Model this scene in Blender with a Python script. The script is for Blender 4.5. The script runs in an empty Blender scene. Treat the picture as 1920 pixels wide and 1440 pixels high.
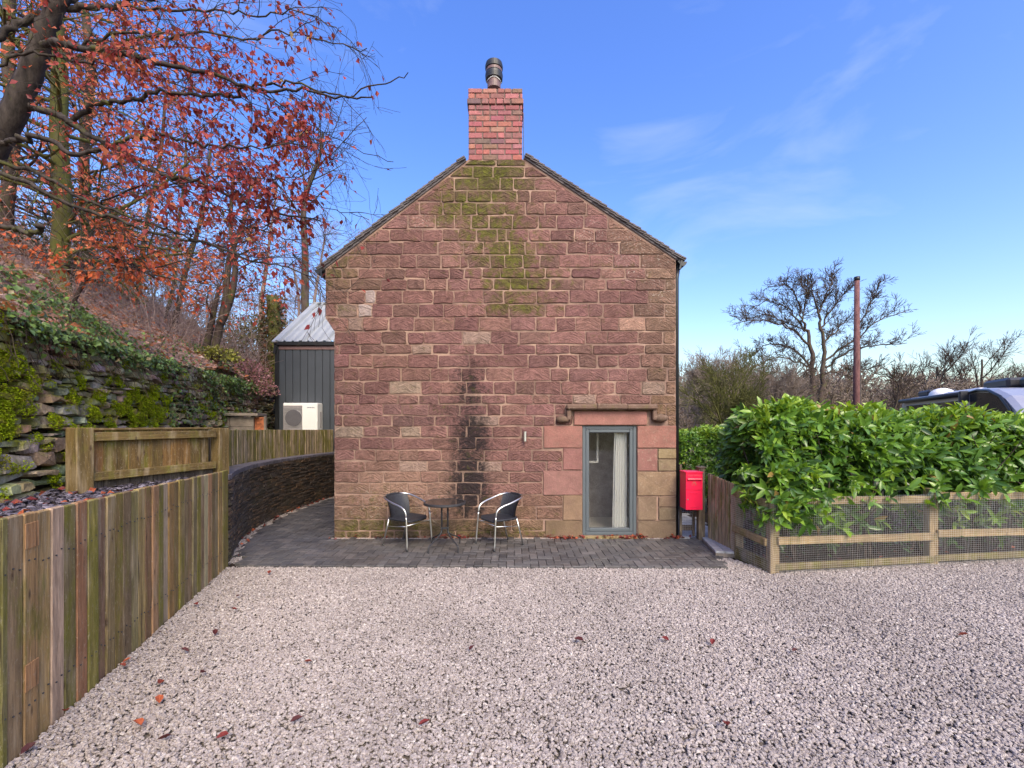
import bpy, math, random
import numpy as np
from mathutils import Vector, Matrix, Euler
R_ = math.radians
SC = bpy.context.scene
COL = SC.collection
rng = np.random.default_rng(7)
random.seed(7)

# ------------------------------------------------------------------ camera, sky, sun
H = 1.74                       # camera height
F = 16 / 36 * 1920             # focal length in photo pixels
cam_d = bpy.data.cameras.new('camera'); cam = bpy.data.objects.new('camera', cam_d); COL.objects.link(cam)
cam.location = (0, 0, H); cam.rotation_euler = (R_(90), 0, 0)
cam_d.lens = 16; cam_d.sensor_width = 36; cam_d.shift_y = 75 / 1920; cam_d.clip_end = 3000; cam_d.clip_start = 0.05
SC.camera = cam
SUN_DIR = Vector((0.28, -0.78, 0.80)).normalized()
world = bpy.data.worlds.new('World'); SC.world = world; world.use_nodes = True
SKY_STRENGTH = 0.15
EXPOSURE = 0.5
def build_world():
    nt = world.node_tree; nt.nodes.clear()
    N = nt.nodes.new; L = nt.links.new
    out = N('ShaderNodeOutputWorld'); bg = N('ShaderNodeBackground'); bg.inputs['Strength'].default_value = SKY_STRENGTH
    sky = N('ShaderNodeTexSky'); sky.sky_type = 'NISHITA'; sky.sun_disc = False
    sky.sun_elevation = math.asin(SUN_DIR.z); sky.sun_rotation = math.atan2(SUN_DIR.x, SUN_DIR.y)
    sky.air_density = 1.3; sky.dust_density = 3.0; sky.ozone_density = 3.0; sky.altitude = 100
    tint = N('ShaderNodeHueSaturation'); tint.inputs['Saturation'].default_value = 1.32; tint.inputs['Value'].default_value = 1.68; tint.inputs['Hue'].default_value = 0.521
    L(sky.outputs[0], tint.inputs['Color'])
    tc = N('ShaderNodeTexCoord'); mp = N('ShaderNodeMapping'); mp.inputs['Scale'].default_value = (1.0, 1.2, 3.2)
    L(tc.outputs['Generated'], mp.inputs[0])
    nz = N('ShaderNodeTexNoise'); nz.inputs['Scale'].default_value = 2.3; nz.inputs['Detail'].default_value = 7; nz.inputs['Roughness'].default_value = 0.55
    nz.inputs['Distortion'].default_value = 0.6
    L(mp.outputs[0], nz.inputs['Vector'])
    cr = N('ShaderNodeMapRange'); cr.inputs[1].default_value = 0.52; cr.inputs[2].default_value = 0.95; cr.inputs[3].default_value = 0.0; cr.inputs[4].default_value = 0.5
    L(nz.outputs[0], cr.inputs[0])
    mx = N('ShaderNodeMix'); mx.data_type = 'RGBA'; mx.inputs[7].default_value = (4.6, 5.0, 5.6, 1)
    L(cr.outputs[0], mx.inputs[0]); L(tint.outputs[0], mx.inputs[6]); L(mx.outputs[2], bg.inputs[0]); L(bg.outputs[0], out.inputs[0])
build_world()
sun_d = bpy.data.lights.new('sun', 'SUN'); sun_d.energy = 2.4; sun_d.angle = R_(28); sun_d.color = (1.0, 0.86, 0.66)
sun = bpy.data.objects.new('sun', sun_d); COL.objects.link(sun)
sun.rotation_euler = SUN_DIR.to_track_quat('Z', 'Y').to_euler()
SC.view_settings.view_transform = 'Standard'; SC.view_settings.look = 'None'
SC.view_settings.exposure = EXPOSURE; SC.view_settings.gamma = 1
SC.render.engine = 'CYCLES'
SC.cycles.use_denoising = True; SC.cycles.max_bounces = 8; SC.cycles.diffuse_bounces = 3; SC.cycles.glossy_bounces = 3; SC.cycles.transmission_bounces = 6
SC.cycles.transparent_max_bounces = 12; SC.cycles.caustics_reflective = False; SC.cycles.caustics_refractive = False

# ------------------------------------------------------------------ helpers
def P(u, v, d):                                    # photo pixel at a distance -> world point
    return Vector(((u - 960) / F * d, d, H + (795 - v) / F * d))
def lerp(a, b, t): return a + (b - a) * t
def srgb(r, g, b):
    f = lambda c: (c / 255 / 12.92) if c / 255 <= 0.04045 else ((c / 255 + 0.055) / 1.055) ** 2.4
    return (f(r), f(g), f(b))
class MB:
    """collects geometry for one mesh object"""
    def __init__(s): s.v = []; s.f = []; s.c = []; s.w = []; s.sm = []; s.u = []
    def add(s, verts, faces, col=None, wear=None, smooth=False):
        o = len(s.v); s.v.extend([tuple(p) for p in verts]); s.f.extend([tuple(i + o for i in f) for f in faces])
        n = len(verts)
        s.c.extend([col or (1, 1, 1)] * n if not isinstance(col, list) else col)
        s.w.extend([wear or (0, 0, 0)] * n if not isinstance(wear, list) else wear)
        s.sm.extend([smooth] * len(faces)); return s
    def box(s, c, h, ax=None, b=0.0, col=None, wear=None):
        v, f = cbox(Vector(c), ax or AX, h, b); return s.add(v, f, col, wear)
    def bar(s, a, b, w, h, bev=0.004, col=None, up=Vector((0, 0, 1))):
        a = Vector(a); b = Vector(b); d = (b - a); L = d.length; d.normalize()
        x = d.cross(up)
        if x.length < 1e-4: x = d.cross(Vector((0, 1, 0)))
        x.normalize(); u = x.cross(d)
        v, f = cbox((a + b) / 2, (x, d, u), (w / 2, L / 2, h / 2), bev); return s.add(v, f, col)
    def tube(s, pts, r, n=8, col=None, cap=True, closed=False):
        pts = [Vector(p) for p in pts]; rs = r if isinstance(r, (list, tuple)) else [r] * len(pts)
        v = []; f = []; m = len(pts); prev = None
        for i, p in enumerate(pts):
            if closed: t = pts[(i + 1) % m] - pts[i - 1]
            else: t = pts[min(i + 1, m - 1)] - pts[max(i - 1, 0)]
            t.normalize()
            if prev is None:
                a = t.orthogonal().normalized()
            else:
                a = prev - t * prev.dot(t); a.normalize()
            prev = a; b = t.cross(a)
            for k in range(n):
                an = 2 * math.pi * k / n; v.append(p + (a * math.cos(an) + b * math.sin(an)) * rs[i])
        for i in range(m if closed else m - 1):
            j = (i + 1) % m
            for k in range(n): f.append((i * n + k, i * n + (k + 1) % n, j * n + (k + 1) % n, j * n + k))
        if cap and not closed: f.append(tuple(range(n - 1, -1, -1))); f.append(tuple((m - 1) * n + k for k in range(n)))
        return s.add(v, f, col, smooth=True)
    def lathe(s, prof, c, n=24, col=None):
        v = []; f = []; c = Vector(c)
        for (r, z) in prof:
            for k in range(n):
                a = 2 * math.pi * k / n; v.append(c + Vector((r * math.cos(a), r * math.sin(a), z)))
        for i in range(len(prof) - 1):
            for k in range(n): f.append((i * n + k, i * n + (k + 1) % n, (i + 1) * n + (k + 1) % n, (i + 1) * n + k))
        return s.add(v, f, col)
    def obj(s, name, mat, parent=None, origin=(0, 0, 0), smooth=None):
        me = bpy.data.meshes.new(name); o = Vector(origin)
        me.from_pydata([(p[0] - o.x, p[1] - o.y, p[2] - o.z) for p in s.v], [], s.f)
        a = me.attributes.new('Col', 'FLOAT_COLOR', 'POINT'); a.data.foreach_set('color', np.array([(c[0], c[1], c[2], 1) for c in s.c], 'f').ravel())
        a = me.attributes.new('Wear', 'FLOAT_COLOR', 'POINT'); a.data.foreach_set('color', np.array([(c[0], c[1], c[2], 1) for c in s.w], 'f').ravel())
        if s.u:
            a = me.attributes.new('UVc', 'FLOAT_VECTOR', 'POINT'); a.data.foreach_set('vector', np.array(s.u, 'f').ravel())
        sm = s.sm if smooth is None else [smooth] * len(s.f)
        me.polygons.foreach_set('use_smooth', sm)
        me.materials.append(mat); me.update()
        ob = bpy.data.objects.new(name, me); COL.objects.link(ob)
        if parent: ob.parent = parent
        return ob
AX = (Vector((1, 0, 0)), Vector((0, 1, 0)), Vector((0, 0, 1)))
def cbox(c, ax, h, b):
    if b <= 0:
        v = [c + ax[0] * (h[0] * sx) + ax[1] * (h[1] * sy) + ax[2] * (h[2] * sz) for sx in (-1, 1) for sy in (-1, 1) for sz in (-1, 1)]
        f = [(0, 1, 3, 2), (4, 6, 7, 5), (0, 4, 5, 1), (2, 3, 7, 6), (0, 2, 6, 4), (1, 5, 7, 3)]
        return v, f
    b = min(b, min(h) * 0.9); v = []; idx = {}
    for sx in (-1, 1):
        for sy in (-1, 1):
            for sz in (-1, 1):
                for a in range(3):
                    e = [(h[i] if i == a else h[i] - b) * sg for i, sg in enumerate((sx, sy, sz))]
                    idx[(sx, sy, sz, a)] = len(v); v.append(c + ax[0] * e[0] + ax[1] * e[1] + ax[2] * e[2])
    f = []
    for a in range(3):
        o1, o2 = [i for i in range(3) if i != a]
        for sg in (-1, 1):
            q = []
            for s1, s2 in ((-1, -1), (1, -1), (1, 1), (-1, 1)):
                k = [0, 0, 0]; k[a] = sg; k[o1] = s1; k[o2] = s2; q.append(idx[(*k, a)])
            f.append(q)
        for s1 in (-1, 1):
            for s2 in (-1, 1):
                k0 = [0, 0, 0]; k0[o1] = s1; k0[o2] = s2; k0[a] = -1; k1 = list(k0); k1[a] = 1
                f.append([idx[(*k0, o1)], idx[(*k1, o1)], idx[(*k1, o2)], idx[(*k0, o2)]])
    for sx in (-1, 1):
        for sy in (-1, 1):
            for sz in (-1, 1): f.append([idx[(sx, sy, sz, a)] for a in range(3)])
    out = []
    for q in f:
        n = (v[q[1]] - v[q[0]]).cross(v[q[2]] - v[q[0]]); m = sum((v[i] for i in q), Vector()) / len(q) - c
        out.append(tuple(q) if n.dot(m) > 0 else tuple(reversed(q)))
    return v, out
def np_mesh(name, verts, faces, mat, parent=None, col=None, smooth=False, origin=(0, 0, 0)):
    """verts (n,3), faces (m,k) numpy, col (n,3)"""
    me = bpy.data.meshes.new(name); n = len(verts); m, k = faces.shape
    me.vertices.add(n); me.vertices.foreach_set('co', (verts - np.array(origin)).astype('f').ravel())
    me.loops.add(m * k); me.loops.foreach_set('vertex_index', faces.astype('i').ravel())
    me.polygons.add(m); me.polygons.foreach_set('loop_start', np.arange(0, m * k, k, dtype='i'))
    me.polygons.foreach_set('use_smooth', np.full(m, smooth))
    if col is not None:
        a = me.attributes.new('Col', 'FLOAT_COLOR', 'POINT'); a.data.foreach_set('color', np.c_[col, np.ones(n)].astype('f').ravel())
    me.materials.append(mat); me.update(calc_edges=True); me.validate()
    ob = bpy.data.objects.new(name, me); COL.objects.link(ob)
    if parent: ob.parent = parent
    return ob
def tag(o, label=None, cat=None, group=None, kind=None):
    if label: o['label'] = label
    if cat: o['category'] = cat
    if group: o['group'] = group
    if kind: o['kind'] = kind
    return o
def thing(name, label, cat, loc=(0, 0, 0), group=None, rotz=0):
    o = bpy.data.objects.new(name, None); COL.objects.link(o); o.location = loc; o.rotation_euler = (0, 0, rotz)
    o.empty_display_size = 0.2
    return tag(o, label, cat, group)
def px_size(pts):
    us = []; vs = []
    for p in pts:
        d = max(p[1], 0.3); us.append(p[0] / d * F); vs.append(p[2] / d * F)
    return (max(us) - min(us)) * (max(vs) - min(vs))

# ------------------------------------------------------------------ materials
class G:
    """tiny node-graph helper"""
    def __init__(s, name):
        s.m = bpy.data.materials.new(name); s.m.use_nodes = True; s.nt = s.m.node_tree
        s.b = s.nt.nodes['Principled BSDF']; s.out = s.nt.nodes['Material Output']
        s.pos = s.nt.nodes.new('ShaderNodeNewGeometry').outputs['Position']
    def link(s, a, b):
        if isinstance(a, (int, float)): b.default_value = a
        elif isinstance(a, tuple):
            b.default_value = a if len(b.default_value) == len(a) else (*a, 1)
        else: s.nt.links.new(a, b)
        return s
    def set(s, **k):
        for n, v in k.items(): s.link(v, s.b.inputs[{'base': 'Base Color', 'rough': 'Roughness', 'metal': 'Metallic', 'normal': 'Normal', 'spec': 'Specular IOR Level', 'coat': 'Coat Weight'}.get(n, n)])
        return s
    def attr(s, n, kind='GEOMETRY', out='Color'):
        a = s.nt.nodes.new('ShaderNodeAttribute'); a.attribute_name = n; a.attribute_type = kind; return a.outputs[out]
    def sep(s, v):
        n = s.nt.nodes.new('ShaderNodeSeparateXYZ'); s.link(v, n.inputs[0]); return n.outputs
    def map(s, scale=(1, 1, 1), loc=(0, 0, 0), rot=(0, 0, 0), v=None):
        n = s.nt.nodes.new('ShaderNodeMapping'); n.inputs['Scale'].default_value = scale; n.inputs['Location'].default_value = loc; n.inputs['Rotation'].default_value = rot
        s.link(v or s.pos, n.inputs[0]); return n.outputs[0]
    def noise(s, scale, v=None, detail=4, rough=0.55, dist=0.0, out=0):
        n = s.nt.nodes.new('ShaderNodeTexNoise'); n.inputs['Scale'].default_value = scale; n.inputs['Detail'].default_value = detail
        n.inputs['Roughness'].default_value = rough; n.inputs['Distortion'].default_value = dist
        s.link(v or s.pos, n.inputs['Vector']); return n.outputs[out]
    def voro(s, scale, v=None, feature='F1', out='Distance'):
        n = s.nt.nodes.new('ShaderNodeTexVoronoi'); n.feature = feature; n.inputs['Scale'].default_value = scale
        s.link(v or s.pos, n.inputs['Vector']); return n.outputs[out]
    def rng(s, v, a, b, c=0.0, d=1.0):
        n = s.nt.nodes.new('ShaderNodeMapRange'); s.link(v, n.inputs[0])
        for i, x in enumerate((a, b, c, d)): s.link(x, n.inputs[i + 1])
        return n.outputs[0]
    def mix(s, f, a, b, mode='MIX'):
        n = s.nt.nodes.new('ShaderNodeMix'); n.data_type = 'RGBA'; n.blend_type = mode
        s.link(f, n.inputs[0]); s.link(a, n.inputs[6]); s.link(b, n.inputs[7]); return n.outputs[2]
    def math(s, op, a, b=0.0, c=0.0):
        n = s.nt.nodes.new('ShaderNodeMath'); n.operation = op; s.link(a, n.inputs[0]); s.link(b, n.inputs[1]); s.link(c, n.inputs[2]); return n.outputs[0]
    def vary(s, col, v, lo, hi):                       # multiply colour by lo..hi
        f = s.rng(v, 0.25, 0.75, lo, hi)
        n = s.nt.nodes.new('ShaderNodeVectorMath'); n.operation = 'SCALE'; s.link(col, n.inputs[0]); s.link(f, n.inputs['Scale']); return n.outputs[0]
    def bump(s, h, strength=0.4, dist=0.02, normal=None):
        n = s.nt.nodes.new('ShaderNodeBump'); n.inputs['Strength'].default_value = strength; n.inputs['Distance'].default_value = dist
        s.link(h, n.inputs['Height'])
        if normal: s.link(normal, n.inputs['Normal'])
        s.link(n.outputs[0], s.b.inputs['Normal']); return n.outputs[0]
def simple(name, col, rough=0.6, metal=0.0, nscale=20, var=0.15, bump=0.1, bd=0.005, **k):
    g = G(name); n = g.noise(nscale)
    g.set(base=g.vary(col, n, 1 - var, 1 + var), rough=rough, metal=metal, **k)
    if bump: g.bump(g.noise(nscale * 3), bump, bd)
    return g.m

def m_house_stone():
    g = G('sandstone'); c = g.attr('Col'); w = g.sep(g.attr('Wear'))
    big = g.noise(3.2, detail=5); fine = g.noise(70, detail=4, rough=0.7); mid = g.noise(13, detail=5, rough=0.65)
    base = g.vary(c, mid, 0.66, 1.32); base = g.vary(base, fine, 0.72, 1.28); base = g.vary(base, big, 0.86, 1.14)
    base = g.mix(g.rng(g.noise(6.5, detail=6, rough=0.7), 0.56, 0.75, 0, 0.5), base, (0.30, 0.145, 0.125))
    # pale lichen specks
    lich = g.math('MULTIPLY', g.rng(g.noise(38, detail=6, rough=0.75), 0.56, 0.66), g.rng(g.math('ADD', w[2], g.math('MULTIPLY', g.noise(5), 0.5)), 0.45, 0.85))
    base = g.mix(lich, base, (0.50, 0.43, 0.36))
    blk = g.rng(g.math('ADD', w[1], g.math('MULTIPLY', g.math('SUBTRACT', g.noise(16, detail=8, rough=0.75), 0.5), 1.5)), 0.28, 0.70, 0, 0.94)
    base = g.mix(blk, base, (0.022, 0.017, 0.018))
    mo = g.rng(g.math('ADD', w[0], g.math('MULTIPLY', g.math('SUBTRACT', g.noise(8, detail=9, rough=0.75), 0.5), 2.5)), 0.19, 0.72, 0, 0.9)
    mcol = g.mix(g.rng(g.noise(15, detail=6, rough=0.7), 0.38, 0.66), (0.075, 0.058, 0.024), (0.145, 0.155, 0.014))
    base = g.mix(mo, base, mcol)
    g.set(base=base, rough=0.88, spec=0.25)
    # punched / tooled faces : short diagonal furrows whose direction flips across each stone
    uv = g.sep(g.attr('UVc', out='Vector'))
    ch = g.math('ADD', g.math('MULTIPLY', g.math('ABSOLUTE', uv[0]), 0.55), uv[1])
    cmb = g.nt.nodes.new('ShaderNodeCombineXYZ'); g.link(g.math('MULTIPLY', uv[0], 12.0), cmb.inputs[0]); g.link(g.math('MULTIPLY', ch, 52.0), cmb.inputs[1]); g.link(uv[2], cmb.inputs[2])
    tool = g.noise(1.0, cmb.outputs[0], detail=3, rough=0.5, dist=0.5)
    h = g.math('ADD', g.math('MULTIPLY', tool, 0.9), g.math('ADD', g.math('MULTIPLY', fine, 0.35), g.math('MULTIPLY', mid, 0.5)))
    g.bump(h, 1.0, 0.05); return g.m
def m_smooth_stone():
    g = G('dressed_sandstone'); c = g.attr('Col'); w = g.sep(g.attr('Wear'))
    base = g.vary(c, g.noise(4, detail=7, rough=0.65), 0.7, 1.22); base = g.vary(base, g.noise(60, detail=3), 0.82, 1.16)
    base = g.mix(g.rng(g.noise(6, detail=7, rough=0.7), 0.5, 0.7, 0, 0.55), base, (0.17, 0.10, 0.075))
    blk = g.rng(g.math('ADD', w[1], g.math('MULTIPLY', g.math('SUBTRACT', g.noise(8, detail=8, rough=0.7), 0.5), 1.7)), 0.5, 0.95, 0, 0.85)
    base = g.mix(blk, base, (0.05, 0.038, 0.03))
    mo = g.rng(g.math('ADD', w[0], g.math('MULTIPLY', g.math('SUBTRACT', g.noise(9, detail=7, rough=0.7), 0.5), 1.5)), 0.45, 0.85, 0, 0.9)
    base = g.mix(mo, base, (0.115, 0.115, 0.02))
    lich = g.math('MULTIPLY', g.rng(g.noise(24, detail=7, rough=0.75), 0.55, 0.68), w[2]); base = g.mix(lich, base, (0.45, 0.37, 0.27))
    g.set(base=base, rough=0.85, spec=0.25); g.bump(g.math('ADD', g.noise(50, detail=5), g.noise(9, detail=4)), 0.35, 0.012); return g.m
def m_mortar():
    g = G('mortar'); base = g.vary(g.mix(g.rng(g.noise(2.2, detail=6), 0.4, 0.62), (0.205, 0.128, 0.10), (0.365, 0.24, 0.18)), g.noise(7, detail=6), 0.72, 1.2)
    w = g.sep(g.attr('Wear'))
    mo = g.rng(g.math('ADD', w[0], g.math('MULTIPLY', g.math('SUBTRACT', g.noise(9, detail=7), 0.5), 1.4)), 0.5, 0.95, 0, 0.8); base = g.mix(mo, base, (0.12, 0.10, 0.035))
    bk = g.rng(g.math('ADD', w[1], g.math('MULTIPLY', g.math('SUBTRACT', g.noise(16, detail=8, rough=0.75), 0.5), 1.5)), 0.35, 0.95, 0, 0.7); base = g.mix(bk, base, (0.05, 0.038, 0.034))
    g.set(base=g.vary(base, g.noise(120), 0.85, 1.15), rough=0.95); g.bump(g.noise(90, detail=4), 0.4, 0.01); return g.m
def m_brick():
    g = G('red_brick'); c = g.attr('Col'); base = g.vary(c, g.noise(22, detail=5), 0.75, 1.25)
    base = g.mix(g.rng(g.noise(9, detail=7, rough=0.7), 0.55, 0.72, 0, 0.8), base, (0.10, 0.075, 0.06))
    g.set(base=base, rough=0.85); g.bump(g.noise(60, detail=4), 0.5, 0.01); return g.m
def m_wood(axis='v', green=0.55):
    g = G('weathered_wood_' + ('upright' if axis == 'v' else 'level')); c = g.attr('Col'); w = g.sep(g.attr('Wear'))
    sc = (1, 1, 0.06) if axis == 'v' else (0.05, 0.05, 1)
    v = g.map(sc); grain = g.noise(75, v, detail=5, rough=0.65, dist=0.25); wide = g.noise(16, v, detail=4, rough=0.6)
    base = g.vary(c, grain, 0.5, 1.4); base = g.vary(base, wide, 0.62, 1.3); base = g.vary(base, g.noise(9, g.map((1, 1, 0.35)), detail=8, rough=0.75), 0.72, 1.28)
    patch = g.noise(3.2, g.map((2.2, 2.2, 0.75)), detail=7, rough=0.68)
    grey = g.rng(g.noise(4.2, g.map((3, 3, 0.5), loc=(7, 3, 1)), detail=6), 0.52, 0.68, 0, 0.6)
    base = g.mix(grey, base, g.vary((0.36, 0.28, 0.18), grain, 0.7, 1.25))
    al = g.rng(g.math('ADD', patch, g.math('MULTIPLY', g.math('SUBTRACT', w[0], 0.5), 0.7)), 0.44, 0.62, 0, 0.9)
    base = g.mix(al, base, g.vary((0.16, 0.145, 0.022), grain, 0.55, 1.3))
    kn = g.rng(g.voro(5.5, g.map((1.6, 1.6, 0.55))), 0.05, 0.12, 0.85, 0); base = g.mix(kn, base, (0.055, 0.03, 0.018))
    dk = g.rng(g.noise(6, g.map((4, 4, 0.6), loc=(1, 9, 4)), detail=7, rough=0.7), 0.56, 0.72, 0, 0.55); base = g.mix(dk, base, (0.07, 0.048, 0.03)); sp = g.rng(g.noise(60, g.map((1, 1, 0.5) if axis == 'v' else (.5, .5, 1)), detail=6, rough=0.8), 0.56, 0.66, 0, 0.45); base = g.mix(sp, base, (0.42, 0.36, 0.27)); cr = g.rng(g.noise(38, g.map((1, 1, 0.03) if axis == 'v' else (.03, .03, 1), loc=(3, 5, 2)), detail=3), 0.66, 0.70, 0, 0.75); base = g.mix(cr, base, (0.04, 0.027, 0.018))
    g.set(base=base, rough=0.82, spec=0.3); g.bump(g.math('ADD', grain, g.math('MULTIPLY', wide, 0.4)), 0.55, 0.008); return g.m
def m_leaf(name, rough=0.38, trans=0.25, spec=0.5):
    g = G(name); c = g.attr('Col'); base = g.vary(c, g.noise(45, detail=3), 0.8, 1.2)
    g.set(base=base, rough=rough, spec=spec)
    t = g.nt.nodes.new('ShaderNodeBsdfTranslucent'); g.link(g.mix(1.0, base, (1.5, 1.35, 0.6), 'MULTIPLY'), t.inputs[0])
    mx = g.nt.nodes.new('ShaderNodeMixShader'); mx.inputs[0].default_value = trans
    g.link(g.b.outputs[0], mx.inputs[1]); g.link(t.outputs[0], mx.inputs[2]); g.link(mx.outputs[0], g.out.inputs[0]); return g.m
def m_bark(name, c1, c2, green=0.0, scale=14):
    g = G(name); n = g.noise(scale, g.map((1, 1, 0.3)), detail=7, rough=0.7)
    base = g.mix(g.rng(n, 0.35, 0.65), c1, c2)
    if green: base = g.mix(g.rng(g.noise(4, detail=6, rough=0.7), 0.62 - green * 0.35, 0.75 - green * 0.25, 0, 0.85), base, (0.10, 0.105, 0.022))
    g.set(base=base, rough=0.9, spec=0.2); g.bump(n, 0.7, 0.02); return g.m
def m_rubble():
    g = G('rubble_limestone'); c = g.attr('Col'); w = g.sep(g.attr('Wear'))
    base = g.vary(c, g.noise(7, detail=8, rough=0.7), 0.5, 1.45); base = g.vary(base, g.noise(40, detail=4), 0.75, 1.25)
    base = g.mix(g.rng(g.noise(16, detail=6, rough=0.7), 0.58, 0.72, 0, 0.5), base, (0.36, 0.34, 0.31))
    nz = g.nt.nodes.new('ShaderNodeNewGeometry'); up = g.sep(nz.outputs['Normal'])[2]
    mo = g.rng(g.math('ADD', g.math('ADD', w[0], g.math('MULTIPLY', up, 0.25)), g.math('MULTIPLY', g.math('SUBTRACT', g.noise(6, detail=7, rough=0.65), 0.5), 1.6)), 0.28, 0.7, 0, 0.95)
    mc = g.mix(g.rng(g.noise(30, detail=4), 0.3, 0.7), (0.11, 0.115, 0.016), (0.24, 0.25, 0.02)); base = g.mix(mo, base, mc)
    g.set(base=base, rough=0.92, spec=0.2)
    g.bump(g.math('ADD', g.noise(14, detail=8, rough=0.7), g.math('MULTIPLY', g.noise(120), g.math('MULTIPLY', mo, 0.6))), 0.9, 0.03); return g.m
def m_paver():
    g = G('block_paver'); c = g.attr('Col'); base = g.vary(c, g.noise(90, detail=3, rough=0.7), 0.78, 1.25); base = g.vary(base, g.noise(2.3, detail=6, rough=0.65), 0.75, 1.25)
    base = g.mix(g.rng(g.noise(14, detail=7, rough=0.75), 0.62, 0.74, 0, 0.45), base, (0.30, 0.28, 0.27))
    g.set(base=base, rough=g.rng(g.noise(1.4, detail=4), 0.35, 0.65, 0.42, 0.75)); g.bump(g.noise(160, detail=3), 0.35, 0.004); return g.m
def m_pebble(name, ramp, rough=0.8):
    g = G(name); t = g.attr('tone', 'INSTANCER', 'Fac')
    r = g.nt.nodes.new('ShaderNodeValToRGB'); e = r.color_ramp.elements
    while len(e) < len(ramp): e.new(0.5)
    for i, (p, c) in enumerate(ramp): e[i].position = p; e[i].color = (*c, 1)
    g.link(t, r.inputs[0]); base = g.vary(r.outputs[0], g.noise(55, detail=4), 0.82, 1.18)
    base = g.vary(base, g.noise(0.8, detail=6, rough=0.6), 0.78, 1.14)
    g.set(base=base, rough=rough, spec=0.3); return g.m
def m_soil(name, c1, c2, scale=6):
    g = G(name); n = g.noise(scale, detail=9, rough=0.75); g.set(base=g.vary(g.mix(g.rng(n, 0.35, 0.65), c1, c2), g.noise(80), 0.75, 1.25), rough=0.95, spec=0.1)
    g.bump(g.noise(scale * 4, detail=8, rough=0.7), 0.9, 0.05); return g.m
def m_glass():
    g = G('window_glass'); nt = g.nt
    tr = nt.nodes.new('ShaderNodeBsdfTransparent'); tr.inputs[0].default_value = (0.985, 0.99, 0.985, 1)
    gl = nt.nodes.new('ShaderNodeBsdfGlossy'); gl.inputs['Roughness'].default_value = 0.01
    fr = nt.nodes.new('ShaderNodeFresnel'); fr.inputs[0].default_value = 1.5
    f = g.math('ADD', g.math('MULTIPLY', fr.outputs[0], 0.9), 0.015)
    mx = nt.nodes.new('ShaderNodeMixShader'); g.link(f, mx.inputs[0]); g.link(tr.outputs[0], mx.inputs[1]); g.link(gl.outputs[0], mx.inputs[2]); g.link(mx.outputs[0], g.out.inputs[0]); return g.m
def m_tinted(name, c, rough):
    g = G(name); b = g.mix(1.0, g.attr('Col'), c, 'MULTIPLY'); b = g.vary(b, g.noise(9, detail=6, rough=0.7), 0.55, 1.5)
    b = g.mix(g.rng(g.noise(2.5, detail=5), 0.55, 0.7, 0, 0.4), b, (0.075, 0.07, 0.03)); g.set(base=b, rough=rough); g.bump(g.noise(60, detail=5), 0.5, 0.008); return g.m
def m_rattan():
    g = G('woven_rattan'); w = g.nt.nodes.new('ShaderNodeTexChecker'); uv = g.nt.nodes.new('ShaderNodeTexCoord')
    w.inputs['Scale'].default_value = 120; g.link(uv.outputs['Object'], w.inputs[0])
    g.set(base=g.mix(w.outputs[1], (0.008, 0.009, 0.013), (0.03, 0.032, 0.042)), rough=0.5); g.bump(w.outputs[1], 0.5, 0.003); return g.m

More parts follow.
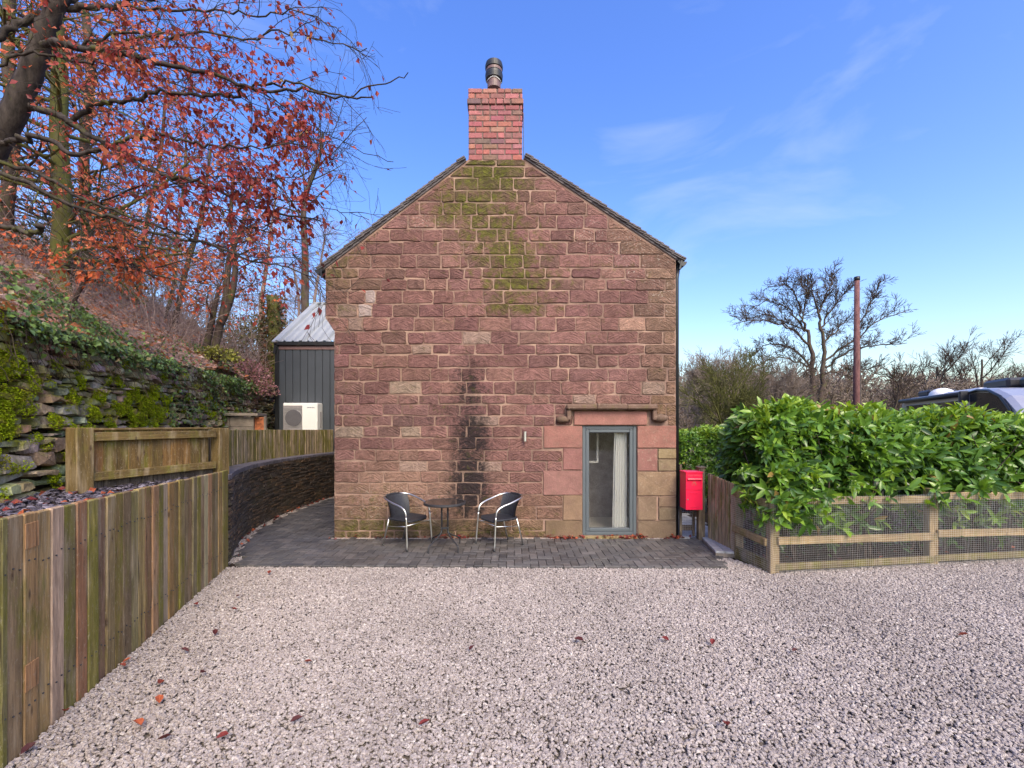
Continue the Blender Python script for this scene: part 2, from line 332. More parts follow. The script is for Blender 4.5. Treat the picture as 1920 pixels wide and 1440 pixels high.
M = dict(
    stone=m_house_stone(), dressed=m_smooth_stone(), mortar=m_mortar(), brick=m_brick(), woodv=m_wood('v'), woodh=m_wood('h'),
    tile=simple('clay_roof_tile', (0.115, 0.10, 0.102), 0.8, nscale=9, var=0.4, bump=0.4),
    black=simple('black_plastic', (0.014, 0.015, 0.017), 0.4, var=0.1, bump=0), cowl=simple('cowl_steel', (0.018, 0.018, 0.02), 0.45, var=0.2, bump=0),
    flue=simple('flue_pipe', (0.16, 0.095, 0.09), 0.5, var=0.3), grey=simple('grey_window_frame', (0.088, 0.105, 0.118), 0.42, nscale=4, var=0.06, bump=0),
    glass=m_glass(), curtain=simple('curtain_cloth', (0.88, 0.86, 0.81), 0.9, var=0.04, bump=0.1), carpet=simple('carpet', (0.74, 0.68, 0.60), 0.95, nscale=120, var=0.1),
    plaster=simple('plaster', (0.72, 0.69, 0.64), 0.85, var=0.05), roomstone=m_soil('inner_stone', (0.55, 0.46, 0.39), (0.80, 0.73, 0.66), 9),
    alu=simple('brushed_aluminium', (0.72, 0.72, 0.70), 0.32, 1.0, var=0.06, bump=0), rattan=m_rattan(),
    dark=simple('dark_painted_steel', (0.03, 0.03, 0.034), 0.45, var=0.12, bump=0), tabletop=simple('black_table_glass', (0.02, 0.02, 0.021), 0.12, var=0.1, bump=0),
    red=simple('red_gloss_paint', (0.80, 0.012, 0.065), 0.35, nscale=6, var=0.06, bump=0), steel=simple('steel', (0.6, 0.6, 0.6), 0.3, 1.0, bump=0),
    gold=simple('worn_gilt', (0.55, 0.12, 0.10), 0.4, bump=0),
    laurel=m_leaf('laurel_leaf', 0.30, 0.28, 0.5), beech=m_leaf('beech_leaf', 0.55, 0.35, 0.3), ivy=m_leaf('ivy_leaf', 0.38, 0.15, 0.4), moss=m_leaf('moss_tuft', 0.95, 0.25, 0.0),
    bark=m_bark('beech_bark', (0.022, 0.018, 0.016), (0.075, 0.06, 0.052), 0.22), barkd=m_bark('dark_bark', (0.045, 0.033, 0.03), (0.11, 0.08, 0.068), 0.25),
    barkm=m_bark('mossy_bark', (0.05, 0.042, 0.03), (0.12, 0.10, 0.07), 0.9), stem=m_bark('bramble_stem', (0.19, 0.125, 0.11), (0.38, 0.29, 0.25)), twig=m_bark('far_twig', (0.17, 0.13, 0.105), (0.30, 0.24, 0.195)),
    rubble=m_rubble(), paver=m_paver(), slatewall=m_tinted('stacked_slate', (0.085, 0.066, 0.054), 0.75), capping=m_tinted('blue_brick', (0.115, 0.105, 0.13), 0.35),
    gravelm=m_pebble('limestone_gravel', [(0, (0.17, 0.14, 0.13)), (0.2, (0.25, 0.21, 0.195)), (0.5, (0.325, 0.278, 0.26)), (0.8, (0.395, 0.345, 0.32)), (1, (0.49, 0.445, 0.415))]),
    slatem=m_pebble('plum_slate', [(0, (0.035, 0.03, 0.04)), (0.5, (0.095, 0.082, 0.11)), (1, (0.24, 0.215, 0.26))], 0.6),
    gravelbase=m_soil('gravel_bed', (0.24, 0.20, 0.175), (0.38, 0.33, 0.29), 30), soil=m_soil('soil', (0.028, 0.02, 0.015), (0.075, 0.052, 0.04), 9),
    hill=m_soil('leaf_litter_soil', (0.17, 0.108, 0.086), (0.38, 0.26, 0.22), 2.5), field=m_soil('rough_grass', (0.06, 0.06, 0.025), (0.13, 0.11, 0.06), 3),
    clad=simple('dark_cladding', (0.046, 0.054, 0.066), 0.6, nscale=3, var=0.1, bump=0), roofm=simple('corrugated_steel', (0.36, 0.375, 0.38), 0.45, 0.2, nscale=3, var=0.1, bump=0),
    white=simple('white_enamel', (0.80, 0.79, 0.76), 0.4, nscale=4, var=0.04, bump=0), grille=simple('grey_grille', (0.27, 0.25, 0.255), 0.5, bump=0), acink=simple('blue_ink', (0.04, 0.06, 0.16), 0.5, bump=0),
    concrete=simple('stained_concrete', (0.20, 0.165, 0.135), 0.9, nscale=8, var=0.4, bump=0.5, bd=0.01), rust=simple('rust_orange_board', (0.34, 0.105, 0.04), 0.8, nscale=16, var=0.9, bump=0.3),
    silver=simple('silver_body', (0.48, 0.47, 0.48), 0.3, 0.5, nscale=2, var=0.08, bump=0), tint=simple('tinted_window', (0.02, 0.022, 0.026), 0.12, bump=0), cream=simple('cream_shell', (0.75, 0.72, 0.70), 0.4, bump=0),
    pole=m_bark('creosoted_pole', (0.10, 0.045, 0.045), (0.21, 0.105, 0.10), 0, 10), wire=simple('galvanised_wire', (0.62, 0.60, 0.57), 0.45, 0.5, bump=0),
    step=simple('pale_step_paver', (0.34, 0.335, 0.34), 0.6, nscale=14, var=0.25, bump=0.2),
)

# ------------------------------------------------------------------ plan lines of the place
def interp(tab, y):
    ys = [t[0] for t in tab]; return float(np.interp(y, ys, [t[1] for t in tab]))
W_TAB = [(-8, -3.0), (0, -3.5), (2.2, -3.8), (3.6, -4.15), (4.8, -4.55), (6.5, -5.1), (8.5, -5.5), (11, -6.15), (14, -6.9), (20, -8.2), (40, -14), (70, -24)]
def Wx(y): return interp(W_TAB, y)                 # foot of the dry stone wall
F_TAB = [(0.3, -2.035), (2.3, -2.59), (5.8, -3.56)]
def Fx(y): return -2.59 + (y - 2.3) * (-0.97 / 3.5)   # plank fence
C_TAB = [(5.8, -3.6), (6.3, -3.88), (6.84, -4.10), (7.42, -4.28), (7.89, -4.37), (8.63, -4.46), (9.45, -4.46), (10.4, -4.40), (11.0, -4.31), (12.5, -4.0)]
def Cx(y): return interp(C_TAB, y)                 # curved slate wall
BED = 1.08
def hill_z(x, y):
    s = max(0.0, Wx(y) - x); far = max(0.0, y - 12)
    z = 2.62 - 0.02 * far + 0.62 * min(s, 6) + 0.5 * min(max(s - 6, 0), 10) + 0.25 * max(s - 16, 0)
    z -= 0.08 * max(0, far - 6) * min(1, s / 4)
    return max(z, 1.0) + 0.18 * math.sin(x * 1.3 + y * 0.7) * math.sin(y * 0.9 - x * 0.4)

def grid_obj(name, pts, nu, nv, mat, kind='structure'):
    v = np.array(pts, float); f = []
    for i in range(nu - 1):
        for j in range(nv - 1): f.append((i * nv + j, (i + 1) * nv + j, (i + 1) * nv + j + 1, i * nv + j + 1))
    return tag(np_mesh(name, v, np.array(f), mat, smooth=True), kind=kind)
# ground to the horizon
def ground_z(x, y): return -0.06 - 0.0004 * max(0, y - 15) * 10
gx = np.concatenate([np.linspace(-900, -60, 8), np.linspace(-40, 60, 26), np.linspace(90, 900, 8)]); gy = np.concatenate([np.linspace(-200, -10, 6), np.linspace(-4, 40, 16), np.linspace(60, 1600, 12)])
grid_obj('ground', [(x, y, -0.09) for x in gx for y in gy], len(gx), len(gy), M['field'])
# hillside
ss = np.concatenate([[0.0, 0.12], np.linspace(0.4, 6, 18), np.linspace(6.6, 16, 14), np.linspace(18, 70, 14)]); ys = np.concatenate([np.linspace(-8, 22, 70), np.linspace(23, 70, 30)])
pts = []
for s_ in ss:
    for y in ys:
        x = Wx(y) - 0.16 - s_; pts.append((x, y, hill_z(x, y) + (0 if s_ < 0.2 else float(rng.normal(0, 0.04)))))
grid_obj('hillside', pts, len(ss), len(ys), M['hill'])
# raised bed between fence / curved wall and the stone wall
pts = []; ys = np.linspace(0.0, 13.0, 40)
for t in (0, 0.33, 0.66, 1):
    for y in ys:
        a = (Fx(y) - 0.05) if y < 5.75 else Cx(y) - 0.24
        pts.append((lerp(a, Wx(y) + 0.02, t), y, (BED if y < 5.75 or t else 1.0) + (0.1 * t * min(1, max(0, y - 7) / 3))))
grid_obj('raised_bed', pts, 4, len(ys), M['soil'])
# gravel bed (the sheet under the loose stones)
gb = MB(); gb.add([(-3.6, -16, -0.035), (14, -16, -0.035), (9, 6.2, -0.035), (3.4, 6.95, -0.035), (-3.6, 6.95, -0.035)], [(0, 1, 2, 3, 4)])
tag(gb.obj('gravel_bed', M['gravelbase']), kind='structure')
pb = MB(); pb.add([(-5.5, 5.53, -0.03), (3.9, 5.53, -0.03), (3.9, 14, -0.03), (-5.5, 14, -0.03)], [(0, 1, 2, 3)])
tag(pb.obj('paving_bed', M['soil']), kind='structure')

# ------------------------------------------------------------------ stone builder
def clip_poly(poly, a, b, c):                      # keep a*x+b*y+c >= 0
    out = []
    for i in range(len(poly)):
        p, q = poly[i], poly[(i + 1) % len(poly)]
        dp = a * p[0] + b * p[1] + c; dq = a * q[0] + b * q[1] + c
        if dp >= 0: out.append(p)
        if dp * dq < 0:
            t = dp / (dp - dq); out.append((p[0] + (q[0] - p[0]) * t, p[1] + (q[1] - p[1]) * t))
    return out
def area(poly): return 0.5 * abs(sum(poly[i][0] * poly[(i + 1) % len(poly)][1] - poly[(i + 1) % len(poly)][0] * poly[i][1] for i in range(len(poly))))
def inset(poly, g):
    n = len(poly); A = sum(poly[i][0] * poly[(i + 1) % n][1] - poly[(i + 1) % n][0] * poly[i][1] for i in range(n))
    p = poly if A > 0 else poly[::-1]
    for i in range(n):
        a, b = (poly if A > 0 else poly[::-1])[i], (poly if A > 0 else poly[::-1])[(i + 1) % n]
        dx, dy = b[0] - a[0], b[1] - a[1]; L = math.hypot(dx, dy)
        if L < 1e-6: continue
        nx, ny = -dy / L, dx / L; p = clip_poly(p, nx, ny, -(nx * a[0] + ny * a[1]) - g)
        if len(p) < 3: return []
    return p
def add_stone(mb, poly, mapf, col, wearf, proud, gap=0.012, rnd=0.016, bev=0.012, jit=0.004, back=0.05, bulge=0.006, seed=0):
    p = inset(poly, gap / 2)
    if len(p) < 3 or area(p) < 0.0006: return False
    r = random.Random(seed); n = len(p); out = []
    for i in range(n):
        a, b, c = Vector(p[i - 1]), Vector(p[i]), Vector(p[(i + 1) % n])
        la, lc = (a - b).length, (c - b).length; k = rnd * r.uniform(0.7, 1.6)
        out.append(b + (a - b) * min(k / max(la, 1e-6), 0.4)); out.append(b + (c - b) * min(k / max(lc, 1e-6), 0.4))
        if lc > 0.16: out.append(b + (c - b) * r.uniform(0.4, 0.6))
    cx = sum((q for q in out), Vector((0, 0))) / len(out)
    out = [q + Vector((r.uniform(-jit, jit), r.uniform(-jit, jit))) for q in out]
    m = len(out); V = []; U = []; Wr = []
    rs = r.random() * 50
    for ring, (sh, dep) in enumerate(((0, -back), (0, proud * 0.35), (1, proud))):
        for q in out:
            d = cx - q; L = d.length; q2 = q + d * (min(bev * r.uniform(0.7, 1.3) / max(L, 1e-6), 0.5) if sh else 0)
            V.append(mapf(q2.x, q2.y, dep + (r.uniform(-0.003, 0.003) if sh else 0))); U.append((q2.x - cx.x, q2.y - cx.y, rs)); Wr.append(wearf(q2.x, q2.y))
    V.append(mapf(cx.x, cx.y, proud + bulge)); U.append((0, 0, rs)); Wr.append(wearf(cx.x, cx.y))
    f = []
    for k in range(2):
        for i in range(m): f.append((k * m + i, k * m + (i + 1) % m, (k + 1) * m + (i + 1) % m, (k + 1) * m + i))
    for i in range(m): f.append((2 * m + i, 2 * m + (i + 1) % m, 3 * m))
    mb.add(V, f, col, Wr); mb.u.extend(U); return True

# ------------------------------------------------------------------ the cottage
HY = 6.97; K = HY / F
def hx(u): return (u - 960) * K
def hz(v): return H + (795 - v) * K
house = thing('cottage', 'two storey red sandstone cottage gable with moss below a brick chimney', 'house', (0, HY, 0))
HO = Vector((0, HY, 0))
def wear_house(x, z):
    u = x / K + 960; v = 795 - (z - H) / K
    def bl(cu, cv, su, sv, a=1.0): return a * math.exp(-((u - cu) / su) ** 2 - ((v - cv) / sv) ** 2)
    moss = max(bl(910, 330, 85, 45, 0.85), bl(885, 385, 85, 45, 0.75), bl(925, 430, 75, 45, 0.75), bl(955, 480, 70, 45, 0.8), bl(970, 530, 75, 36, 0.8), bl(975, 578, 80, 16, 0.65), bl(830, 400, 30, 30, 0.5),
               bl(640, 465, 40, 25, 0.5), bl(635, 512, 45, 14, 0.5), bl(700, 450, 30, 30, 0.3), bl(720, 985, 140, 22, 0.5), bl(640, 1000, 60, 18, 0.5), bl(725, 945, 60, 30, 0.32), bl(1000, 998, 320, 13, 0.45),
               bl(1225, 770, 60, 8, 0.3), bl(1150, 500, 60, 10, 0.2), bl(640, 585, 30, 12, 0.35))
    blk = max(bl(880, 905, 46, 95, 0.90), bl(885, 820, 46, 75, 0.82), bl(880, 735, 46, 80, 0.62), bl(840, 790, 70, 60, 0.34), bl(880, 945, 45, 22, 0.6), bl(860, 690, 60, 40, 0.27), bl(945, 335, 80, 30, 0.3), bl(1225, 700, 35, 30, 0.36), bl(1180, 480, 60, 30, 0.22), bl(800, 1005, 420, 10, 0.4), bl(640, 500, 40, 25, 0.35), bl(1080, 990, 40, 30, 0.35))
    lich = max(bl(1190, 480, 65, 50, 0.9), bl(1100, 440, 60, 40, 0.6), bl(800, 415, 60, 20, 0.7), bl(1240, 560, 40, 60, 0.7), bl(740, 950, 120, 50, 0.75), bl(1230, 890, 50, 100, 0.7), bl(900, 450, 80, 60, 0.4), 0.12)
    return (min(moss, 1), min(blk, 1), min(lich, 1))
def stone_col(u, v, r):
    base = np.array((0.235, 0.112, 0.104)); pal = [(0.222, 0.112, 0.096), (0.205, 0.10, 0.092), (0.235, 0.125, 0.102), (0.195, 0.098, 0.086), (0.24, 0.122, 0.105), (0.185, 0.102, 0.084), (0.215, 0.11, 0.098)]
    base = np.array(r.choice(pal)) * r.uniform(0.82, 1.18)
    def w(cu, cv, su, sv): return math.exp(-((u - cu) / su) ** 2 - ((v - cv) / sv) ** 2)
    def to(c, k):
        nonlocal base; k = min(max(k, 0), 1); base = base * (1 - k) + np.array(c) * k * r.uniform(0.85, 1.15)
    to((0.13, 0.092, 0.052), 0.95 * w(920, 325, 95, 55)); to((0.17, 0.115, 0.068), 0.9 * w(630, 510, 55, 45)); to((0.20, 0.13, 0.085), 0.8 * w(1250, 600, 35, 240))
    to((0.33, 0.205, 0.145), 0.9 * w(730, 930, 140, 65)); to((0.155, 0.115, 0.06), 0.85 * w(720, 990, 300, 28)); to((0.24, 0.15, 0.095), 0.7 * w(1010, 975, 120, 40)); to((0.27, 0.175, 0.105), 0.8 * w(1245, 900, 45, 130))
    to((0.17, 0.10, 0.095), 0.5 * w(760, 780, 90, 40)); to((0.19, 0.115, 0.065), 0.6 * w(1240, 760, 40, 40))
    if r.random() < 0.02: to((0.33, 0.235, 0.185), 0.75)
    return tuple(float(x) for x in base)
ROWS = [
 (300.5, 312, [930]),
 (312, 333.5, [887, 925, 983]), (333.5, 357, [852, 896, 938, 963, 1003]), (357, 379.6, [828, 853, 875, 922, 969, 994, 1042]),
 (379.6, 403.4, [787, 831, 865, 894, 947, 985, 1022, 1063, 1099]), (403.4, 429.5, [766, 817, 853, 884, 917, 961, 1010, 1044, 1095, 1140]),
 (429.5, 453, [731, 792, 830, 861, 893, 932, 950, 991, 1032, 1077, 1115, 1139]), (453, 477.5, [686, 755, 821, 869, 907, 956, 985, 1005, 1063, 1100, 1161]),
 (477.5, 502.8, [653, 695, 749, 781, 827, 863, 878, 920, 947, 980, 1013, 1048, 1106, 1149, 1200]), (502.8, 522.8, [642, 672, 723, 760, 804, 843, 871, 904, 939, 984, 1022, 1071, 1127, 1172, 1210]),
 (522.8, 544.4, [626, 658, 715, 763, 797, 838, 879, 926, 958, 990, 1032, 1094, 1136, 1193, 1246]), (544.4, 569.7, [652, 685, 705, 755, 812, 851, 906, 944, 1006, 1067, 1123, 1162, 1215]),
 (569.7, 595, [631, 671, 698, 737, 784, 832, 876, 912, 955, 1022, 1058, 1103, 1131, 1189, 1246]), (595, 621.3, [653, 680, 729, 777, 812, 852, 899, 957, 1005, 1043, 1079, 1127, 1159, 1210]),
 (621.3, 645.6, [666, 715, 763, 795, 867, 920, 974, 1030, 1098, 1139, 1196, 1242]), (645.6, 664.4, [637, 676, 722, 772, 810, 842, 891, 943, 1005, 1069, 1111, 1176, 1208]),
 (664.4, 689.7, [656, 699, 765, 822, 880, 936, 990, 1047, 1085, 1120, 1159, 1200, 1242]), (689.7, 715, [644, 673, 710, 752, 808, 841, 865, 910, 962, 1032, 1066, 1140, 1176, 1213, 1251]),
 (715, 740, [682, 730, 790, 827, 875, 926, 967, 1003, 1052, 1105, 1153, 1203, 1248]), (740, 758, [643, 672, 705, 746, 785, 822, 872, 903, 948, 999, 1029, 1074, 1117, 1163, 1220]),
 (758, 779, [634, 662, 718, 754, 803, 862, 913, 940, 985, 1040, 1060]), (779, 799, [643, 697, 735, 775, 815, 880, 935, 1000, 1041, 1075]),
 (799, 820, [682, 709, 752, 789, 839, 875, 924, 977, 1017]), (820, 843.3, [675, 737, 812, 859, 893, 955, 1017]), (843.3, 864.4, [665, 704, 749, 784, 827, 908, 951, 998, 1055]),
 (864.4, 884, [685, 749, 802, 857, 896, 941, 981, 1025, 1055]), (884, 905, [673, 720, 788, 824, 868, 914, 955, 1018]), (905, 927.3, [694, 731, 765, 802, 855, 903, 971, 1018]),
 (927.3, 949, [680, 720, 755, 793, 869, 897, 940, 979, 1055]), (949, 973.3, [642, 690, 727, 759, 801, 840, 870, 930, 965, 1005, 1055]), (973.3, 995, [673, 720, 764, 829, 904, 960, 1019]), (995, 1007.5, [649, 694, 740, 787, 855, 920, 975, 1030, 1092])]
# roof verge lines in photo pixels
VL = ((608, 505), (872, 303.5)); VR = ((1270, 488), (984, 299))
stones = []
def gable_clip(poly):                              # poly in metres; stay 5 px inside the verges
    for (a, b), sg in ((VL, 1), (VR, -1)):
        ax_, az = hx(a[0]), hz(a[1]); bx, bz = hx(b[0]), hz(b[1]); dx, dz = bx - ax_, bz - az; L = math.hypot(dx, dz)
        nx, nz = dz / L * sg, -dx / L * sg
        poly = clip_poly(poly, nx, nz, -(nx * ax_ + nz * az) - 0.026)
        if len(poly) < 3: return []
    return poly
def left_edge(v): return 610 if v < 597 else (610 + (v - 597) / 24 * 16 if v < 621 else 627)
for ri, (v0, v1, js) in enumerate(ROWS):
    right = 1267.5 if ri < 20 else js[-1]
    xs = [left_edge((v0 + v1) / 2) if ri > 7 else 560] + [j for j in js] + ([right] if ri < 20 else [])
    if ri == 0: xs = [868, 930, 986]
    if ri in (1, 2, 3, 4, 5, 6, 7): xs = [560] + js + [1330]
    for a, b in zip(xs[:-1], xs[1:]):
        if b - a < 6: continue
        jz = [random.uniform(-1.4, 1.4) for _ in range(4)]
        poly = [(hx(a + jz[0] * .5), hz(v1 + jz[1])), (hx(b + jz[2] * .5), hz(v1 + jz[3])), (hx(b + jz[2] * .5), hz(v0 + jz[1])), (hx(a + jz[0] * .5), hz(v0 + jz[2]))]
        if ri == 13 and a < 620: poly[0] = (hx(625), hz(v1)); poly[3] = (hx(611), hz(v0))
        if ri < 9: poly = gable_clip(poly)
        if len(poly) > 2 and area(poly) > 0.003: stones.append((poly, 'stone', (a + b) / 2, (v0 + v1) / 2))
for a, b, v0, v1 in ((1230, 1249, 757, 778), (1249, 1267.5, 757, 779), (1251, 1267.5, 779, 798)):   # beside the label mould
    stones.append(([(hx(a), hz(v1)), (hx(b), hz(v1)), (hx(b), hz(v0)), (hx(a), hz(v0))], 'stone', (a + b) / 2, (v0 + v1) / 2))
DRESSED = [(1019, 1092, 798, 840, (0.33, 0.135, 0.11)), (1055, 1092, 840, 881, (0.29, 0.12, 0.105)), (1018, 1092, 882, 928, (0.30, 0.135, 0.115)), (1055, 1092, 928, 975, (0.27, 0.155, 0.10)), (1022, 1092, 975, 1007, (0.2, 0.12, 0.075)),
           (1194, 1267.5, 798, 840, (0.34, 0.14, 0.11)), (1194, 1232, 841, 883, (0.31, 0.13, 0.11)), (1233, 1267.5, 841, 860, (0.30, 0.2, 0.11)), (1233, 1267.5, 861, 883, (0.27, 0.18, 0.11)), (1194, 1267.5, 884, 929, (0.30, 0.18, 0.115)),
           (1195, 1231, 931, 975, (0.25, 0.155, 0.105)), (1234, 1267.5, 931, 950, (0.25, 0.15, 0.10)), (1234, 1267.5, 951, 975, (0.20, 0.13, 0.085)), (1195, 1267.5, 976, 1009, (0.2, 0.125, 0.085))]
DRESSED = [(a, b, c, d, tuple(k * m for k, m in zip(e, (0.84, 0.95, 0.95)))) for a, b, c, d, e in DRESSED]
def house_map(x, z, d): return (x, HY - d, z)
stones.sort(key=lambda s: -area(s[0]))
rest = MB(); N_PART = 285
for i, (poly, kind, u, v) in enumerate(stones):
    r = random.Random(1000 + i); col = stone_col(u, v, r)
    if 690 < u < 702 and 545 < v < 568 or 675 < u < 700 and 570 < v < 595: col = (0.42, 0.33, 0.30)
    if 730 < u < 790 and 716 < v < 740 or 752 < u < 790 and 800 < v < 820 or u < 682 and 800 < v < 820: col = (0.31, 0.225, 0.17)
    if 1159 < u < 1210 and 596 < v < 621: col = (0.42, 0.25, 0.185)
    mb = MB() if i < N_PART else rest
    ok = add_stone(mb, poly, house_map, col, wear_house, r.uniform(0.007, 0.020), gap=r.uniform(0.012, 0.024), rnd=r.uniform(0.007, 0.018), bev=r.uniform(0.006, 0.014), jit=0.006, bulge=r.uniform(-0.003, 0.005), seed=i)
    if ok and i < N_PART: mb.obj('stone', M['stone'], house, HO)
tag(rest.obj('small_stones', M['stone'], house, HO), kind='stuff')
for i, (a, b, v0, v1, c) in enumerate(DRESSED):
    mb = MB(); add_stone(mb, [(hx(a), hz(v1)), (hx(b), hz(v1)), (hx(b), hz(v0)), (hx(a), hz(v0))], house_map, c, wear_house, 0.024, gap=0.007, rnd=0.006, bev=0.006, jit=0.0015, back=0.12, bulge=0.001, seed=900 + i)
    mb.obj('dressed_stone', M['dressed'], house, HO)
# mortar wall with the window opening (front sheet + reveals), side walls, back
WX0, WX1, WZ0, WZ1 = hx(1092), hx(1194), hz(1004), hz(798)
mw = MB()
def quad(mb, a, b, c, d, **k): mb.add([a, b, c, d], [(0, 1, 2, 3)], **k)
apexL = (hx(872), HY, hz(303.5)); apexR = (hx(984), HY, hz(299))
XL, XR = hx(627.5), hx(1267)
def wq(poly): mw.add([(x, HY, z) for x, z in poly], [tuple(range(len(poly)))], None, [wear_house(x, z) for x, z in poly])
cut = [-0.1, 0.05, 0.2, 0.4, 0.7, 1.0, 1.4, 1.8, 2.2, 2.6, 3.0, 3.16, 3.36, 3.6, 3.9, hz(505), hz(488), 4.5, 4.8, 5.1, 5.4, 5.6, hz(303.5), hz(299)]
cut += [WZ0, WZ1]; cut = sorted(set(cut))
def xl(z):
    v = 795 - (z - H) / K
    if v >= 621: return XL
    if v >= 597: return hx(left_edge(v) + 0.5)
    if v >= 505: return hx(610.5)
    return hx(lerp(608, 872, (505 - v) / (505 - 303.5)))
def xr(z):
    v = 795 - (z - H) / K
    return XR if v >= 488 else hx(lerp(1270, 984, (488 - v) / (488 - 299)))
for z0, z1 in zip(cut[:-1], cut[1:]):
    a0, a1 = xl(z0 + 1e-4), xl(z1 - 1e-4); b0, b1 = xr(z0 + 1e-4), xr(z1 - 1e-4)
    n = 16; sp = [i / n for i in range(n + 1)]
    if z0 >= WZ0 - 1e-6 and z1 <= WZ1 + 1e-6:
        for i in range(n): wq([(lerp(a0, WX0, sp[i]), z0), (lerp(a0, WX0, sp[i + 1]), z0), (lerp(a1, WX0, sp[i + 1]), z1), (lerp(a1, WX0, sp[i]), z1)])
        wq([(WX1, z0), (b0, z0), (b1, z1), (WX1, z1)])
    else:
        for i in range(n): wq([(lerp(a0, b0, sp[i]), z0), (lerp(a0, b0, sp[i + 1]), z0), (lerp(a1, b1, sp[i + 1]), z1), (lerp(a1, b1, sp[i]), z1)])
YB = 13.2
T = 0.42
for a, b in (((WX0, WZ0), (WX0, WZ1)), ((WX0, WZ1), (WX1, WZ1)), ((WX1, WZ1), (WX1, WZ0)), ((WX1, WZ0), (WX0, WZ0))):
    quad(mw, (a[0], HY, a[1]), (b[0], HY, b[1]), (b[0], HY + 0.115, b[1]), (a[0], HY + 0.115, a[1]))
prof = [(XL, -0.1), (XL, hz(621)), (hx(610.5), hz(597)), (hx(610.5), hz(505)), (hx(872), hz(303.5)), (hx(984), hz(299)), (XR, hz(488)), (XR, -0.1)]
for (x0, z0), (x1, z1) in zip(prof[:-1], prof[1:]): quad(mw, (x0, HY, z0), (x1, HY, z1), (x1, YB, z1), (x0, YB, z0))
mw.add([(x, YB, z) for x, z in prof], [tuple(range(len(prof)))])
mw.obj('wall', M['mortar'], house, HO)
# quoins wrapping the left corner
for i in range(24):
    z0 = 0.02 + i * 0.17
    if z0 > 3.0: break
    mb = MB(); r = random.Random(i + 50)
    add_stone(mb, [(HY + 0.012, z0), (HY + r.uniform(0.3, 0.55), z0), (HY + r.uniform(0.3, 0.55), z0 + 0.165), (HY + 0.012, z0 + 0.165)], lambda y, z, d: (XL - d, y, z), stone_col(640, 795 - (z0 - H) / K, r), lambda y, z: wear_house(XL, z), 0.02, gap=0.02, seed=i)
    mb.obj('corner_stone', M['stone'], house, HO)
# lintel, label mould with stops, threshold
mb = MB(); mb.box(((hx(1076) + hx(1212)) / 2, HY - 0.006, (hz(771) + hz(797)) / 2), ((hx(1212) - hx(1076)) / 2, 0.034, (hz(771) - hz(797)) / 2 - 0.002), b=0.006, col=(0.29, 0.135, 0.11), wear=(0, 0.2, 0.1))
mb.u = [(0, 0, 0)] * len(mb.v); mb.obj('lintel', M['dressed'], house, HO)
def mould_piece(a, b, v0, v1, dep, moss=0.3, blk=0.5, bev=0.02):
    m_ = MB(); n = max(1, int((b - a) / 50)); us = np.linspace(a, b, n + 1)
    for p, q in zip(us[:-1], us[1:]):
        j = random.uniform(-1.2, 1.2)
        m_.box(((hx(p) + hx(q)) / 2, HY - dep / 2, (hz(v0 + j) + hz(v1)) / 2), ((hx(q) - hx(p)) / 2 + 0.004, dep / 2 + random.uniform(0, 0.006), (hz(v0 + j) - hz(v1)) / 2), b=bev, col=(0.15, 0.095, 0.07), wear=(moss + random.uniform(-0.1, 0.25), blk + random.uniform(-0.3, 0.1), 0.4))
    m_.u = [(0, 0, 0)] * len(m_.v); return m_.obj('label_mould', M['dressed'], house, HO)
mould_piece(1061, 1228, 758, 768.5, 0.135, 0.35, 0.42)
mould_piece(1062, 1069, 768.5, 788, 0.10, 0.1, 0.5, 0.012); mould_piece(1221, 1228, 768.5, 788, 0.10, 0.1, 0.5, 0.012)
for u0, u1, v0, v1 in ((1042, 1068, 780, 793.5), (1223, 1250, 776, 792)):
    mb = MB(); c = Vector(((hx(u0) + hx(u1)) / 2, HY - 0.045, (hz(v0) + hz(v1)) / 2)); hw = (hx(u1) - hx(u0)) / 2; hh = (hz(v0) - hz(v1)) / 2
    V = []; f = []; n1, n2 = 9, 6
    for i in range(n2 + 1):
        ph = math.pi * i / n2
        for k in range(n1):
            th = 2 * math.pi * k / n1; V.append(c + Vector((hw * math.cos(ph), 0.075 * math.sin(ph) * math.cos(th) * random.uniform(.9, 1.1), hh * (math.sin(ph) ** 0.6 if ph not in (0, math.pi) else 0) * math.sin(th) * random.uniform(.85, 1.1))))
    for i in range(n2):
        for k in range(n1): f.append((i * n1 + k, i * n1 + (k + 1) % n1, (i + 1) * n1 + (k + 1) % n1, (i + 1) * n1 + k))
    mb.add(V, f, (0.13, 0.085, 0.06), (0.3, 0.45, 0.3), smooth=True); mb.u = [(0, 0, 0)] * len(mb.v); mb.obj('mould_stop', M['dressed'], house, HO)
mb = MB(); mb.box(((WX0 + WX1) / 2, HY + 0.02, hz(1008.5)), ((WX1 - WX0) / 2 - 0.003, 0.09, 0.034), b=0.01, col=(0.26, 0.2, 0.10), wear=(0.45, 0.2, 0)); mb.u = [(0, 0, 0)] * len(mb.v); mb.obj('threshold', M['dressed'], house, HO)
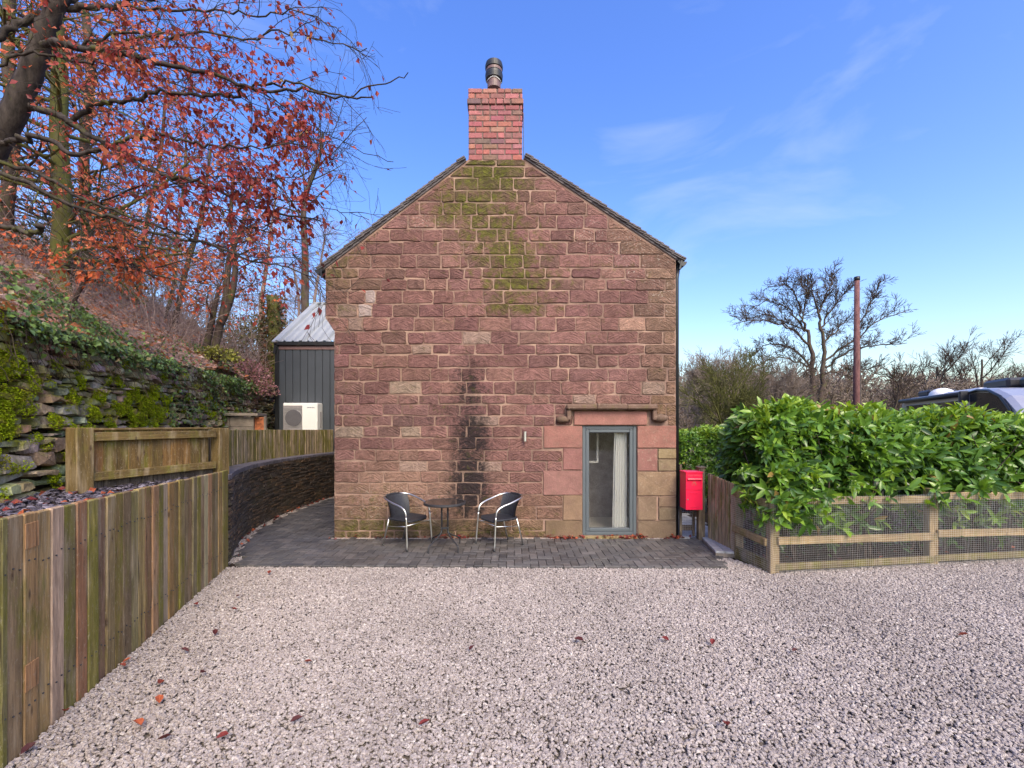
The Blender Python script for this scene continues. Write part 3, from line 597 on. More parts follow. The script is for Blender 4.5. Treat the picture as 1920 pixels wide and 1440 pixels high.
# window : frame, casement, glass
wc = ((WX0 + WX1) / 2, (WZ0 + WZ1) / 2)
def frame(mb, x0, x1, z0, z1, y, t, d, bev=0.006):
    mb.box((x0 + t / 2, y, (z0 + z1) / 2), (t / 2, d, (z1 - z0) / 2), b=bev); mb.box((x1 - t / 2, y, (z0 + z1) / 2), (t / 2, d, (z1 - z0) / 2), b=bev)
    mb.box(((x0 + x1) / 2, y + 0.001, z1 - t / 2), ((x1 - x0) / 2 - t, d, t / 2), b=bev); mb.box(((x0 + x1) / 2, y + 0.001, z0 + t / 2), ((x1 - x0) / 2 - t, d, t / 2), b=bev)
mb = MB(); frame(mb, WX0 + 0.002, WX1 - 0.002, WZ0 + 0.002, WZ1 - 0.002, HY + 0.06, 0.052, 0.05); wf = mb.obj('window_frame', M['grey'], house, HO)
mb = MB(); frame(mb, WX0 + 0.056, WX1 - 0.056, WZ0 + 0.058, WZ1 - 0.056, HY + 0.05, 0.05, 0.036); mb.obj('casement', M['grey'], wf)
bpy.data.objects['casement'].data.transform(Matrix.Translation(-HO))
mb = MB(); mb.box((wc[0], HY + 0.06, wc[1]), ((WX1 - WX0) / 2 - 0.104, 0.004, (WZ1 - WZ0) / 2 - 0.106)); mb.obj('pane', M['glass'], wf, HO)
# the room behind the window
rm = MB(); x0, x1, y0, y1, zf, zc = 0.2, XR - 0.35, HY + T, 8.3, 0.045, 2.25
quad(rm, (x0, y1, zf), (x1, y1, zf), (x1, y1, zc), (x0, y1, zc)); quad(rm, (x0, y0, zf), (x0, y1, zf), (x0, y1, zc), (x0, y0, zc)); quad(rm, (x1, y0, zf), (x1, y1, zf), (x1, y1, zc), (x1, y0, zc))
rm.obj('room_wall', M['roomstone'], house, HO)
rm = MB(); quad(rm, (x0, y0, zc), (x1, y0, zc), (x1, y1, zc), (x0, y1, zc)); rm.obj('room_ceiling', M['plaster'], house, HO)
rm = MB(); quad(rm, (x0, HY + 0.11, zf), (x1, HY + 0.11, zf), (x1, y1, zf), (x0, y1, zf)); rm.obj('room_floor', M['carpet'], house, HO)
# plastered inner reveals
mb = MB()
for a, b in (((WX0 + .02, WZ0 + .02), (WX0 + .02, WZ1 - .02)), ((WX0 + .02, WZ1 - .02), (WX1 - .02, WZ1 - .02)), ((WX1 - .02, WZ1 - .02), (WX1 - .02, WZ0 + .02))):
    quad(mb, (a[0], HY + 0.111, a[1]), (b[0], HY + 0.111, b[1]), (b[0], HY + T, b[1]), (a[0], HY + T, a[1]))
mb.obj('inner_reveal', M['plaster'], house, HO)
# white frame added in the room for the window reflected left in the pane
mb = MB(); frame(mb, 1.245, 1.44, 1.09, 1.70, HY + 0.62, 0.035, 0.02); mb.obj('reflection_frame', M['plaster'], house, HO)
# chimney
CH0, CH1 = hx(878), hx(979.5); CD = 0.55; CZ0 = hz(301)
ch = MB(); cy = HY + CD / 2 - 0.01
ch.box(((CH0 + CH1) / 2, cy, (CZ0 + hz(167)) / 2 - 0.1), ((CH1 - CH0) / 2 - 0.012, CD / 2 - 0.012, (hz(167) - CZ0) / 2 + 0.1), col=(0.8, 0.6, 0.5)); 
chim = ch.obj('chimney', M['cowl'] if False else simple('dark_mortar', (0.15, 0.105, 0.09), 0.95, nscale=30, var=0.3), house, HO)
cv = [301, 290, 280, 270, 260, 248.5, 238, 227.5, 216.5, 207, 197, 186, 175.5, 166]
for ci, (va, vb) in enumerate(zip(cv[:-1], cv[1:])):
    za, zb = hz(va) + 0.005, hz(vb) - 0.005; ex = 0.02 if ci == 10 else (0.004 if ci > 10 else 0)
    xa, xb = CH0 - ex, CH1 + ex; ya, yb = HY - 0.01 - ex, HY + CD - 0.01 + ex
    def lay(length, off):
        p = -off; o = []
        while p < length - 1e-3:
            a_, b_ = max(p, 0), min(p + 0.215, length)
            if random.random() < 0.18 and b_ - a_ > 0.2: o += [(a_, (a_ + b_) / 2), ((a_ + b_) / 2, b_)]
            elif b_ - a_ > 0.03: o.append((a_, b_))
            p += 0.225
        return o
    for side in range(4):
        front = side % 2 == 0; Ls = (xb - xa) if front else (yb - ya) - 0.22
        for a_, b_ in lay(Ls, 0.11 if (ci + side) % 2 else 0.0):
            mb = MB(); c = random.choice([(0.34, 0.12, 0.105), (0.37, 0.145, 0.125), (0.31, 0.105, 0.10), (0.25, 0.115, 0.10), (0.38, 0.16, 0.135), (0.33, 0.12, 0.11), (0.19, 0.105, 0.092)]); c = tuple(x * random.uniform(0.78, 1.05) for x in c)
            hl = (b_ - a_) / 2 - 0.005; pr = random.uniform(-0.002, 0.003)
            if front:
                y = ya + 0.052 - pr if side == 0 else yb - 0.052 + pr
                mb.box((xa + (a_ + b_) / 2, y, (za + zb) / 2), (hl, 0.05, (zb - za) / 2), b=0.006, col=c)
            else:
                x = xa + 0.052 if side == 1 else xb - 0.052
                mb.box((x, ya + 0.11 + (a_ + b_) / 2, (za + zb) / 2), (0.05, hl, (zb - za) / 2), b=0.006, col=c)
            mb.obj('brick', M['brick'], chim, HO)
mb = MB(); cc = Vector(((hx(906) + hx(944)) / 2, HY + 0.27, 0)); k2 = (HY + 0.27) / F; z_ = lambda v: H + (795 - v) * k2
mb.lathe([(0.0, z_(168)), (0.105, z_(168)), (0.105, z_(140)), (0.0, z_(140))], cc, 24); cw = mb.obj('chimney_flue', M['flue'], house, HO)
mb = MB(); mb.lathe([(0.107, z_(153)), (0.134, z_(151)), (0.141, z_(143)), (0.136, z_(139)), (0.11, z_(139)), (0.107, z_(153))], cc, 28); mb.lathe([(0.0, z_(131)), (0.138, z_(131)), (0.142, z_(126)), (0.13, z_(120)), (0.08, z_(115.5)), (0.0, z_(114.5))], cc, 28)
mb.obj('cowl_cap', M['cowl'], cw, HO)
mb = MB(); mb.lathe([(0.128, z_(137)), (0.128, z_(132))], cc, 24); mb.obj('cowl_band', M['flue'], cw, HO)
mb = MB(); mb.tube([(cc.x + 0.112 * math.cos(a), cc.y + 0.112 * math.sin(a), z_(154) + 0.012 * math.sin(3 * a)) for a in np.linspace(0, 6.0, 18)], 0.007, 6); mb.obj('tie_wire', M['white'], cw, HO)
mb = MB(); mb.box((CH1 + 0.022, cy - 0.15, (hz(300) + hz(206)) / 2), (0.004, 0.05, (hz(206) - hz(300)) / 2)); mb.obj('lead_flashing', M['clad'], house, HO)
# roof : slabs, verge tiles (each one), the rest of the courses as one part
def roof_side(a, b, nt_):
    A = Vector((hx(a[0]), 0, hz(a[1]))); B = Vector((hx(b[0]), 0, hz(b[1]))); d = (B - A); L = d.length; d.normalize(); nrm = Vector((-d.z, 0, d.x)) if d.x > 0 else Vector((d.z, 0, -d.x))
    slab = MB(); slab.box((A + B) / 2 + nrm * 0.0 + Vector((0, (HY + YB) / 2, 0)), (L / 2, (YB - HY) / 2 + 0.02, 0.022), ax=(d, Vector((0, 1, 0)), nrm)); rf = slab.obj('roof', M['tile'], house, HO)
    allr = MB(); tl = L / nt_
    tilt = 0.13
    d2 = (d * math.cos(tilt) - nrm * math.sin(tilt)); n2 = (nrm * math.cos(tilt) + d * math.sin(tilt))
    for i in range(nt_):
        c = A + d * (i + 0.45) * tl + nrm * 0.042
        y0_ = HY - 0.055 + random.uniform(-0.012, 0.012)
        mb = MB(); mb.box(c + Vector((0, y0_ + 0.083, 0)), (tl * 0.66, 0.083, 0.012), ax=(d2, Vector((0, 1, 0)), n2), b=0.004); mb.obj('roof_tile', M['tile'], rf, HO)
        mb = MB(); mb.box(c - nrm * 0.026 + Vector((0, y0_ + 0.083, 0)), (tl * 0.66, 0.075, 0.008), ax=(d2, Vector((0, 1, 0)), n2), b=0.003); mb.obj('roof_tile', M['tile'], rf, HO)
        y = y0_ + 0.17
        while y < YB:
            allr.box(c + Vector((0, y + 0.08, 0)), (tl * 0.66, 0.08, 0.012), ax=(d2, Vector((0, 1, 0)), n2)); y += 0.168
    tag(allr.obj('roof_tiles', M['tile'], rf, HO), kind='stuff')
roof_side((600, 508), (873, 300.5), 26); roof_side((1279, 491), (984, 295.5), 28)
# ridge course behind the chimney
mb = MB(); mb.box(((hx(873) + hx(984)) / 2, (HY + CD + YB) / 2, hz(297)), ((hx(984) - hx(873)) / 2 + 0.05, (YB - HY - CD) / 2, 0.03), b=0.02); mb.obj('ridge', M['tile'], house, HO)
# gutters and downpipe
def gutter(uc, vc, sx):
    x, z = hx(uc), hz(vc); mb = MB(); n = 10; V = []; f = []
    for y in (HY - 0.04, YB):
        for k in range(n + 1):
            a = math.pi + math.pi * k / n; V.append((x + 0.06 * math.cos(a), y, z + 0.06 * math.sin(a) * 1.1))
    for k in range(n): f.append((k, k + 1, n + 2 + k, n + 1 + k))
    f.append(tuple(range(n + 1))); mb.add(V, f)
    mb.bar((x - sx * 0.06, HY - 0.02, z + 0.06), (x - sx * 0.06, YB, z + 0.06), 0.02, 0.14); mb.bar((x - sx * 0.05, HY - 0.03, z - 0.12), (x - sx * 0.02, HY - 0.03, z + 0.02), 0.03, 0.03)
    mb.obj('gutter', M['black'], house, HO)
gutter(599, 507, -1); gutter(1279, 492, 1)
mb = MB(); mb.tube([(XR + 0.06, HY + 0.05, hz(495)), (XR + 0.03, HY + 0.05, hz(520)), (XR + 0.03, HY + 0.05, 0.0)], 0.034, 10); mb.obj('downpipe', M['black'], house, HO)

# curtain (hangs inside)
mb = MB(); V = []; f = []; nx, nzv = 40, 8
for j in range(nzv + 1):
    t = j / nzv; z = lerp(0.06, 1.72, t)
    for i in range(nx + 1):
        s_ = i / nx; wd = lerp(0.225, 0.19, t); x = 1.80 - (1 - s_) * wd; V.append((x, HY + 0.175 + 0.028 * math.sin(s_ * 5.5 * 2 * math.pi + 0.6 * math.sin(t * 3)) * lerp(1.1, 0.8, t), z))
for j in range(nzv):
    for i in range(nx): f.append((j * (nx + 1) + i, j * (nx + 1) + i + 1, (j + 1) * (nx + 1) + i + 1, (j + 1) * (nx + 1) + i))
mb.add(V, f, smooth=True); tag(mb.obj('curtain', M['curtain']), 'white pleated curtain hanging inside the tall grey window', 'curtain')
# wall light
t = thing('wall_light', 'small silver cylinder lamp on the stone wall left of the window', 'wall lamp', (hx(984), HY - 0.03, hz(818)))
mb = MB(); mb.lathe([(0.0, -0.075), (0.026, -0.075), (0.026, 0.075), (0.0, 0.075)], (0, -0.045, 0), 16); mb.obj('lamp_body', M['alu'], t)
mb = MB(); mb.box((0, 0.0, 0), (0.02, 0.022, 0.03), b=0.003); mb.obj('bracket', M['alu'], t)

# ------------------------------------------------------------------ block paving (90 degree herringbone)
pav = thing('paving', None, None, (0, 6.2, 0)); tag(pav, kind='structure'); PO = Vector((0, 6.2, 0))
def in_paving(x, y):
    if y < 5.58: return False
    if x > HXR and y > 6.93: return x < 3.35 and y < 12.5
    if y < 6.89: return x < 2.65 + (y - 5.52) * 0.24 and x > Cx(max(y, 5.8)) + 0.13
    return x > Cx(y) + 0.16 and x < XL - 0.02 and y < 12.3
HXR = XR
units = []
PW = 0.1
for a in range(-140, 140):
    for b in range(-80, 80):
        ox, oy = a + 2 * b, a - 2 * b
        for (cx, cy, w, h) in ((ox + 1, oy + 0.5, 2, 1), (ox + 0.5, oy + 2, 1, 2)):
            x, y = cx * PW + 0.03, 5.58 + cy * PW
            if not (-5 < x < 3.4 and 5.4 < y < 12.6): continue
            x0, x1, y0, y1 = x - w * PW / 2, x + w * PW / 2, max(y - h * PW / 2, 5.55 - 0.025 * x * 0.5), y + h * PW / 2
            if y1 - y0 < 0.03 or not in_paving((x0 + x1) / 2, max((y0 + y1) / 2, 5.6)): continue
            lim = 2.65 + ((y0 + y1) / 2 - 5.52) * 0.24
            if y < 6.9 and x1 > lim: x1 = lim
            if x1 - x0 < 0.03: continue
            units.append((x0, x1, y0, y1))
units.sort(key=lambda q: (q[2] + q[3]) / 2 + abs(q[0]) * 0.15)
allp = MB()
for i, (x0, x1, y0, y1) in enumerate(units):
    mb = MB() if i < 298 else allp; r = random.uniform
    c = r(0.8, 1.2); col = random.choice([(0.082, 0.077, 0.076), (0.068, 0.064, 0.065), (0.098, 0.088, 0.084), (0.076, 0.069, 0.066)]); col = tuple(k * c for k in col)
    if x0 > HXR - 0.05 and y0 > 6.9: col = (0.34 * c, 0.335 * c, 0.34 * c)  # passage pavers paler: sky reflection on wet blocks painted into their colour
    ax = (Vector((1, 0, r(-0.012, 0.012))).normalized(), Vector((0, 1, r(-0.012, 0.012))).normalized(), Vector((0, 0, 1)))
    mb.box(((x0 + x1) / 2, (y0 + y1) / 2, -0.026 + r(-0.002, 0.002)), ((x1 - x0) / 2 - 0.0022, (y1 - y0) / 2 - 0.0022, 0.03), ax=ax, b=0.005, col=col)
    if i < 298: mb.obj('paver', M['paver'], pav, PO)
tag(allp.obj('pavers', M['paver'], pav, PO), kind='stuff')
st = thing('paved_step', 'low step of pale grey pavers in front of the picket fence', 'step', (2.9, 6.3, 0)); SO = Vector((2.9, 6.3, 0))
mb = MB(); mb.bar((2.80, 5.98, 0.012), (2.93, 6.72, 0.012), 0.235, 0.05, 0.004); mb.obj('kerb', M['concrete'], st, SO)
for j in range(2):
    for i in range(4):
        a = Vector((2.80, 5.98, 0.05)); d = Vector((0.13, 0.74, 0)); L = d.length; d.normalize(); n = Vector((d.y, -d.x, 0))
        p = a + d * (0.003 + i * L / 4) + n * (-0.06 + 0.118 * j); mb = MB(); mb.bar(p, p + d * (L / 4 - 0.005), 0.113, 0.028, 0.004); mb.obj('paver', M['step'], st, SO)

# ------------------------------------------------------------------ loose stone (instanced on points)
def pebble_object(name, pos, size, tone, mat, kind='stuff'):
    n = len(pos); me = bpy.data.meshes.new(name); me.vertices.add(n); me.vertices.foreach_set('co', pos.astype('f').ravel())
    rot = np.c_[rng.normal(0, 0.30, n), rng.normal(0, 0.30, n), rng.uniform(0, 6.28, n)]
    a = me.attributes.new('rot', 'FLOAT_VECTOR', 'POINT'); a.data.foreach_set('vector', rot.astype('f').ravel())
    a = me.attributes.new('scl', 'FLOAT_VECTOR', 'POINT'); a.data.foreach_set('vector', size.astype('f').ravel())
    a = me.attributes.new('tone', 'FLOAT', 'POINT'); a.data.foreach_set('value', tone.astype('f'))
    ob = bpy.data.objects.new(name, me); COL.objects.link(ob); me.materials.append(mat)
    ng = bpy.data.node_groups.new(name + '_nodes', 'GeometryNodeTree')
    ng.interface.new_socket('Geometry', in_out='INPUT', socket_type='NodeSocketGeometry'); ng.interface.new_socket('Geometry', in_out='OUTPUT', socket_type='NodeSocketGeometry')
    N = ng.nodes.new; L = ng.links.new; gi = N('NodeGroupInput'); go = N('NodeGroupOutput'); jn = N('GeometryNodeJoinGeometry')
    for k in range(5):
        ico = N('GeometryNodeMeshIcoSphere'); ico.inputs['Radius'].default_value = 1; ico.inputs['Subdivisions'].default_value = 2
        sp = N('GeometryNodeSetPosition'); nz = N('ShaderNodeTexNoise'); nz.inputs['Scale'].default_value = 0.75; nz.inputs['Detail'].default_value = 1.0
        pn = N('GeometryNodeInputPosition'); ad = N('ShaderNodeVectorMath'); ad.operation = 'ADD'; ad.inputs[1].default_value = (k * 7.3, k * 3.1, k * 5.7)
        L(pn.outputs[0], ad.inputs[0]); L(ad.outputs[0], nz.inputs['Vector'])
        sb = N('ShaderNodeVectorMath'); sb.operation = 'SUBTRACT'; sb.inputs[1].default_value = (0.5, 0.5, 0.5); L(nz.outputs['Color'], sb.inputs[0])
        sc = N('ShaderNodeVectorMath'); sc.operation = 'SCALE'; sc.inputs['Scale'].default_value = 2.3; L(sb.outputs[0], sc.inputs[0])
        L(ico.outputs['Mesh'], sp.inputs['Geometry']); L(sc.outputs[0], sp.inputs['Offset'])
        ss_ = N('GeometryNodeSetShadeSmooth'); ss_.inputs['Shade Smooth'].default_value = False; L(sp.outputs[0], ss_.inputs['Geometry'])
        sm = N('GeometryNodeSetMaterial'); sm.inputs['Material'].default_value = mat; L(ss_.outputs[0], sm.inputs['Geometry'])
        g2 = N('GeometryNodeGeometryToInstance'); L(sm.outputs[0], g2.inputs[0]); L(g2.outputs[0], jn.inputs[0])
    ip = N('GeometryNodeInstanceOnPoints'); ip.inputs['Pick Instance'].default_value = True
    rv = N('FunctionNodeRandomValue'); rv.data_type = 'INT'; rv.inputs[4].default_value = 0; rv.inputs[5].default_value = 4; L(rv.outputs[2], ip.inputs['Instance Index'])
    ar = N('GeometryNodeInputNamedAttribute'); ar.data_type = 'FLOAT_VECTOR'; ar.inputs[0].default_value = 'rot'; as_ = N('GeometryNodeInputNamedAttribute'); as_.data_type = 'FLOAT_VECTOR'; as_.inputs[0].default_value = 'scl'
    e2r = N('FunctionNodeEulerToRotation'); L(ar.outputs[0], e2r.inputs[0])
    L(gi.outputs[0], ip.inputs['Points']); L(jn.outputs[0], ip.inputs['Instance']); L(e2r.outputs[0], ip.inputs['Rotation']); L(as_.outputs[0], ip.inputs['Scale']); L(ip.outputs[0], go.inputs[0])
    md = ob.modifiers.new('stones', 'NODES'); md.node_group = ng
    return tag(ob, kind=kind)
FENCE_R = [(3.08, 5.36), (5.28, 5.70), (9.0, 6.25)]
def fr_y(x): return float(np.interp(x, [p[0] for p in FENCE_R], [p[1] for p in FENCE_R]))
def scatter(n, x0, x1, y0, y1, test, z0, z1):
    x = rng.uniform(x0, x1, n); y = rng.uniform(y0, y1, n); k = np.array([test(a, b) for a, b in zip(x, y)]); x, y = x[k], y[k]
    return np.c_[x, y, rng.uniform(z0, z1, len(x))]
def t_front(x, y):
    if x < Fx(y) + 0.01: return False
    if abs(x) > 1.16 * y + 0.35: return False
    if x < 2.62: return y < 5.535 - 0.0125 * x
    if x < 3.08: return y < 5.36 + (3.08 - x) * 2.6 and not (x < 2.99 and y > 5.95)
    return y < fr_y(x) + 0.06
a = scatter(330000, -4.0, 7.0, 1.7, 6.3, t_front, -0.024, -0.008)
b = scatter(5200, -2.75, 2.5, 6.885, 6.965, lambda x, y: True, -0.03, -0.002)
c = scatter(60000, -4.7, -3.4, 5.75, 12, lambda x, y: Cx(y) + 0.005 < x < Cx(y) + 0.15, -0.03, -0.002)
pos = np.r_[a, b, c]; n = len(pos)
big = rng.uniform(0.0062, 0.0135, n); big[len(a):] *= 0.85
print('pebbles', n)
pebble_object('gravel', pos, np.c_[big, big * rng.uniform(0.6, 0.95, n), big * rng.uniform(0.35, 0.7, n)], np.clip(rng.normal(0.56, 0.19, n), 0, 1), M['gravelm'])
d = scatter(26000, -6.2, -2.2, 1.5, 9.5, lambda x, y: Wx(y) - 0.02 < x < ((Fx(y) - 0.06) if y < 5.75 else Cx(y) - 0.3) and x > -1.3 * y - 0.5, BED - 0.005, BED + 0.03)
n = len(d); big = rng.uniform(0.012, 0.03, n)
pebble_object('slate_chippings', d, np.c_[big, big * rng.uniform(0.5, 0.9, n), big * rng.uniform(0.15, 0.3, n)], rng.uniform(0, 1, n), M['slatem'])

# ------------------------------------------------------------------ plank retaining fence on the left
pf = thing('plank_fence', 'long retaining fence of mismatched upright reclaimed planks on the left', 'fence', (-3.0, 3.8, 0)); PFO = Vector((-3.0, 3.8, 0))
bpx = [0, 13, 43.6, 71, 96, 120.6, 143, 163, 183.5, 199.5, 215.6, 231, 247, 260, 273, 285, 297, 306, 316.5, 326.6, 336, 345, 353, 361, 369, 376, 383, 390, 397, 403, 409.6, 417, 427]
def fence_y(u):                                    # ray of photo column u meets the fence line
    m = (u - 960) / F; s_ = -0.97 / 3.5; return (-2.59 - 2.3 * s_) / (m - s_)
WOOD = {'o': (0.19, 0.135, 0.058), 'b': (0.235, 0.16, 0.08), 't': (0.31, 0.20, 0.085), 'g': (0.40, 0.325, 0.20), 'y': (0.255, 0.20, 0.06), 'r': (0.26, 0.145, 0.062), 'd': (0.18, 0.12, 0.06)}
kinds = ['o', 'b', 't', 't', 'g', 'o', 'r', 'y', 'd', 'b', 'o', 'd', 'b', 't', 'd', 't', 'o', 'g', 'r', 'd', 'o', 'b', 'b', 'd', 'y', 'b', 'g', 't', 'd', 'b', 't', 'o', 'o']
ysb = [0.35 + 0.13 * i for i in range(15)]
ybs = [y for y in ysb if y < fence_y(0) - 0.06] + [fence_y(u) for u in bpx]
nd = len(ybs) - len(bpx); fd = Vector((-0.97, 3.5, 0)).normalized(); fn = Vector((3.5, 0.97, 0)).normalized()
for i in range(len(ybs) - 1):
    y0, y1 = ybs[i], ybs[i + 1]; k = kinds[i - nd] if i >= nd else random.choice('obtgyrd')
    p0 = Vector((Fx(y0), y0, 0)); p1 = Vector((Fx(y1), y1, 0)); ztop = lerp(1.255, 1.162, (y0 - 2.3) / 3.5) + random.uniform(-.006, .006); ln = (p1 - p0).length
    mb = MB(); pr = random.uniform(-0.006, 0.008); c = tuple(q * random.uniform(0.88, 1.12) for q in WOOD[k]); tl_ = random.uniform(-0.004, 0.004)
    mb.box((p0 + p1) / 2 + fn * (pr - 0.02) + Vector((0, 0, ztop / 2 - 0.05)), (ln / 2 - 0.002, 0.02, ztop / 2 + 0.05), ax=(fd, fn, (Vector((0, 0, 1)) + fd * tl_).normalized()), b=0.006, col=c, wear=({'o': 0.52, 'y': 0.58, 't': 0.36, 'g': 0.2, 'r': 0.36, 'b': 0.36, 'd': 0.38}[k],) * 3)
    mb.obj('plank', M['woodv'], pf, PFO)
    if i - nd == 2:                                  # the patched plank
        for zz, hh in ((1.13, 0.07), (0.36, 0.075)):
            mb = MB(); mb.box((p0 + p1) / 2 + fn * (pr + 0.001) + Vector((0, 0, zz)), (ln / 2 - 0.003, 0.003, hh), ax=(fd, fn, (Vector((0, 0, 1)) + fd * (0.0)).normalized()), b=0.003, col=(0.36, 0.19, 0.085), wear=(0.1, 0, 0)); mb.obj('patch', M['woodv'], pf, PFO)
mb = MB()
for y0, y1 in zip(ybs[:-1], ybs[1:]):
    for zz in (0.22, 0.98):
        for q in ((.3, .7) if y1 - y0 > .09 else (.5,)):
            y = lerp(y0, y1, q); mb.box(Vector((Fx(y), y, zz + random.uniform(-.02, .02))) + fn * 0.006, (0.0045, 0.004, 0.0045), ax=(fd, fn, Vector((0, 0, 1))), b=.002)
tag(mb.obj('nail_heads', M['dark'], pf, PFO), kind='stuff')
mb = MB(); mb.bar((Fx(0.3) - 0.06, 0.3, 0.95), (Fx(5.75) - 0.06, 5.75, 0.95), 0.04, 0.12, col=(0.12, 0.09, 0.06)); mb.obj('back_rail', M['woodh'], pf, PFO)

# ------------------------------------------------------------------ curved slate wall with blue brick capping
cwall = thing('curved_slate_wall', 'dark curved retaining wall of thin stacked slate with blue brick capping', 'wall', (-4.3, 8.4, 0)); CO = Vector((-4.3, 8.4, 0))
cy_ = np.linspace(5.8, 12.3, 140); cp = np.array([(Cx(y), y) for y in cy_])
ker = np.ones(9) / 9; sm_ = np.r_[[cp[0, 0]] * 4, cp[:, 0], [cp[-1, 0]] * 4]; cp[:, 0] = np.convolve(sm_, ker, 'valid')
dl = np.r_[0, np.cumsum(np.hypot(*np.diff(cp, axis=0).T))]; CL = dl[-1]
def cpt(s): return Vector((np.interp(s, dl, cp[:, 0]), np.interp(s, dl, cp[:, 1]), 0))
def cnr(s):
    t = (cpt(min(s + 0.05, CL)) - cpt(max(s - 0.05, 0))).normalized(); return t, Vector((t.y, -t.x, 0))
ctop = lambda s: lerp(1.02, 0.97, s / CL)
core = MB(); n = 60
for i in range(n):
    s0, s1 = CL * i / n, CL * (i + 1) / n; a, b = cpt(s0), cpt(s1); na, nb = cnr(s0)[1], cnr(s1)[1]; z = Vector((0, 0, 1))
    for q in ((a - na * .03, b - nb * .03, b - nb * .03 + z * ctop(s1), a - na * .03 + z * ctop(s0)), (a - na * .03 + z * ctop(s0), b - nb * .01 + z * ctop(s1), b - nb * .25 + z * ctop(s1), a - na * .25 + z * ctop(s0))): quad(core, *q)
a, na = cpt(0), cnr(0)[1]; quad(core, a, a - na * 0.25, a - na * 0.25 + Vector((0, 0, 1.02)), a + Vector((0, 0, 1.02)))
core.obj('wall_core', M['soil'], cwall, CO)
sl = MB(); zc_ = 0.0
while zc_ < 1.0:
    hgt = random.uniform(0.014, 0.034); s_ = random.uniform(-0.15, 0)
    while s_ < CL:
        w = random.uniform(0.07, 0.28); sm = s_ + w / 2
        if 0 < sm < CL:
            t, nn = cnr(sm); p = cpt(sm) + Vector((0, 0, zc_ + hgt / 2)) + nn * random.uniform(-0.012, 0.012)
            c = random.choice([(0.8, 0.8, 0.85), (1.1, 0.95, 0.8), (1, 1, 1), (0.7, 0.65, 0.6), (1.5, 1.2, 0.9), (0.5, 0.5, 0.5)])
            sl.box(p, (w / 2 - 0.003, 0.03, hgt / 2 - 0.0015), ax=(t, nn, (Vector((0, 0, 1)) + t * random.uniform(-0.03, 0.03)).normalized()), col=c)
        s_ += w
    zc_ += hgt
tag(sl.obj('slate_courses', M['slatewall'], cwall, CO), kind='stuff')
cap = MB(); s_ = 0.0
while s_ < CL - 0.03:
    t, nn = cnr(s_ + 0.036); p = cpt(s_ + 0.036) + Vector((0, 0, ctop(s_) + 0.035)) - nn * 0.10 + Vector((0, 0, random.uniform(-.002, .002)))
    c_ = random.uniform(0.8, 1.25); cap.box(p, (0.0335, 0.125, 0.034), ax=(t, nn, Vector((0, 0, 1))), b=0.005, col=(c_, c_, c_)); s_ += 0.0745
tag(cap.obj('capping_bricks', M['capping'], cwall, CO), kind='stuff')

# ------------------------------------------------------------------ board fence following the curved wall
bf = thing('board_fence', 'greenish board fence standing on the curved slate wall below the white fan unit', 'fence', (-4.5, 8.4, 1.05)); BO = Vector((-4.5, 8.4, 1.05))
s_ = 0.02; nb_ = 0
while s_ < CL - 0.12 and cpt(s_).y < 11.3:
    w = random.choice([0.095, 0.1, 0.1, 0.07]); t, nn = cnr(s_ + w / 2); p = cpt(s_ + w / 2) - nn * 0.245
    zt = lerp(1.665, 1.585, s_ / CL); zb_ = ctop(s_) + 0.03; mb = MB()
    mb.box(p + Vector((0, 0, (zt + zb_) / 2)) + nn * random.uniform(-0.006, 0.006), (w / 2 - 0.003, 0.011, (zt - zb_) / 2), ax=(t, nn, Vector((0, 0, 1))), b=0.004, col=random.choice([(0.36, 0.27, 0.18), (0.40, 0.31, 0.215), (0.30, 0.225, 0.14), (0.34, 0.27, 0.20)]), wear=(random.uniform(0.42, 0.68), 0, 0))
    mb.obj('board', M['woodv'], bf, BO); s_ += w
for zz in (1.2, 1.52):
    mb = MB()
    for i in range(20):
        s0, s1 = CL * 0.84 * i / 20, CL * 0.84 * (i + 1) / 20; mb.bar(cpt(s0) - cnr(s0)[1] * 0.31 + Vector((0, 0, zz)), cpt(s1) - cnr(s1)[1] * 0.31 + Vector((0, 0, zz)), 0.04, 0.08, 0.003, col=(0.25, 0.18, 0.1))
    mb.obj('rail', M['woodh'], bf, BO)
for s0, z0 in ((4.35, 1.47), (4.8, 1.55), (4.75, 1.2)):   # galvanised hinges and latch
    t, nn = cnr(s0); mb = MB(); mb.box(cpt(s0) - nn * 0.25 + Vector((0, 0, z0)), (0.09 if z0 > 1.5 or z0 < 1.3 else 0.045, 0.004, 0.018 if z0 > 1.5 or z0 < 1.3 else 0.04), ax=(t, nn, Vector((0, 0, 1))), b=0.002); mb.obj('hinge', M['steel'], bf, BO)
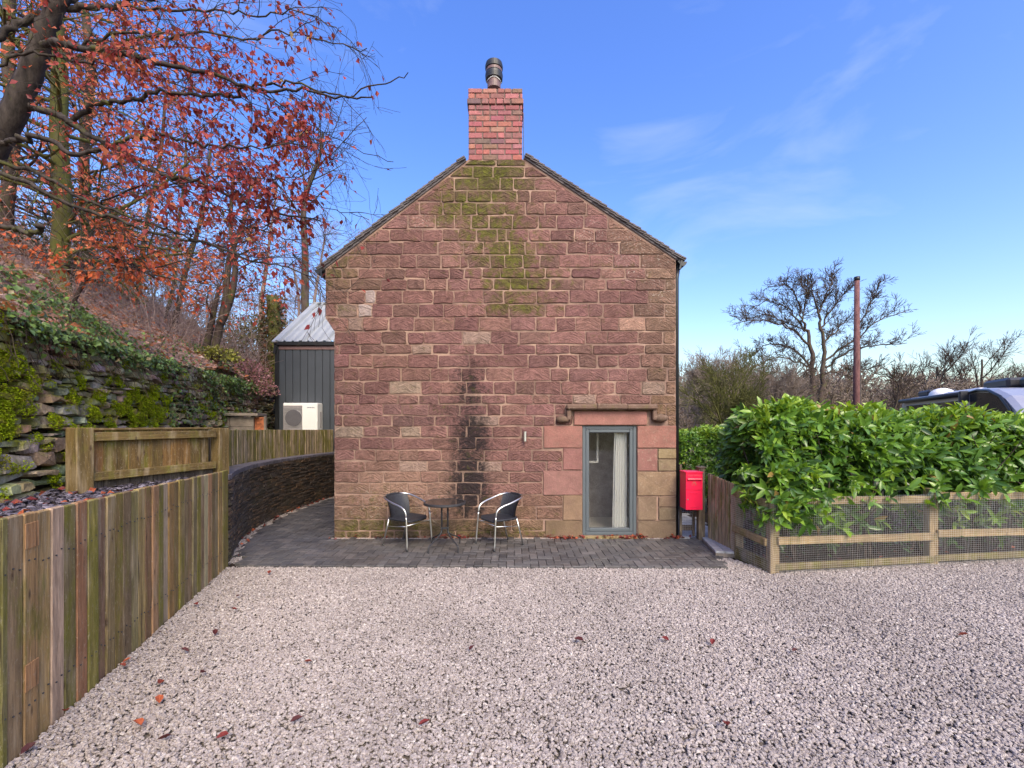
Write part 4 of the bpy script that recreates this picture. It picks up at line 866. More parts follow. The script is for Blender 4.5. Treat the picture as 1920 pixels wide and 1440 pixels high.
# panel between two stout posts
pn = thing('panel_fence', 'short green stained timber fence panel between two stout posts by the mossy wall', 'fence', (-4.1, 4.4, BED)); NO = Vector((-4.1, 4.4, BED))
pa, pb_ = Vector((-4.13, 4.35, 0)), Vector((-3.76, 5.86, 0)); pd = (pb_ - pa); PL = pd.length; pd.normalize(); pnn = Vector((pd.y, -pd.x, 0))
gwood = (0.15, 0.10, 0.036)
for q, zt in ((pa, 1.705), (pb_, 1.69)):
    mb = MB(); mb.box(q + Vector((0, 0, (BED - 0.1 + zt) / 2)), (0.075, 0.075, (zt - BED + 0.1) / 2), ax=(pd, pnn, Vector((0, 0, 1))), b=0.008, col=gwood, wear=(0.36, 0, 0)); mb.obj('post', M['woodv'], pn, NO)
q = pa + pd * 0.085; i = 0
while (q - pa).length < PL - 0.21:
    w = 0.118; mb = MB(); c = random.choice([(0.15, 0.092, 0.03), (0.19, 0.105, 0.035), (0.12, 0.078, 0.026), (0.215, 0.11, 0.042)])
    mb.box(q + pd * (w / 2) - pnn * (0.0 if i % 2 else 0.008) + Vector((0, 0, 1.435)), (w / 2 + 0.004, 0.008, 0.245), ax=(pd, pnn, Vector((0, 0, 1))), b=0.003, col=c, wear=(random.uniform(0.25, 0.5), 0, 0)); mb.obj('board', M['woodv'], pn, NO); q = q + pd * w; i += 1
for zz in (1.615, 1.225):
    mb = MB(); mb.bar(pa + pd * 0.08 + pnn * 0.032 + Vector((0, 0, zz)), pa + pd * (PL - 0.10) + pnn * 0.032 + Vector((0, 0, zz)), 0.045, 0.085, col=gwood, up=Vector((0, 0, 1))); mb.w = [(0.42, 0, 0)] * len(mb.v); mb.obj('rail', M['woodh'], pn, NO)
mb = MB(); mb.bar(pa + pd * 0.08 + Vector((0, 0, 1.688)), pa + pd * (PL - 0.12) + Vector((0, 0, 1.688)), 0.05, 0.022, col=gwood); mb.obj('cap_strip', M['woodh'], pn, NO)
for i in range(11):
    mb = MB(); s0 = 0.09 + i * 0.125; mb.box(pa + pd * (s0 + 0.06) - pnn * 0.02 + Vector((0, 0, BED + 0.04)), (0.06, 0.008, 0.1), ax=(pd, pnn, Vector((0, 0, 1))), b=0.002, col=(0.10, 0.075, 0.055), wear=(0.2, 0, 0)); mb.obj('kick_board', M['woodv'], pn, NO)

# ------------------------------------------------------------------ dry stone wall
dw = thing('dry_stone_wall', 'mossy dry stone retaining wall of rough grey limestone below the wooded bank', 'wall', (-4.6, 5, BED)); DO = Vector((-4.6, 5, BED))
wy = np.linspace(1.2, 13.5, 200); wp = np.array([(Wx(y), y) for y in wy]); wl = np.r_[0, np.cumsum(np.hypot(*np.diff(wp, axis=0).T))]
def wpt(s): return Vector((np.interp(s, wl, wp[:, 0]), np.interp(s, wl, wp[:, 1]), 0))
def wnr(s):
    t = (wpt(s + 0.2) - wpt(max(s - 0.2, 0))).normalized(); return t, Vector((t.y, -t.x, 0))
def wmap(s, z, d):
    t, nn = wnr(s); lean = 0.14 * (z - BED) / 1.5
    wob = 0.05 * math.sin(s * 2.1) * math.sin(z * 2.7 + s) - 0.05
    return wpt(s) + nn * (d - lean + wob) + Vector((0, 0, z))
def wmoss(s, z, y): 
    m = 0.0
    def b(cy, cz, sy, sz, a): return a * math.exp(-((y - cy) / sy) ** 2 - ((z - cz) / sz) ** 2)
    return max(b(3.65, 2.05, 0.62, 0.62, 0.98), b(3.5, 1.55, 0.7, 0.3, 0.62), b(6.3, 1.95, 1.0, 0.42, 0.66), b(4.2, 1.3, 0.6, 0.15, 0.3), b(8.5, 2.1, 0.8, 0.5, 0.4), b(5.2, 1.9, 1.2, 0.6, 0.42), 0.22)
wstones = []; z = BED - 0.12
while z < 2.72:
    h0 = random.uniform(0.07, 0.19) if z < 1.55 else random.uniform(0.05, 0.12); s_ = random.uniform(-0.2, 0)
    while s_ < wl[-1] - 0.3:
        w = random.uniform(0.10, 0.42) * (1 if z < 1.55 else 0.75); hh = h0
        if random.random() < 0.25 and h0 > 0.13:
            parts = ((z, z + h0 * 0.5), (z + h0 * 0.5, z + h0))
        else: parts = ((z, z + h0),)
        for za, zb2 in parts:
            if s_ > 0:
                j = [random.uniform(-0.026, 0.026) * (1 if k % 2 else 1.3) for k in range(8)]
                wstones.append([(s_ + j[0], za + j[1]), (s_ + w + j[2], za + j[3]), (s_ + w + j[4], zb2 + j[5]), (s_ + j[6], zb2 + j[7])])
        s_ += w
    z += h0
def wkey(p):
    q = wmap(p[0][0], p[0][1], 0); vis = -1.16 * q.y < q.x
    return -(area(p) / q.y ** 2) * (1 if vis else 0.001)
wstones.sort(key=wkey); rest = MB(); cnt = 0
for i, p in enumerate(wstones):
    r = random.Random(3000 + i); sc = p[0][0]; zc2 = p[0][1]; y = wpt(sc).y
    if wmap(*p[0], 0).y > 12.9: continue
    c = r.choice([(0.33, 0.275, 0.20), (0.39, 0.335, 0.25), (0.27, 0.22, 0.155), (0.43, 0.38, 0.30), (0.34, 0.265, 0.18)]); c = tuple(k * r.uniform(0.75, 1.15) for k in c)
    mo = wmoss(sc, zc2, y) + r.uniform(-0.12, 0.12)
    mb = MB() if cnt < 290 else rest
    ok = add_stone(mb, p, wmap, c, lambda a, b: (mo, 0, 0), r.uniform(0.0, 0.09), gap=r.uniform(0.012, 0.03), rnd=0.014, bev=r.uniform(0.008, 0.02), jit=0.014, back=0.12, bulge=r.uniform(-0.01, 0.02), seed=5000 + i)
    if ok and cnt < 290: mb.obj('stone', M['rubble'], dw, DO)
    cnt += 1
tag(rest.obj('small_stones', M['rubble'], dw, DO), kind='stuff')
core = MB()
for i in range(60):
    s0, s1 = wl[-1] * i / 60, wl[-1] * (i + 1) / 60
    quad(core, wmap(s0, BED - .2, -0.04), wmap(s1, BED - .2, -0.04), wmap(s1, 2.72, -0.04), wmap(s0, 2.72, -0.04)); quad(core, wmap(s0, 2.72, -0.04), wmap(s1, 2.72, -0.04), wmap(s1, 2.74, -0.45), wmap(s0, 2.74, -0.45))
core.obj('earth_core', M['soil'], dw, DO)

# ------------------------------------------------------------------ dark clad building, fan unit, hut
sh = thing('clad_building', 'narrow dark grey clad annexe with pale corrugated roof behind the cottage', 'building', (-5, 11.7, 0)); SHO = Vector((-5, 11.7, 0))
sx0, sx1, sy0, szE = -5.97, -2.9, 11.6, 3.80
mb = MB(); mb.box(((sx0 + sx1) / 2, sy0 + 2.2, szE / 2), ((sx1 - sx0) / 2 - 0.012, 2.188, szE / 2)); mb.obj('wall', M['clad'], sh, SHO)
for i in range(17):
    x = sx0 + 0.02 + i * 0.19
    if x > sx1 - 0.1: break
    mb = MB(); mb.box((x + 0.085, sy0 - 0.006, szE / 2), (0.0875, 0.016, szE / 2 - 0.004), b=0.006); mb.obj('cladding_board', M['clad'], sh, SHO)
mb = MB(); mb.box((sx0 + 0.0, sy0 - 0.01, szE / 2), (0.05, 0.05, szE / 2 - 0.01), b=0.004); mb.obj('corner_trim', M['black'], sh, SHO)
mb = MB(); dr = Vector((0, 2.2, 1.48)).normalized(); nr_ = Vector((0, -1.48, 2.2)).normalized(); RL = 2.75; V = []; f = []; xs = np.arange(sx0 - 0.06, sx1 + 0.1, 0.03)
for x in xs:
    k = (x - sx0) % 0.2; hgt = 0.07 if k < 0.07 else (0.0 if k > 0.09 and k < 0.18 else 0.02)
    for t in (-0.1, RL): V.append(Vector((x, sy0, szE + 0.05)) + dr * t + nr_ * hgt)
for i in range(len(xs) - 1): f.append((2 * i, 2 * i + 2, 2 * i + 3, 2 * i + 1))
mb.add(V, f); rf = mb.obj('roof', M['roofm'], sh, SHO)
mb = MB(); mb.box(Vector((sx0 - 0.03, sy0, szE + 0.05)) + dr * (RL / 2 - 0.05) + nr_ * 0.03, (0.075, RL / 2 + 0.06, 0.018), ax=(Vector((1, 0, 0)), dr, nr_), b=0.004); mb.obj('verge_flashing', M['roofm'], rf, SHO)
mb = MB(); mb.box(((sx0 + sx1) / 2, sy0 + 2.30, szE + 1.61), ((sx1 - sx0) / 2 + 0.06, 0.12, 0.02), b=0.006); mb.obj('ridge_flashing', M['roofm'], rf, SHO)
mb = MB(); mb.box(((sx0 + sx1) / 2, sy0 - 0.05, szE - 0.02), ((sx1 - sx0) / 2 + 0.05, 0.045, 0.05), b=0.01); mb.obj('gutter', M['black'], sh, SHO)
mb = MB(); mb.box(((sx0 + sx1) / 2, sy0 - 0.03, szE - 0.12), ((sx1 - sx0) / 2 - 0.02, 0.012, 0.05), b=0.003, col=(0.16, 0.09, 0.07)); mb.obj('fascia', M['flue'], sh, SHO)
mb = MB(); mb.bar((sx0 - 0.05, sy0 - 0.06, szE - 0.28), (sx0 - 0.01, sy0 - 0.06, szE - 0.02), 0.07, 0.07); mb.obj('gutter_end', M['black'], sh, SHO)
mb = MB(); V = [(sx0, sy0, szE), (sx0, sy0 + 4.4, szE), (sx0, sy0 + 2.2, szE + 1.48)]; mb.add(V, [(0, 1, 2)]); mb.obj('gable', M['clad'], sh, SHO)

def text_mesh(name, s_, size, ext, mat, parent, loc, rot=(R_(90), 0, 0), xs=1.0):
    cu = bpy.data.curves.new(name, 'FONT'); cu.body = s_; cu.size = size; cu.extrude = ext; cu.align_x = 'CENTER'; cu.align_y = 'CENTER'
    tmp = bpy.data.objects.new(name, cu); COL.objects.link(tmp); dg = bpy.context.evaluated_depsgraph_get(); me = bpy.data.meshes.new_from_object(tmp.evaluated_get(dg)); bpy.data.objects.remove(tmp)
    me.materials.clear(); me.materials.append(mat); ob = bpy.data.objects.new(name, me); COL.objects.link(ob); ob.parent = parent; ob.location = loc; ob.rotation_euler = rot; ob.scale = (xs, 1, 1); return ob
AY = 11.25; ax0, ax1 = (530.5 - 960) / F * AY, (595 - 960) / F * AY; az1 = H + (795 - 755.5) / F * AY; az0 = az1 - 0.72
ac = thing('fan_unit', 'white outdoor heat pump unit with round fan grille beside the dark cladding', 'heat pump', ((ax0 + ax1) / 2, AY + 0.16, az0)); ac_h = az1 - az0; ac_w = ax1 - ax0
mb = MB(); mb.box((0, 0, ac_h / 2), (ac_w / 2, 0.16, ac_h / 2), b=0.015); mb.obj('casing', M['white'], ac)
mb = MB(); mb.box((-ac_w / 2 + 0.245, -0.163, ac_h / 2 - 0.005), (0.235, 0.004, ac_h / 2 - 0.06), b=0.002); mb.obj('fan_recess', M['grille'], ac)
mb = MB(); c0 = Vector((-ac_w / 2 + 0.265, -0.172, ac_h / 2 - 0.01))
for rr in (0.21, 0.175, 0.14, 0.105, 0.07, 0.035): mb.tube([c0 + Vector((rr * math.cos(a), 0, rr * math.sin(a))) for a in np.linspace(0, 2 * math.pi, 25)[:-1]], 0.004, 4, closed=True)
for k in range(-6, 7): mb.bar(c0 + Vector((-0.225, 0, k * 0.038)), c0 + Vector((0.21, 0, k * 0.038)), 0.004, 0.008, 0)
for k in range(-6, 7): mb.bar(c0 + Vector((k * 0.035, 0, -0.25)), c0 + Vector((k * 0.035, 0, 0.25)), 0.004, 0.005, 0, up=Vector((1, 0, 0)))
mb.obj('fan_guard', M['silver'], ac)
mb = MB()
mb.lathe([(0.0, 0), (0.205, 0), (0.205, 0.01), (0, 0.01)], (0, 0, 0), 28); ob = mb.obj('fan', simple('fan_dark_grey', (0.10, 0.095, 0.105), 0.6, bump=0), ac); ob.location = c0 + Vector((0, 0.005, 0)); ob.rotation_euler = (R_(90), 0, 0)  # plain dark grey disc behind the guard
mb = MB()
for k in range(9): mb.bar((ac_w / 2 - 0.27, -0.161, 0.05 + k * 0.055), (ac_w / 2 - 0.03, -0.161, 0.05 + k * 0.055), 0.006, 0.012, 0)
mb.obj('vent_slots', M['white'], ac)
text_mesh('logo', 'SAMSUNG', 0.043, 0.002, M['acink'], ac, (ac_w / 2 - 0.16, -0.162, ac_h - 0.115))
mb = MB(); mb.box((ac_w / 2 + 0.002, 0.04, ac_h * 0.42), (0.004, 0.035, 0.2), b=0.002); mb.obj('side_handle', M['grille'], ac)
for sx in (-1, 1):
    mb = MB(); mb.bar((sx * 0.28, -0.16, -0.02), (sx * 0.28, 0.17, -0.02), 0.04, 0.04); mb.obj('bracket', M['steel'], ac)
ht = thing('block_hut', 'small concrete block bunker with flat lid and orange door beside the stone wall', 'bunker', (-5.5, 9.6, BED)); HTO = Vector((-5.5, 9.6, BED))
hp = P(450, 790, 9.4); hp.z = 0; hax = (Vector((0.97, 0.24, 0)).normalized(), Vector((-0.24, 0.97, 0)).normalized(), Vector((0, 0, 1)))
htop = 1.93
for j in range(4):
    for i in range(2):
        mb = MB(); mb.box(hp + hax[0] * (-0.33 + i * 0.44 + (0.0)) + Vector((0, 0, BED + 0.07 + j * 0.2 + 0.03)), (0.215, 0.25, 0.097), ax=hax, b=0.006); mb.obj('block', M['concrete'], ht, HTO)
mb = MB(); mb.box(hp + hax[0] * (-0.1) + Vector((0, 0, htop)), (0.52, 0.33, 0.028), ax=hax, b=0.006); mb.obj('lid', M['concrete'], ht, HTO)
dx = hp + hax[0] * 0.345
hb2 = P(480, 790, 9.2); mb = MB(); mb.box(Vector((hb2.x, 9.32, 1.68)), (0.10, 0.012, 0.2), b=0.004); mb.obj('door', M['rust'], ht, HTO)
for xx in (hb2.x - 0.125, hb2.x + 0.115):
    mb = MB(); mb.box((xx, 9.335, 1.68), (0.024, 0.025, 0.215), b=0.004); mb.obj('door_jamb', M['concrete'], ht, HTO)

# ------------------------------------------------------------------ bistro chairs and table
def smooth_pts(pts, n=4):
    P_ = [Vector(p) for p in pts]; out = []
    for i in range(len(P_) - 1):
        a, b, c, d = P_[max(i - 1, 0)], P_[i], P_[i + 1], P_[min(i + 2, len(P_) - 1)]
        for k in range(n):
            t = k / n; out.append(0.5 * ((2 * b) + (-a + c) * t + (2 * a - 5 * b + 4 * c - d) * t * t + (-a + 3 * b - 3 * c + d) * t ** 3))
    out.append(P_[-1]); return out
def make_chair(label, loc, rz):
    t = thing('bistro_chair', label, 'chair', loc, 'aluminium bistro chairs at the round table', rz)   # local +y = front
    side = [(0.255, 0.255, 0.012), (0.245, 0.235, 0.30), (0.24, 0.222, 0.46), (0.243, 0.20, 0.545), (0.25, 0.13, 0.595), (0.262, -0.02, 0.64), (0.245, -0.17, 0.685), (0.17, -0.265, 0.705), (0.0, -0.30, 0.712)]
    loop = smooth_pts(side, 4); full = loop + [Vector((-p.x, p.y, p.z)) for p in reversed(loop[:-1])]
    n0 = 8
    mb = MB(); mb.tube(full[n0:-n0], 0.0125, 10); mb.obj('arm_frame', M['alu'], t)
    for sx in (1, -1):
        mb = MB(); mb.tube([Vector((p.x * sx, p.y, p.z)) for p in loop[:n0 + 1]], 0.0125, 10); lg = mb.obj('leg', M['alu'], t)
        mb = MB(); mb.tube([(0.255 * sx, 0.256, 0.0), (0.255 * sx, 0.255, 0.03)], 0.0155, 10); mb.obj('foot_cap', M['black'], lg)
        mb = MB(); mb.tube([(0.2 * sx, -0.262, 0.012), (0.195 * sx, -0.20, 0.24), (0.19 * sx, -0.155, 0.40)], 0.0115, 10); lg = mb.obj('leg', M['alu'], t)
        mb = MB(); mb.tube([(0.2 * sx, -0.263, 0.0), (0.2 * sx, -0.262, 0.03)], 0.0145, 10); mb.obj('foot_cap', M['black'], lg)
        mb = MB(); mb.tube([(0.243 * sx, 0.232, 0.335), (0.197 * sx, -0.19, 0.285)], 0.006, 8); mb.obj('stretcher', M['alu'], t)
    mb = MB(); mb.tube([(-0.243, 0.232, 0.345), (0.243, 0.232, 0.345)], 0.006, 8); mb.obj('stretcher', M['alu'], t)
    # seat : rounded slab, dished
    mb = MB(); V = []; f = []; n = 28; rings = (0.0, 0.5, 0.88, 1.0, 1.02, 1.0, 0.85)
    zs = (0.398, 0.402, 0.412, 0.416, 0.402, 0.388, 0.385)
    for rr, zz in zip(rings, zs):
        for k in range(n):
            a = 2 * math.pi * k / n; e = 0.45; cx = math.copysign(abs(math.cos(a)) ** e, math.cos(a)); sy = math.copysign(abs(math.sin(a)) ** e, math.sin(a))
            V.append((0.222 * cx * rr, 0.022 + 0.215 * sy * rr, zz - (0.018 if sy * rr > 0.85 else 0)))
    for i in range(len(rings) - 1):
        for k in range(n): f.append((i * n + k, i * n + (k + 1) % n, (i + 1) * n + (k + 1) % n, (i + 1) * n + k))
    mb.add(V, f, smooth=True); mb.obj('seat', M['rattan'], t)
    # back : wraps from the seat up to the top tube
    mb = MB(); V = []; f = []; nu, nv = 18, 8
    for side_, off in ((0, 0.006), (1, -0.008)):
        for j in range(nv + 1):
            v = j / nv
            for i in range(nu + 1):
                a = lerp(-1.18, 1.18, i / nu); top = Vector((0.205 * math.sin(a) * 1.1, -0.30 + 0.17 * (1 - math.cos(a)), 0.722 - 0.028 * (a / 1.18) ** 2)); bot = Vector((0.195 * math.sin(a), -0.175 + 0.085 * (1 - math.cos(a)), 0.40))
                p = bot.lerp(top, v); p.y += 0.02 * math.sin(v * math.pi) + off; V.append(p)
    m_ = (nu + 1) * (nv + 1)
    for j in range(nv):
        for i in range(nu):
            a = j * (nu + 1) + i; f.append((a, a + 1, a + nu + 2, a + nu + 1)); f.append((m_ + a, m_ + a + nu + 1, m_ + a + nu + 2, m_ + a + 1))
    mb.add(V, f, smooth=True); mb.obj('backrest', M['rattan'], t)
    wrap = [p for p in full if abs(p.x) < 0.16 and p.z > 0.68]; mb = MB(); mb.tube(wrap, 0.0165, 10); mb.obj('top_wrap', M['rattan'], t)
    return t
def facing(ang): return ang - math.pi / 2          # local +y towards world angle
make_chair('aluminium chair with black woven seat left of the table, turned to the right', (-1.515, 6.545, 0), facing(R_(-31)))
make_chair('aluminium chair with black woven seat right of the table, turned to the left', (-0.17, 6.545, 0), facing(R_(214)))
tb = thing('bistro_table', 'round black glass topped bistro table between the two chairs', 'table', (-0.94, 6.36, 0), None, R_(4))
mb = MB(); mb.lathe([(0.0, 0.652), (0.272, 0.652)], (0, 0, 0), 48); mb.obj('table_top', M['tabletop'], tb)
mb = MB(); mb.lathe([(0.268, 0.653), (0.282, 0.656), (0.292, 0.650), (0.294, 0.630), (0.288, 0.620), (0.262, 0.620), (0.262, 0.651)], (0, 0, 0), 48); mb.obj('rim', M['dark'], tb)
for sx in (-1, 1):
    mb = MB(); mb.tube([(sx * 0.042, 0, 0.635), (sx * 0.042, 0, 0.215)], 0.0125, 10); mb.obj('column', M['dark'], tb)
    for sy in (-1, 1):
        mb = MB(); mb.tube(smooth_pts([(sx * 0.046, sy * 0.012, 0.30), (sx * 0.05, sy * 0.02, 0.225), (sx * 0.10, sy * 0.10, 0.165), (sx * 0.185, sy * 0.225, 0.10), (sx * 0.197, sy * 0.245, 0.06), (sx * 0.198, sy * 0.247, 0.0)], 5), 0.0105, 9); mb.obj('leg', M['dark'], tb)
for zz in (0.60, 0.285):
    mb = MB(); mb.bar((-0.042, 0, zz), (0.042, 0, zz), 0.012, 0.03, 0.002); mb.obj('cross_bar', M['dark'], tb)
for a in (0, 1):
    mb = MB(); c = Vector((math.cos(a * math.pi / 2), math.sin(a * math.pi / 2), 0)) * 0.265; mb.bar(c + Vector((0, 0, 0.63)), -c + Vector((0, 0, 0.63)), 0.02, 0.012, 0.002); mb.obj('top_brace', M['dark'], tb)

# ------------------------------------------------------------------ gate, post box, picket fence
gt = thing('garden_gate', 'dark timber gate filled with wire mesh between the cottage corner and gate post', 'gate', (2.63, 6.98, 0)); GO = Vector((2.63, 6.98, 0))
dkw = (0.085, 0.06, 0.045)
for x0, zt in ((2.585, 1.12), (2.782, 0.98)):
    mb = MB(); mb.bar((x0, 6.98, 0.02), (x0, 6.98, zt), 0.035, 0.04, 0.003, col=dkw); mb.obj('stile', M['woodv'], gt, GO)
for zz in (0.15, 0.96):
    mb = MB(); mb.bar((2.60, 6.98, zz), (2.76, 6.98, zz), 0.03, 0.08, 0.003, col=dkw); mb.obj('rail', M['woodh'], gt, GO)
def mesh_panel(mb, a, b, z0, z1, sp=0.0255, r=0.0011, hang=None):
    a, b = Vector(a), Vector(b); L = (b - a).length; n = int(L / sp); d = (b - a) / n
    def tri(p, q):
        t = (q - p).normalized(); x = t.orthogonal().normalized() * r; y = t.cross(x)
        V = [p + x, p - x * 0.5 + y * 0.87, p - x * 0.5 - y * 0.87, q + x, q - x * 0.5 + y * 0.87, q - x * 0.5 - y * 0.87]
        mb.add(V, [(0, 1, 4, 3), (1, 2, 5, 4), (2, 0, 3, 5)])
    Z = Vector((0, 0, 1)); nz = int((z1 - z0) / sp)
    def wob(i, z): 
        nn = Vector((-(b - a).y, (b - a).x, 0)).normalized(); return nn * 0.008 * math.sin(i * 0.35 + z * 4) * math.sin(i * 0.11)
    for i in range(n + 1):
        zs = np.linspace(z0, z1, 4)
        for za, zb2 in zip(zs[:-1], zs[1:]): tri(a + d * i + Z * za + wob(i, za), a + d * i + Z * zb2 + wob(i, zb2))
    for k in range(nz + 1):
        z = z0 + k * sp; st_ = 6
        for i in range(0, n, st_): j = min(i + st_, n); tri(a + d * i + Z * z + wob(i, z), a + d * j + Z * z + wob(j, z))
mb = MB(); mesh_panel(mb, (2.60, 6.96, 0), (2.76, 6.96, 0), 0.02, 0.95); tag(mb.obj('wire_mesh', M['wire'], gt, GO), kind='stuff')
gp = thing('gate_post', 'square weathered gate post to the right of the red post box', 'post', (2.84, 6.85, 0)); 
mb = MB(); mb.box((0, 0, 0.52), (0.048, 0.048, 0.56), b=0.006, col=(0.155, 0.11, 0.075), wear=(0.35, 0, 0)); mb.obj('shaft', M['woodv'], gp)
mb = MB(); mb.box((0, 0, 1.09), (0.058, 0.058, 0.012), b=0.008, col=(0.2, 0.15, 0.11), wear=(0.1, 0, 0)); mb.obj('post_cap', M['woodv'], gp)
# post box
bx = thing('post_box', 'bright red wall post box with letter flap fixed beside the gate post', 'post box', (2.655, 6.75, 0.485)); bw, bh, bd = 0.128, 0.56, 0.11
mb = MB(); mb.box((0, 0, bh / 2 - 0.006), (bw - 0.004, bd, bh / 2 - 0.012), b=0.006); mb.obj('body', M['red'], bx)
mb = MB(); mb.box((0, -0.008, bh - 0.010), (bw + 0.004, bd + 0.012, 0.010), b=0.006); mb.obj('lid', M['red'], bx)
mb = MB(); mb.box((0, -bd - 0.006, 0.145), (bw - 0.006, 0.006, 0.142), b=0.003); dr_ = mb.obj('door', M['red'], bx)
mb = MB(); mb.lathe([(0, 0), (0.009, 0), (0.009, 0.012), (0, 0.012)], (0, 0, 0), 12); lk = mb.obj('lock', M['steel'], dr_); lk.location = (-0.095, -bd - 0.011, 0.155); lk.rotation_euler = (R_(90), 0, 0)
for zz in (0.245, 0.05):
    mb = MB(); mb.box((0, -bd - 0.014, zz), (0.055, 0.003, 0.006), b=0.002); mb.obj('door_rib', M['red'], dr_)
mb = MB(); mb.box((0, -bd - 0.006, 0.42), (bw - 0.006, 0.006, 0.128), b=0.003); mb.obj('front_panel', M['red'], bx)
mb = MB(); mb.box((0, -bd - 0.024, 0.453), (0.105, 0.014, 0.013), ax=(Vector((1, 0, 0)), Vector((0, 0.94, -0.34)), Vector((0, 0.34, 0.94))), b=0.004); mb.obj('letter_flap', M['red'], bx)
text_mesh('lettering', 'POST OFFICE', 0.031, 0.0025, simple('dull_red_lettering', (0.72, 0.10, 0.13), 0.4, bump=0), bx, (0, -bd - 0.0125, 0.503))
em = text_mesh('emblem', 'E  R', 0.045, 0.0025, M['gold'], bx, (0, -bd - 0.0125, 0.375))
text_mesh('emblem', 'II', 0.024, 0.0025, M['gold'], bx, (0, -bd - 0.0125, 0.362))
mb = MB()
for k in range(5): a = -1 + k * 0.5; mb.box((a * 0.018, 0, 0.012 - abs(a) * 0.004), (0.003, 0.003, 0.012), b=0.001)
mb.box((0, 0, -0.002), (0.024, 0.003, 0.004), b=0.001); cr = mb.obj('crown', M['gold'], bx); cr.location = (0, -bd - 0.0135, 0.395)
# picket run and return of the post-and-rail fence
pk = thing('picket_fence', 'short run of upright weathered pickets behind the pale step', 'fence', (2.95, 6.4, 0)); KO = Vector((2.95, 6.4, 0))
ka, kb = Vector((2.905, 6.74, 0)), Vector((2.955, 6.06, 0)); n = 7
for i in range(n):
    p = ka.lerp(kb, (i + 0.5) / n); zt = lerp(1.01, 0.94, i / n); mb = MB(); mb.box(p + Vector((0, 0, zt / 2)), (0.012, 0.037, zt / 2), ax=(Vector((0.99, 0.07, 0)), Vector((-0.07, 0.99, 0)), Vector((0, 0, 1))), b=0.004, col=random.choice([(0.42, 0.30, 0.19), (0.36, 0.26, 0.16), (0.46, 0.34, 0.22)]), wear=(0.42, 0, 0)); mb.obj('picket', M['woodv'], pk, KO)
for zz in (0.25, 0.8):
    mb = MB(); mb.bar(ka + Vector((0.035, 0, zz)), kb + Vector((0.035, 0, zz)), 0.04, 0.08, col=(0.2, 0.14, 0.1)); mb.obj('rail', M['woodh'], pk, KO)
rfz = thing('rail_fence', 'low post and rail fence with wire mesh around the laurel hedge', 'fence', (3.08, 5.36, 0)); RO = Vector((3.08, 5.36, 0))
fw = (0.30, 0.215, 0.115)
posts = [((2.985, 6.02), 0.90), ((3.08, 5.38), 0.94), ((5.28, 5.74), 0.93), ((7.5, 6.06), 0.95)]
for (x, y), zt in posts:
    mb = MB(); mb.box((x, y, zt / 2 - 0.05), (0.055, 0.05, zt / 2 + 0.05), b=0.006, col=fw, wear=(0.35, 0, 0)); mb.obj('post', M['woodv'], rfz, RO)
for (p, q) in zip(posts[:-1], posts[1:]):
    pv, qv = Vector((*p[0], 0)), Vector((*q[0], 0)); dd = (qv - pv).normalized(); off = Vector((dd.y, -dd.x, 0)) * 0.07
    for z0, z1 in ((0.845, 0.80), (0.375, 0.34)):
        mb = MB(); mb.bar(pv + off + Vector((0, 0, z0)) + dd * 0.01, qv + off + Vector((0, 0, z1)) - dd * 0.01, 0.04, 0.09, 0.006, col=fw); mb.w = [(0.36, 0, 0)] * len(mb.v); mb.obj('rail', M['woodh'], rfz, RO)
    mb = MB(); mb.bar(pv + off * 0.6 + Vector((0, 0, 0.06)), qv + off * 0.6 + Vector((0, 0, 0.05)), 0.03, 0.16 if q is posts[1] else 0.08, 0.004, col=(0.17, 0.13, 0.07)); mb.w = [(0.5, 0, 0)] * len(mb.v); mb.obj('gravel_board', M['woodh'], rfz, RO)
wm = MB(); mesh_panel(wm, (2.92, 6.06, 0), (3.03, 5.30, 0), 0.0, 0.86); mesh_panel(wm, (3.03, 5.28, 0), (5.30, 5.625, 0), 0.0, 0.88); mesh_panel(wm, (5.30, 5.625, 0), (7.5, 5.95, 0), 0.0, 0.87)
tag(wm.obj('wire_mesh', M['wire'], rfz, RO), kind='stuff')
mb = MB(); mb.add([(2.95, 6.95, -0.02), (3.06, 5.4, -0.02), (5.28, 5.74, -0.02), (9, 6.3, -0.02), (9, 9, -0.02), (3.35, 9, -0.02)], [(0, 1, 2, 3, 4, 5)]); tag(mb.obj('hedge_soil', M['soil']), kind='structure')

# ------------------------------------------------------------------ leaves
def unit(a): return a / np.maximum(np.linalg.norm(a, axis=1, keepdims=True), 1e-9)
def leaf_geo(pos, d, up, L, W, kind='diamond', fold=0.18, droop=0.12):
    n = len(pos); d = unit(d); side = unit(np.cross(d, up)); nr = np.cross(side, d); L = L[:, None]; W = W[:, None]
    if kind == 'laurel':
        pr = [(0, 0, 0), (.28, .40, 1), (.66, .42, 1), (1, 0, 0), (.66, -.42, 1), (.28, -.40, 1), (.33, 0, 0), (.68, 0, 0)]
        tri = [(0, 5, 6), (0, 6, 1), (1, 6, 7), (1, 7, 2), (6, 5, 4), (6, 4, 7), (2, 7, 3), (7, 4, 3)]
    elif kind == 'beech':
        pr = [(0, 0, 0), (.42, .5, 1), (1, 0, 0), (.42, -.5, 1), (.45, 0, 0)]; tri = [(0, 4, 1), (1, 4, 2), (4, 0, 3), (4, 3, 2)]
    else:
        pr = [(0, 0, 0), (.42, .5, 1), (1, 0, 0), (.42, -.5, 1)]; tri = [(0, 2, 1), (0, 3, 2)]
    V = []
    for (t, s, u) in pr: V.append(pos + d * (L * t) + side * (W * s) + nr * (W * fold * u - L * droop * t * t))
    V = np.stack(V, 1).reshape(-1, 3); T = np.array(tri); Fc = (T[None] + (np.arange(n) * len(pr))[:, None, None]).reshape(-1, 3)
    return V, Fc, len(pr)
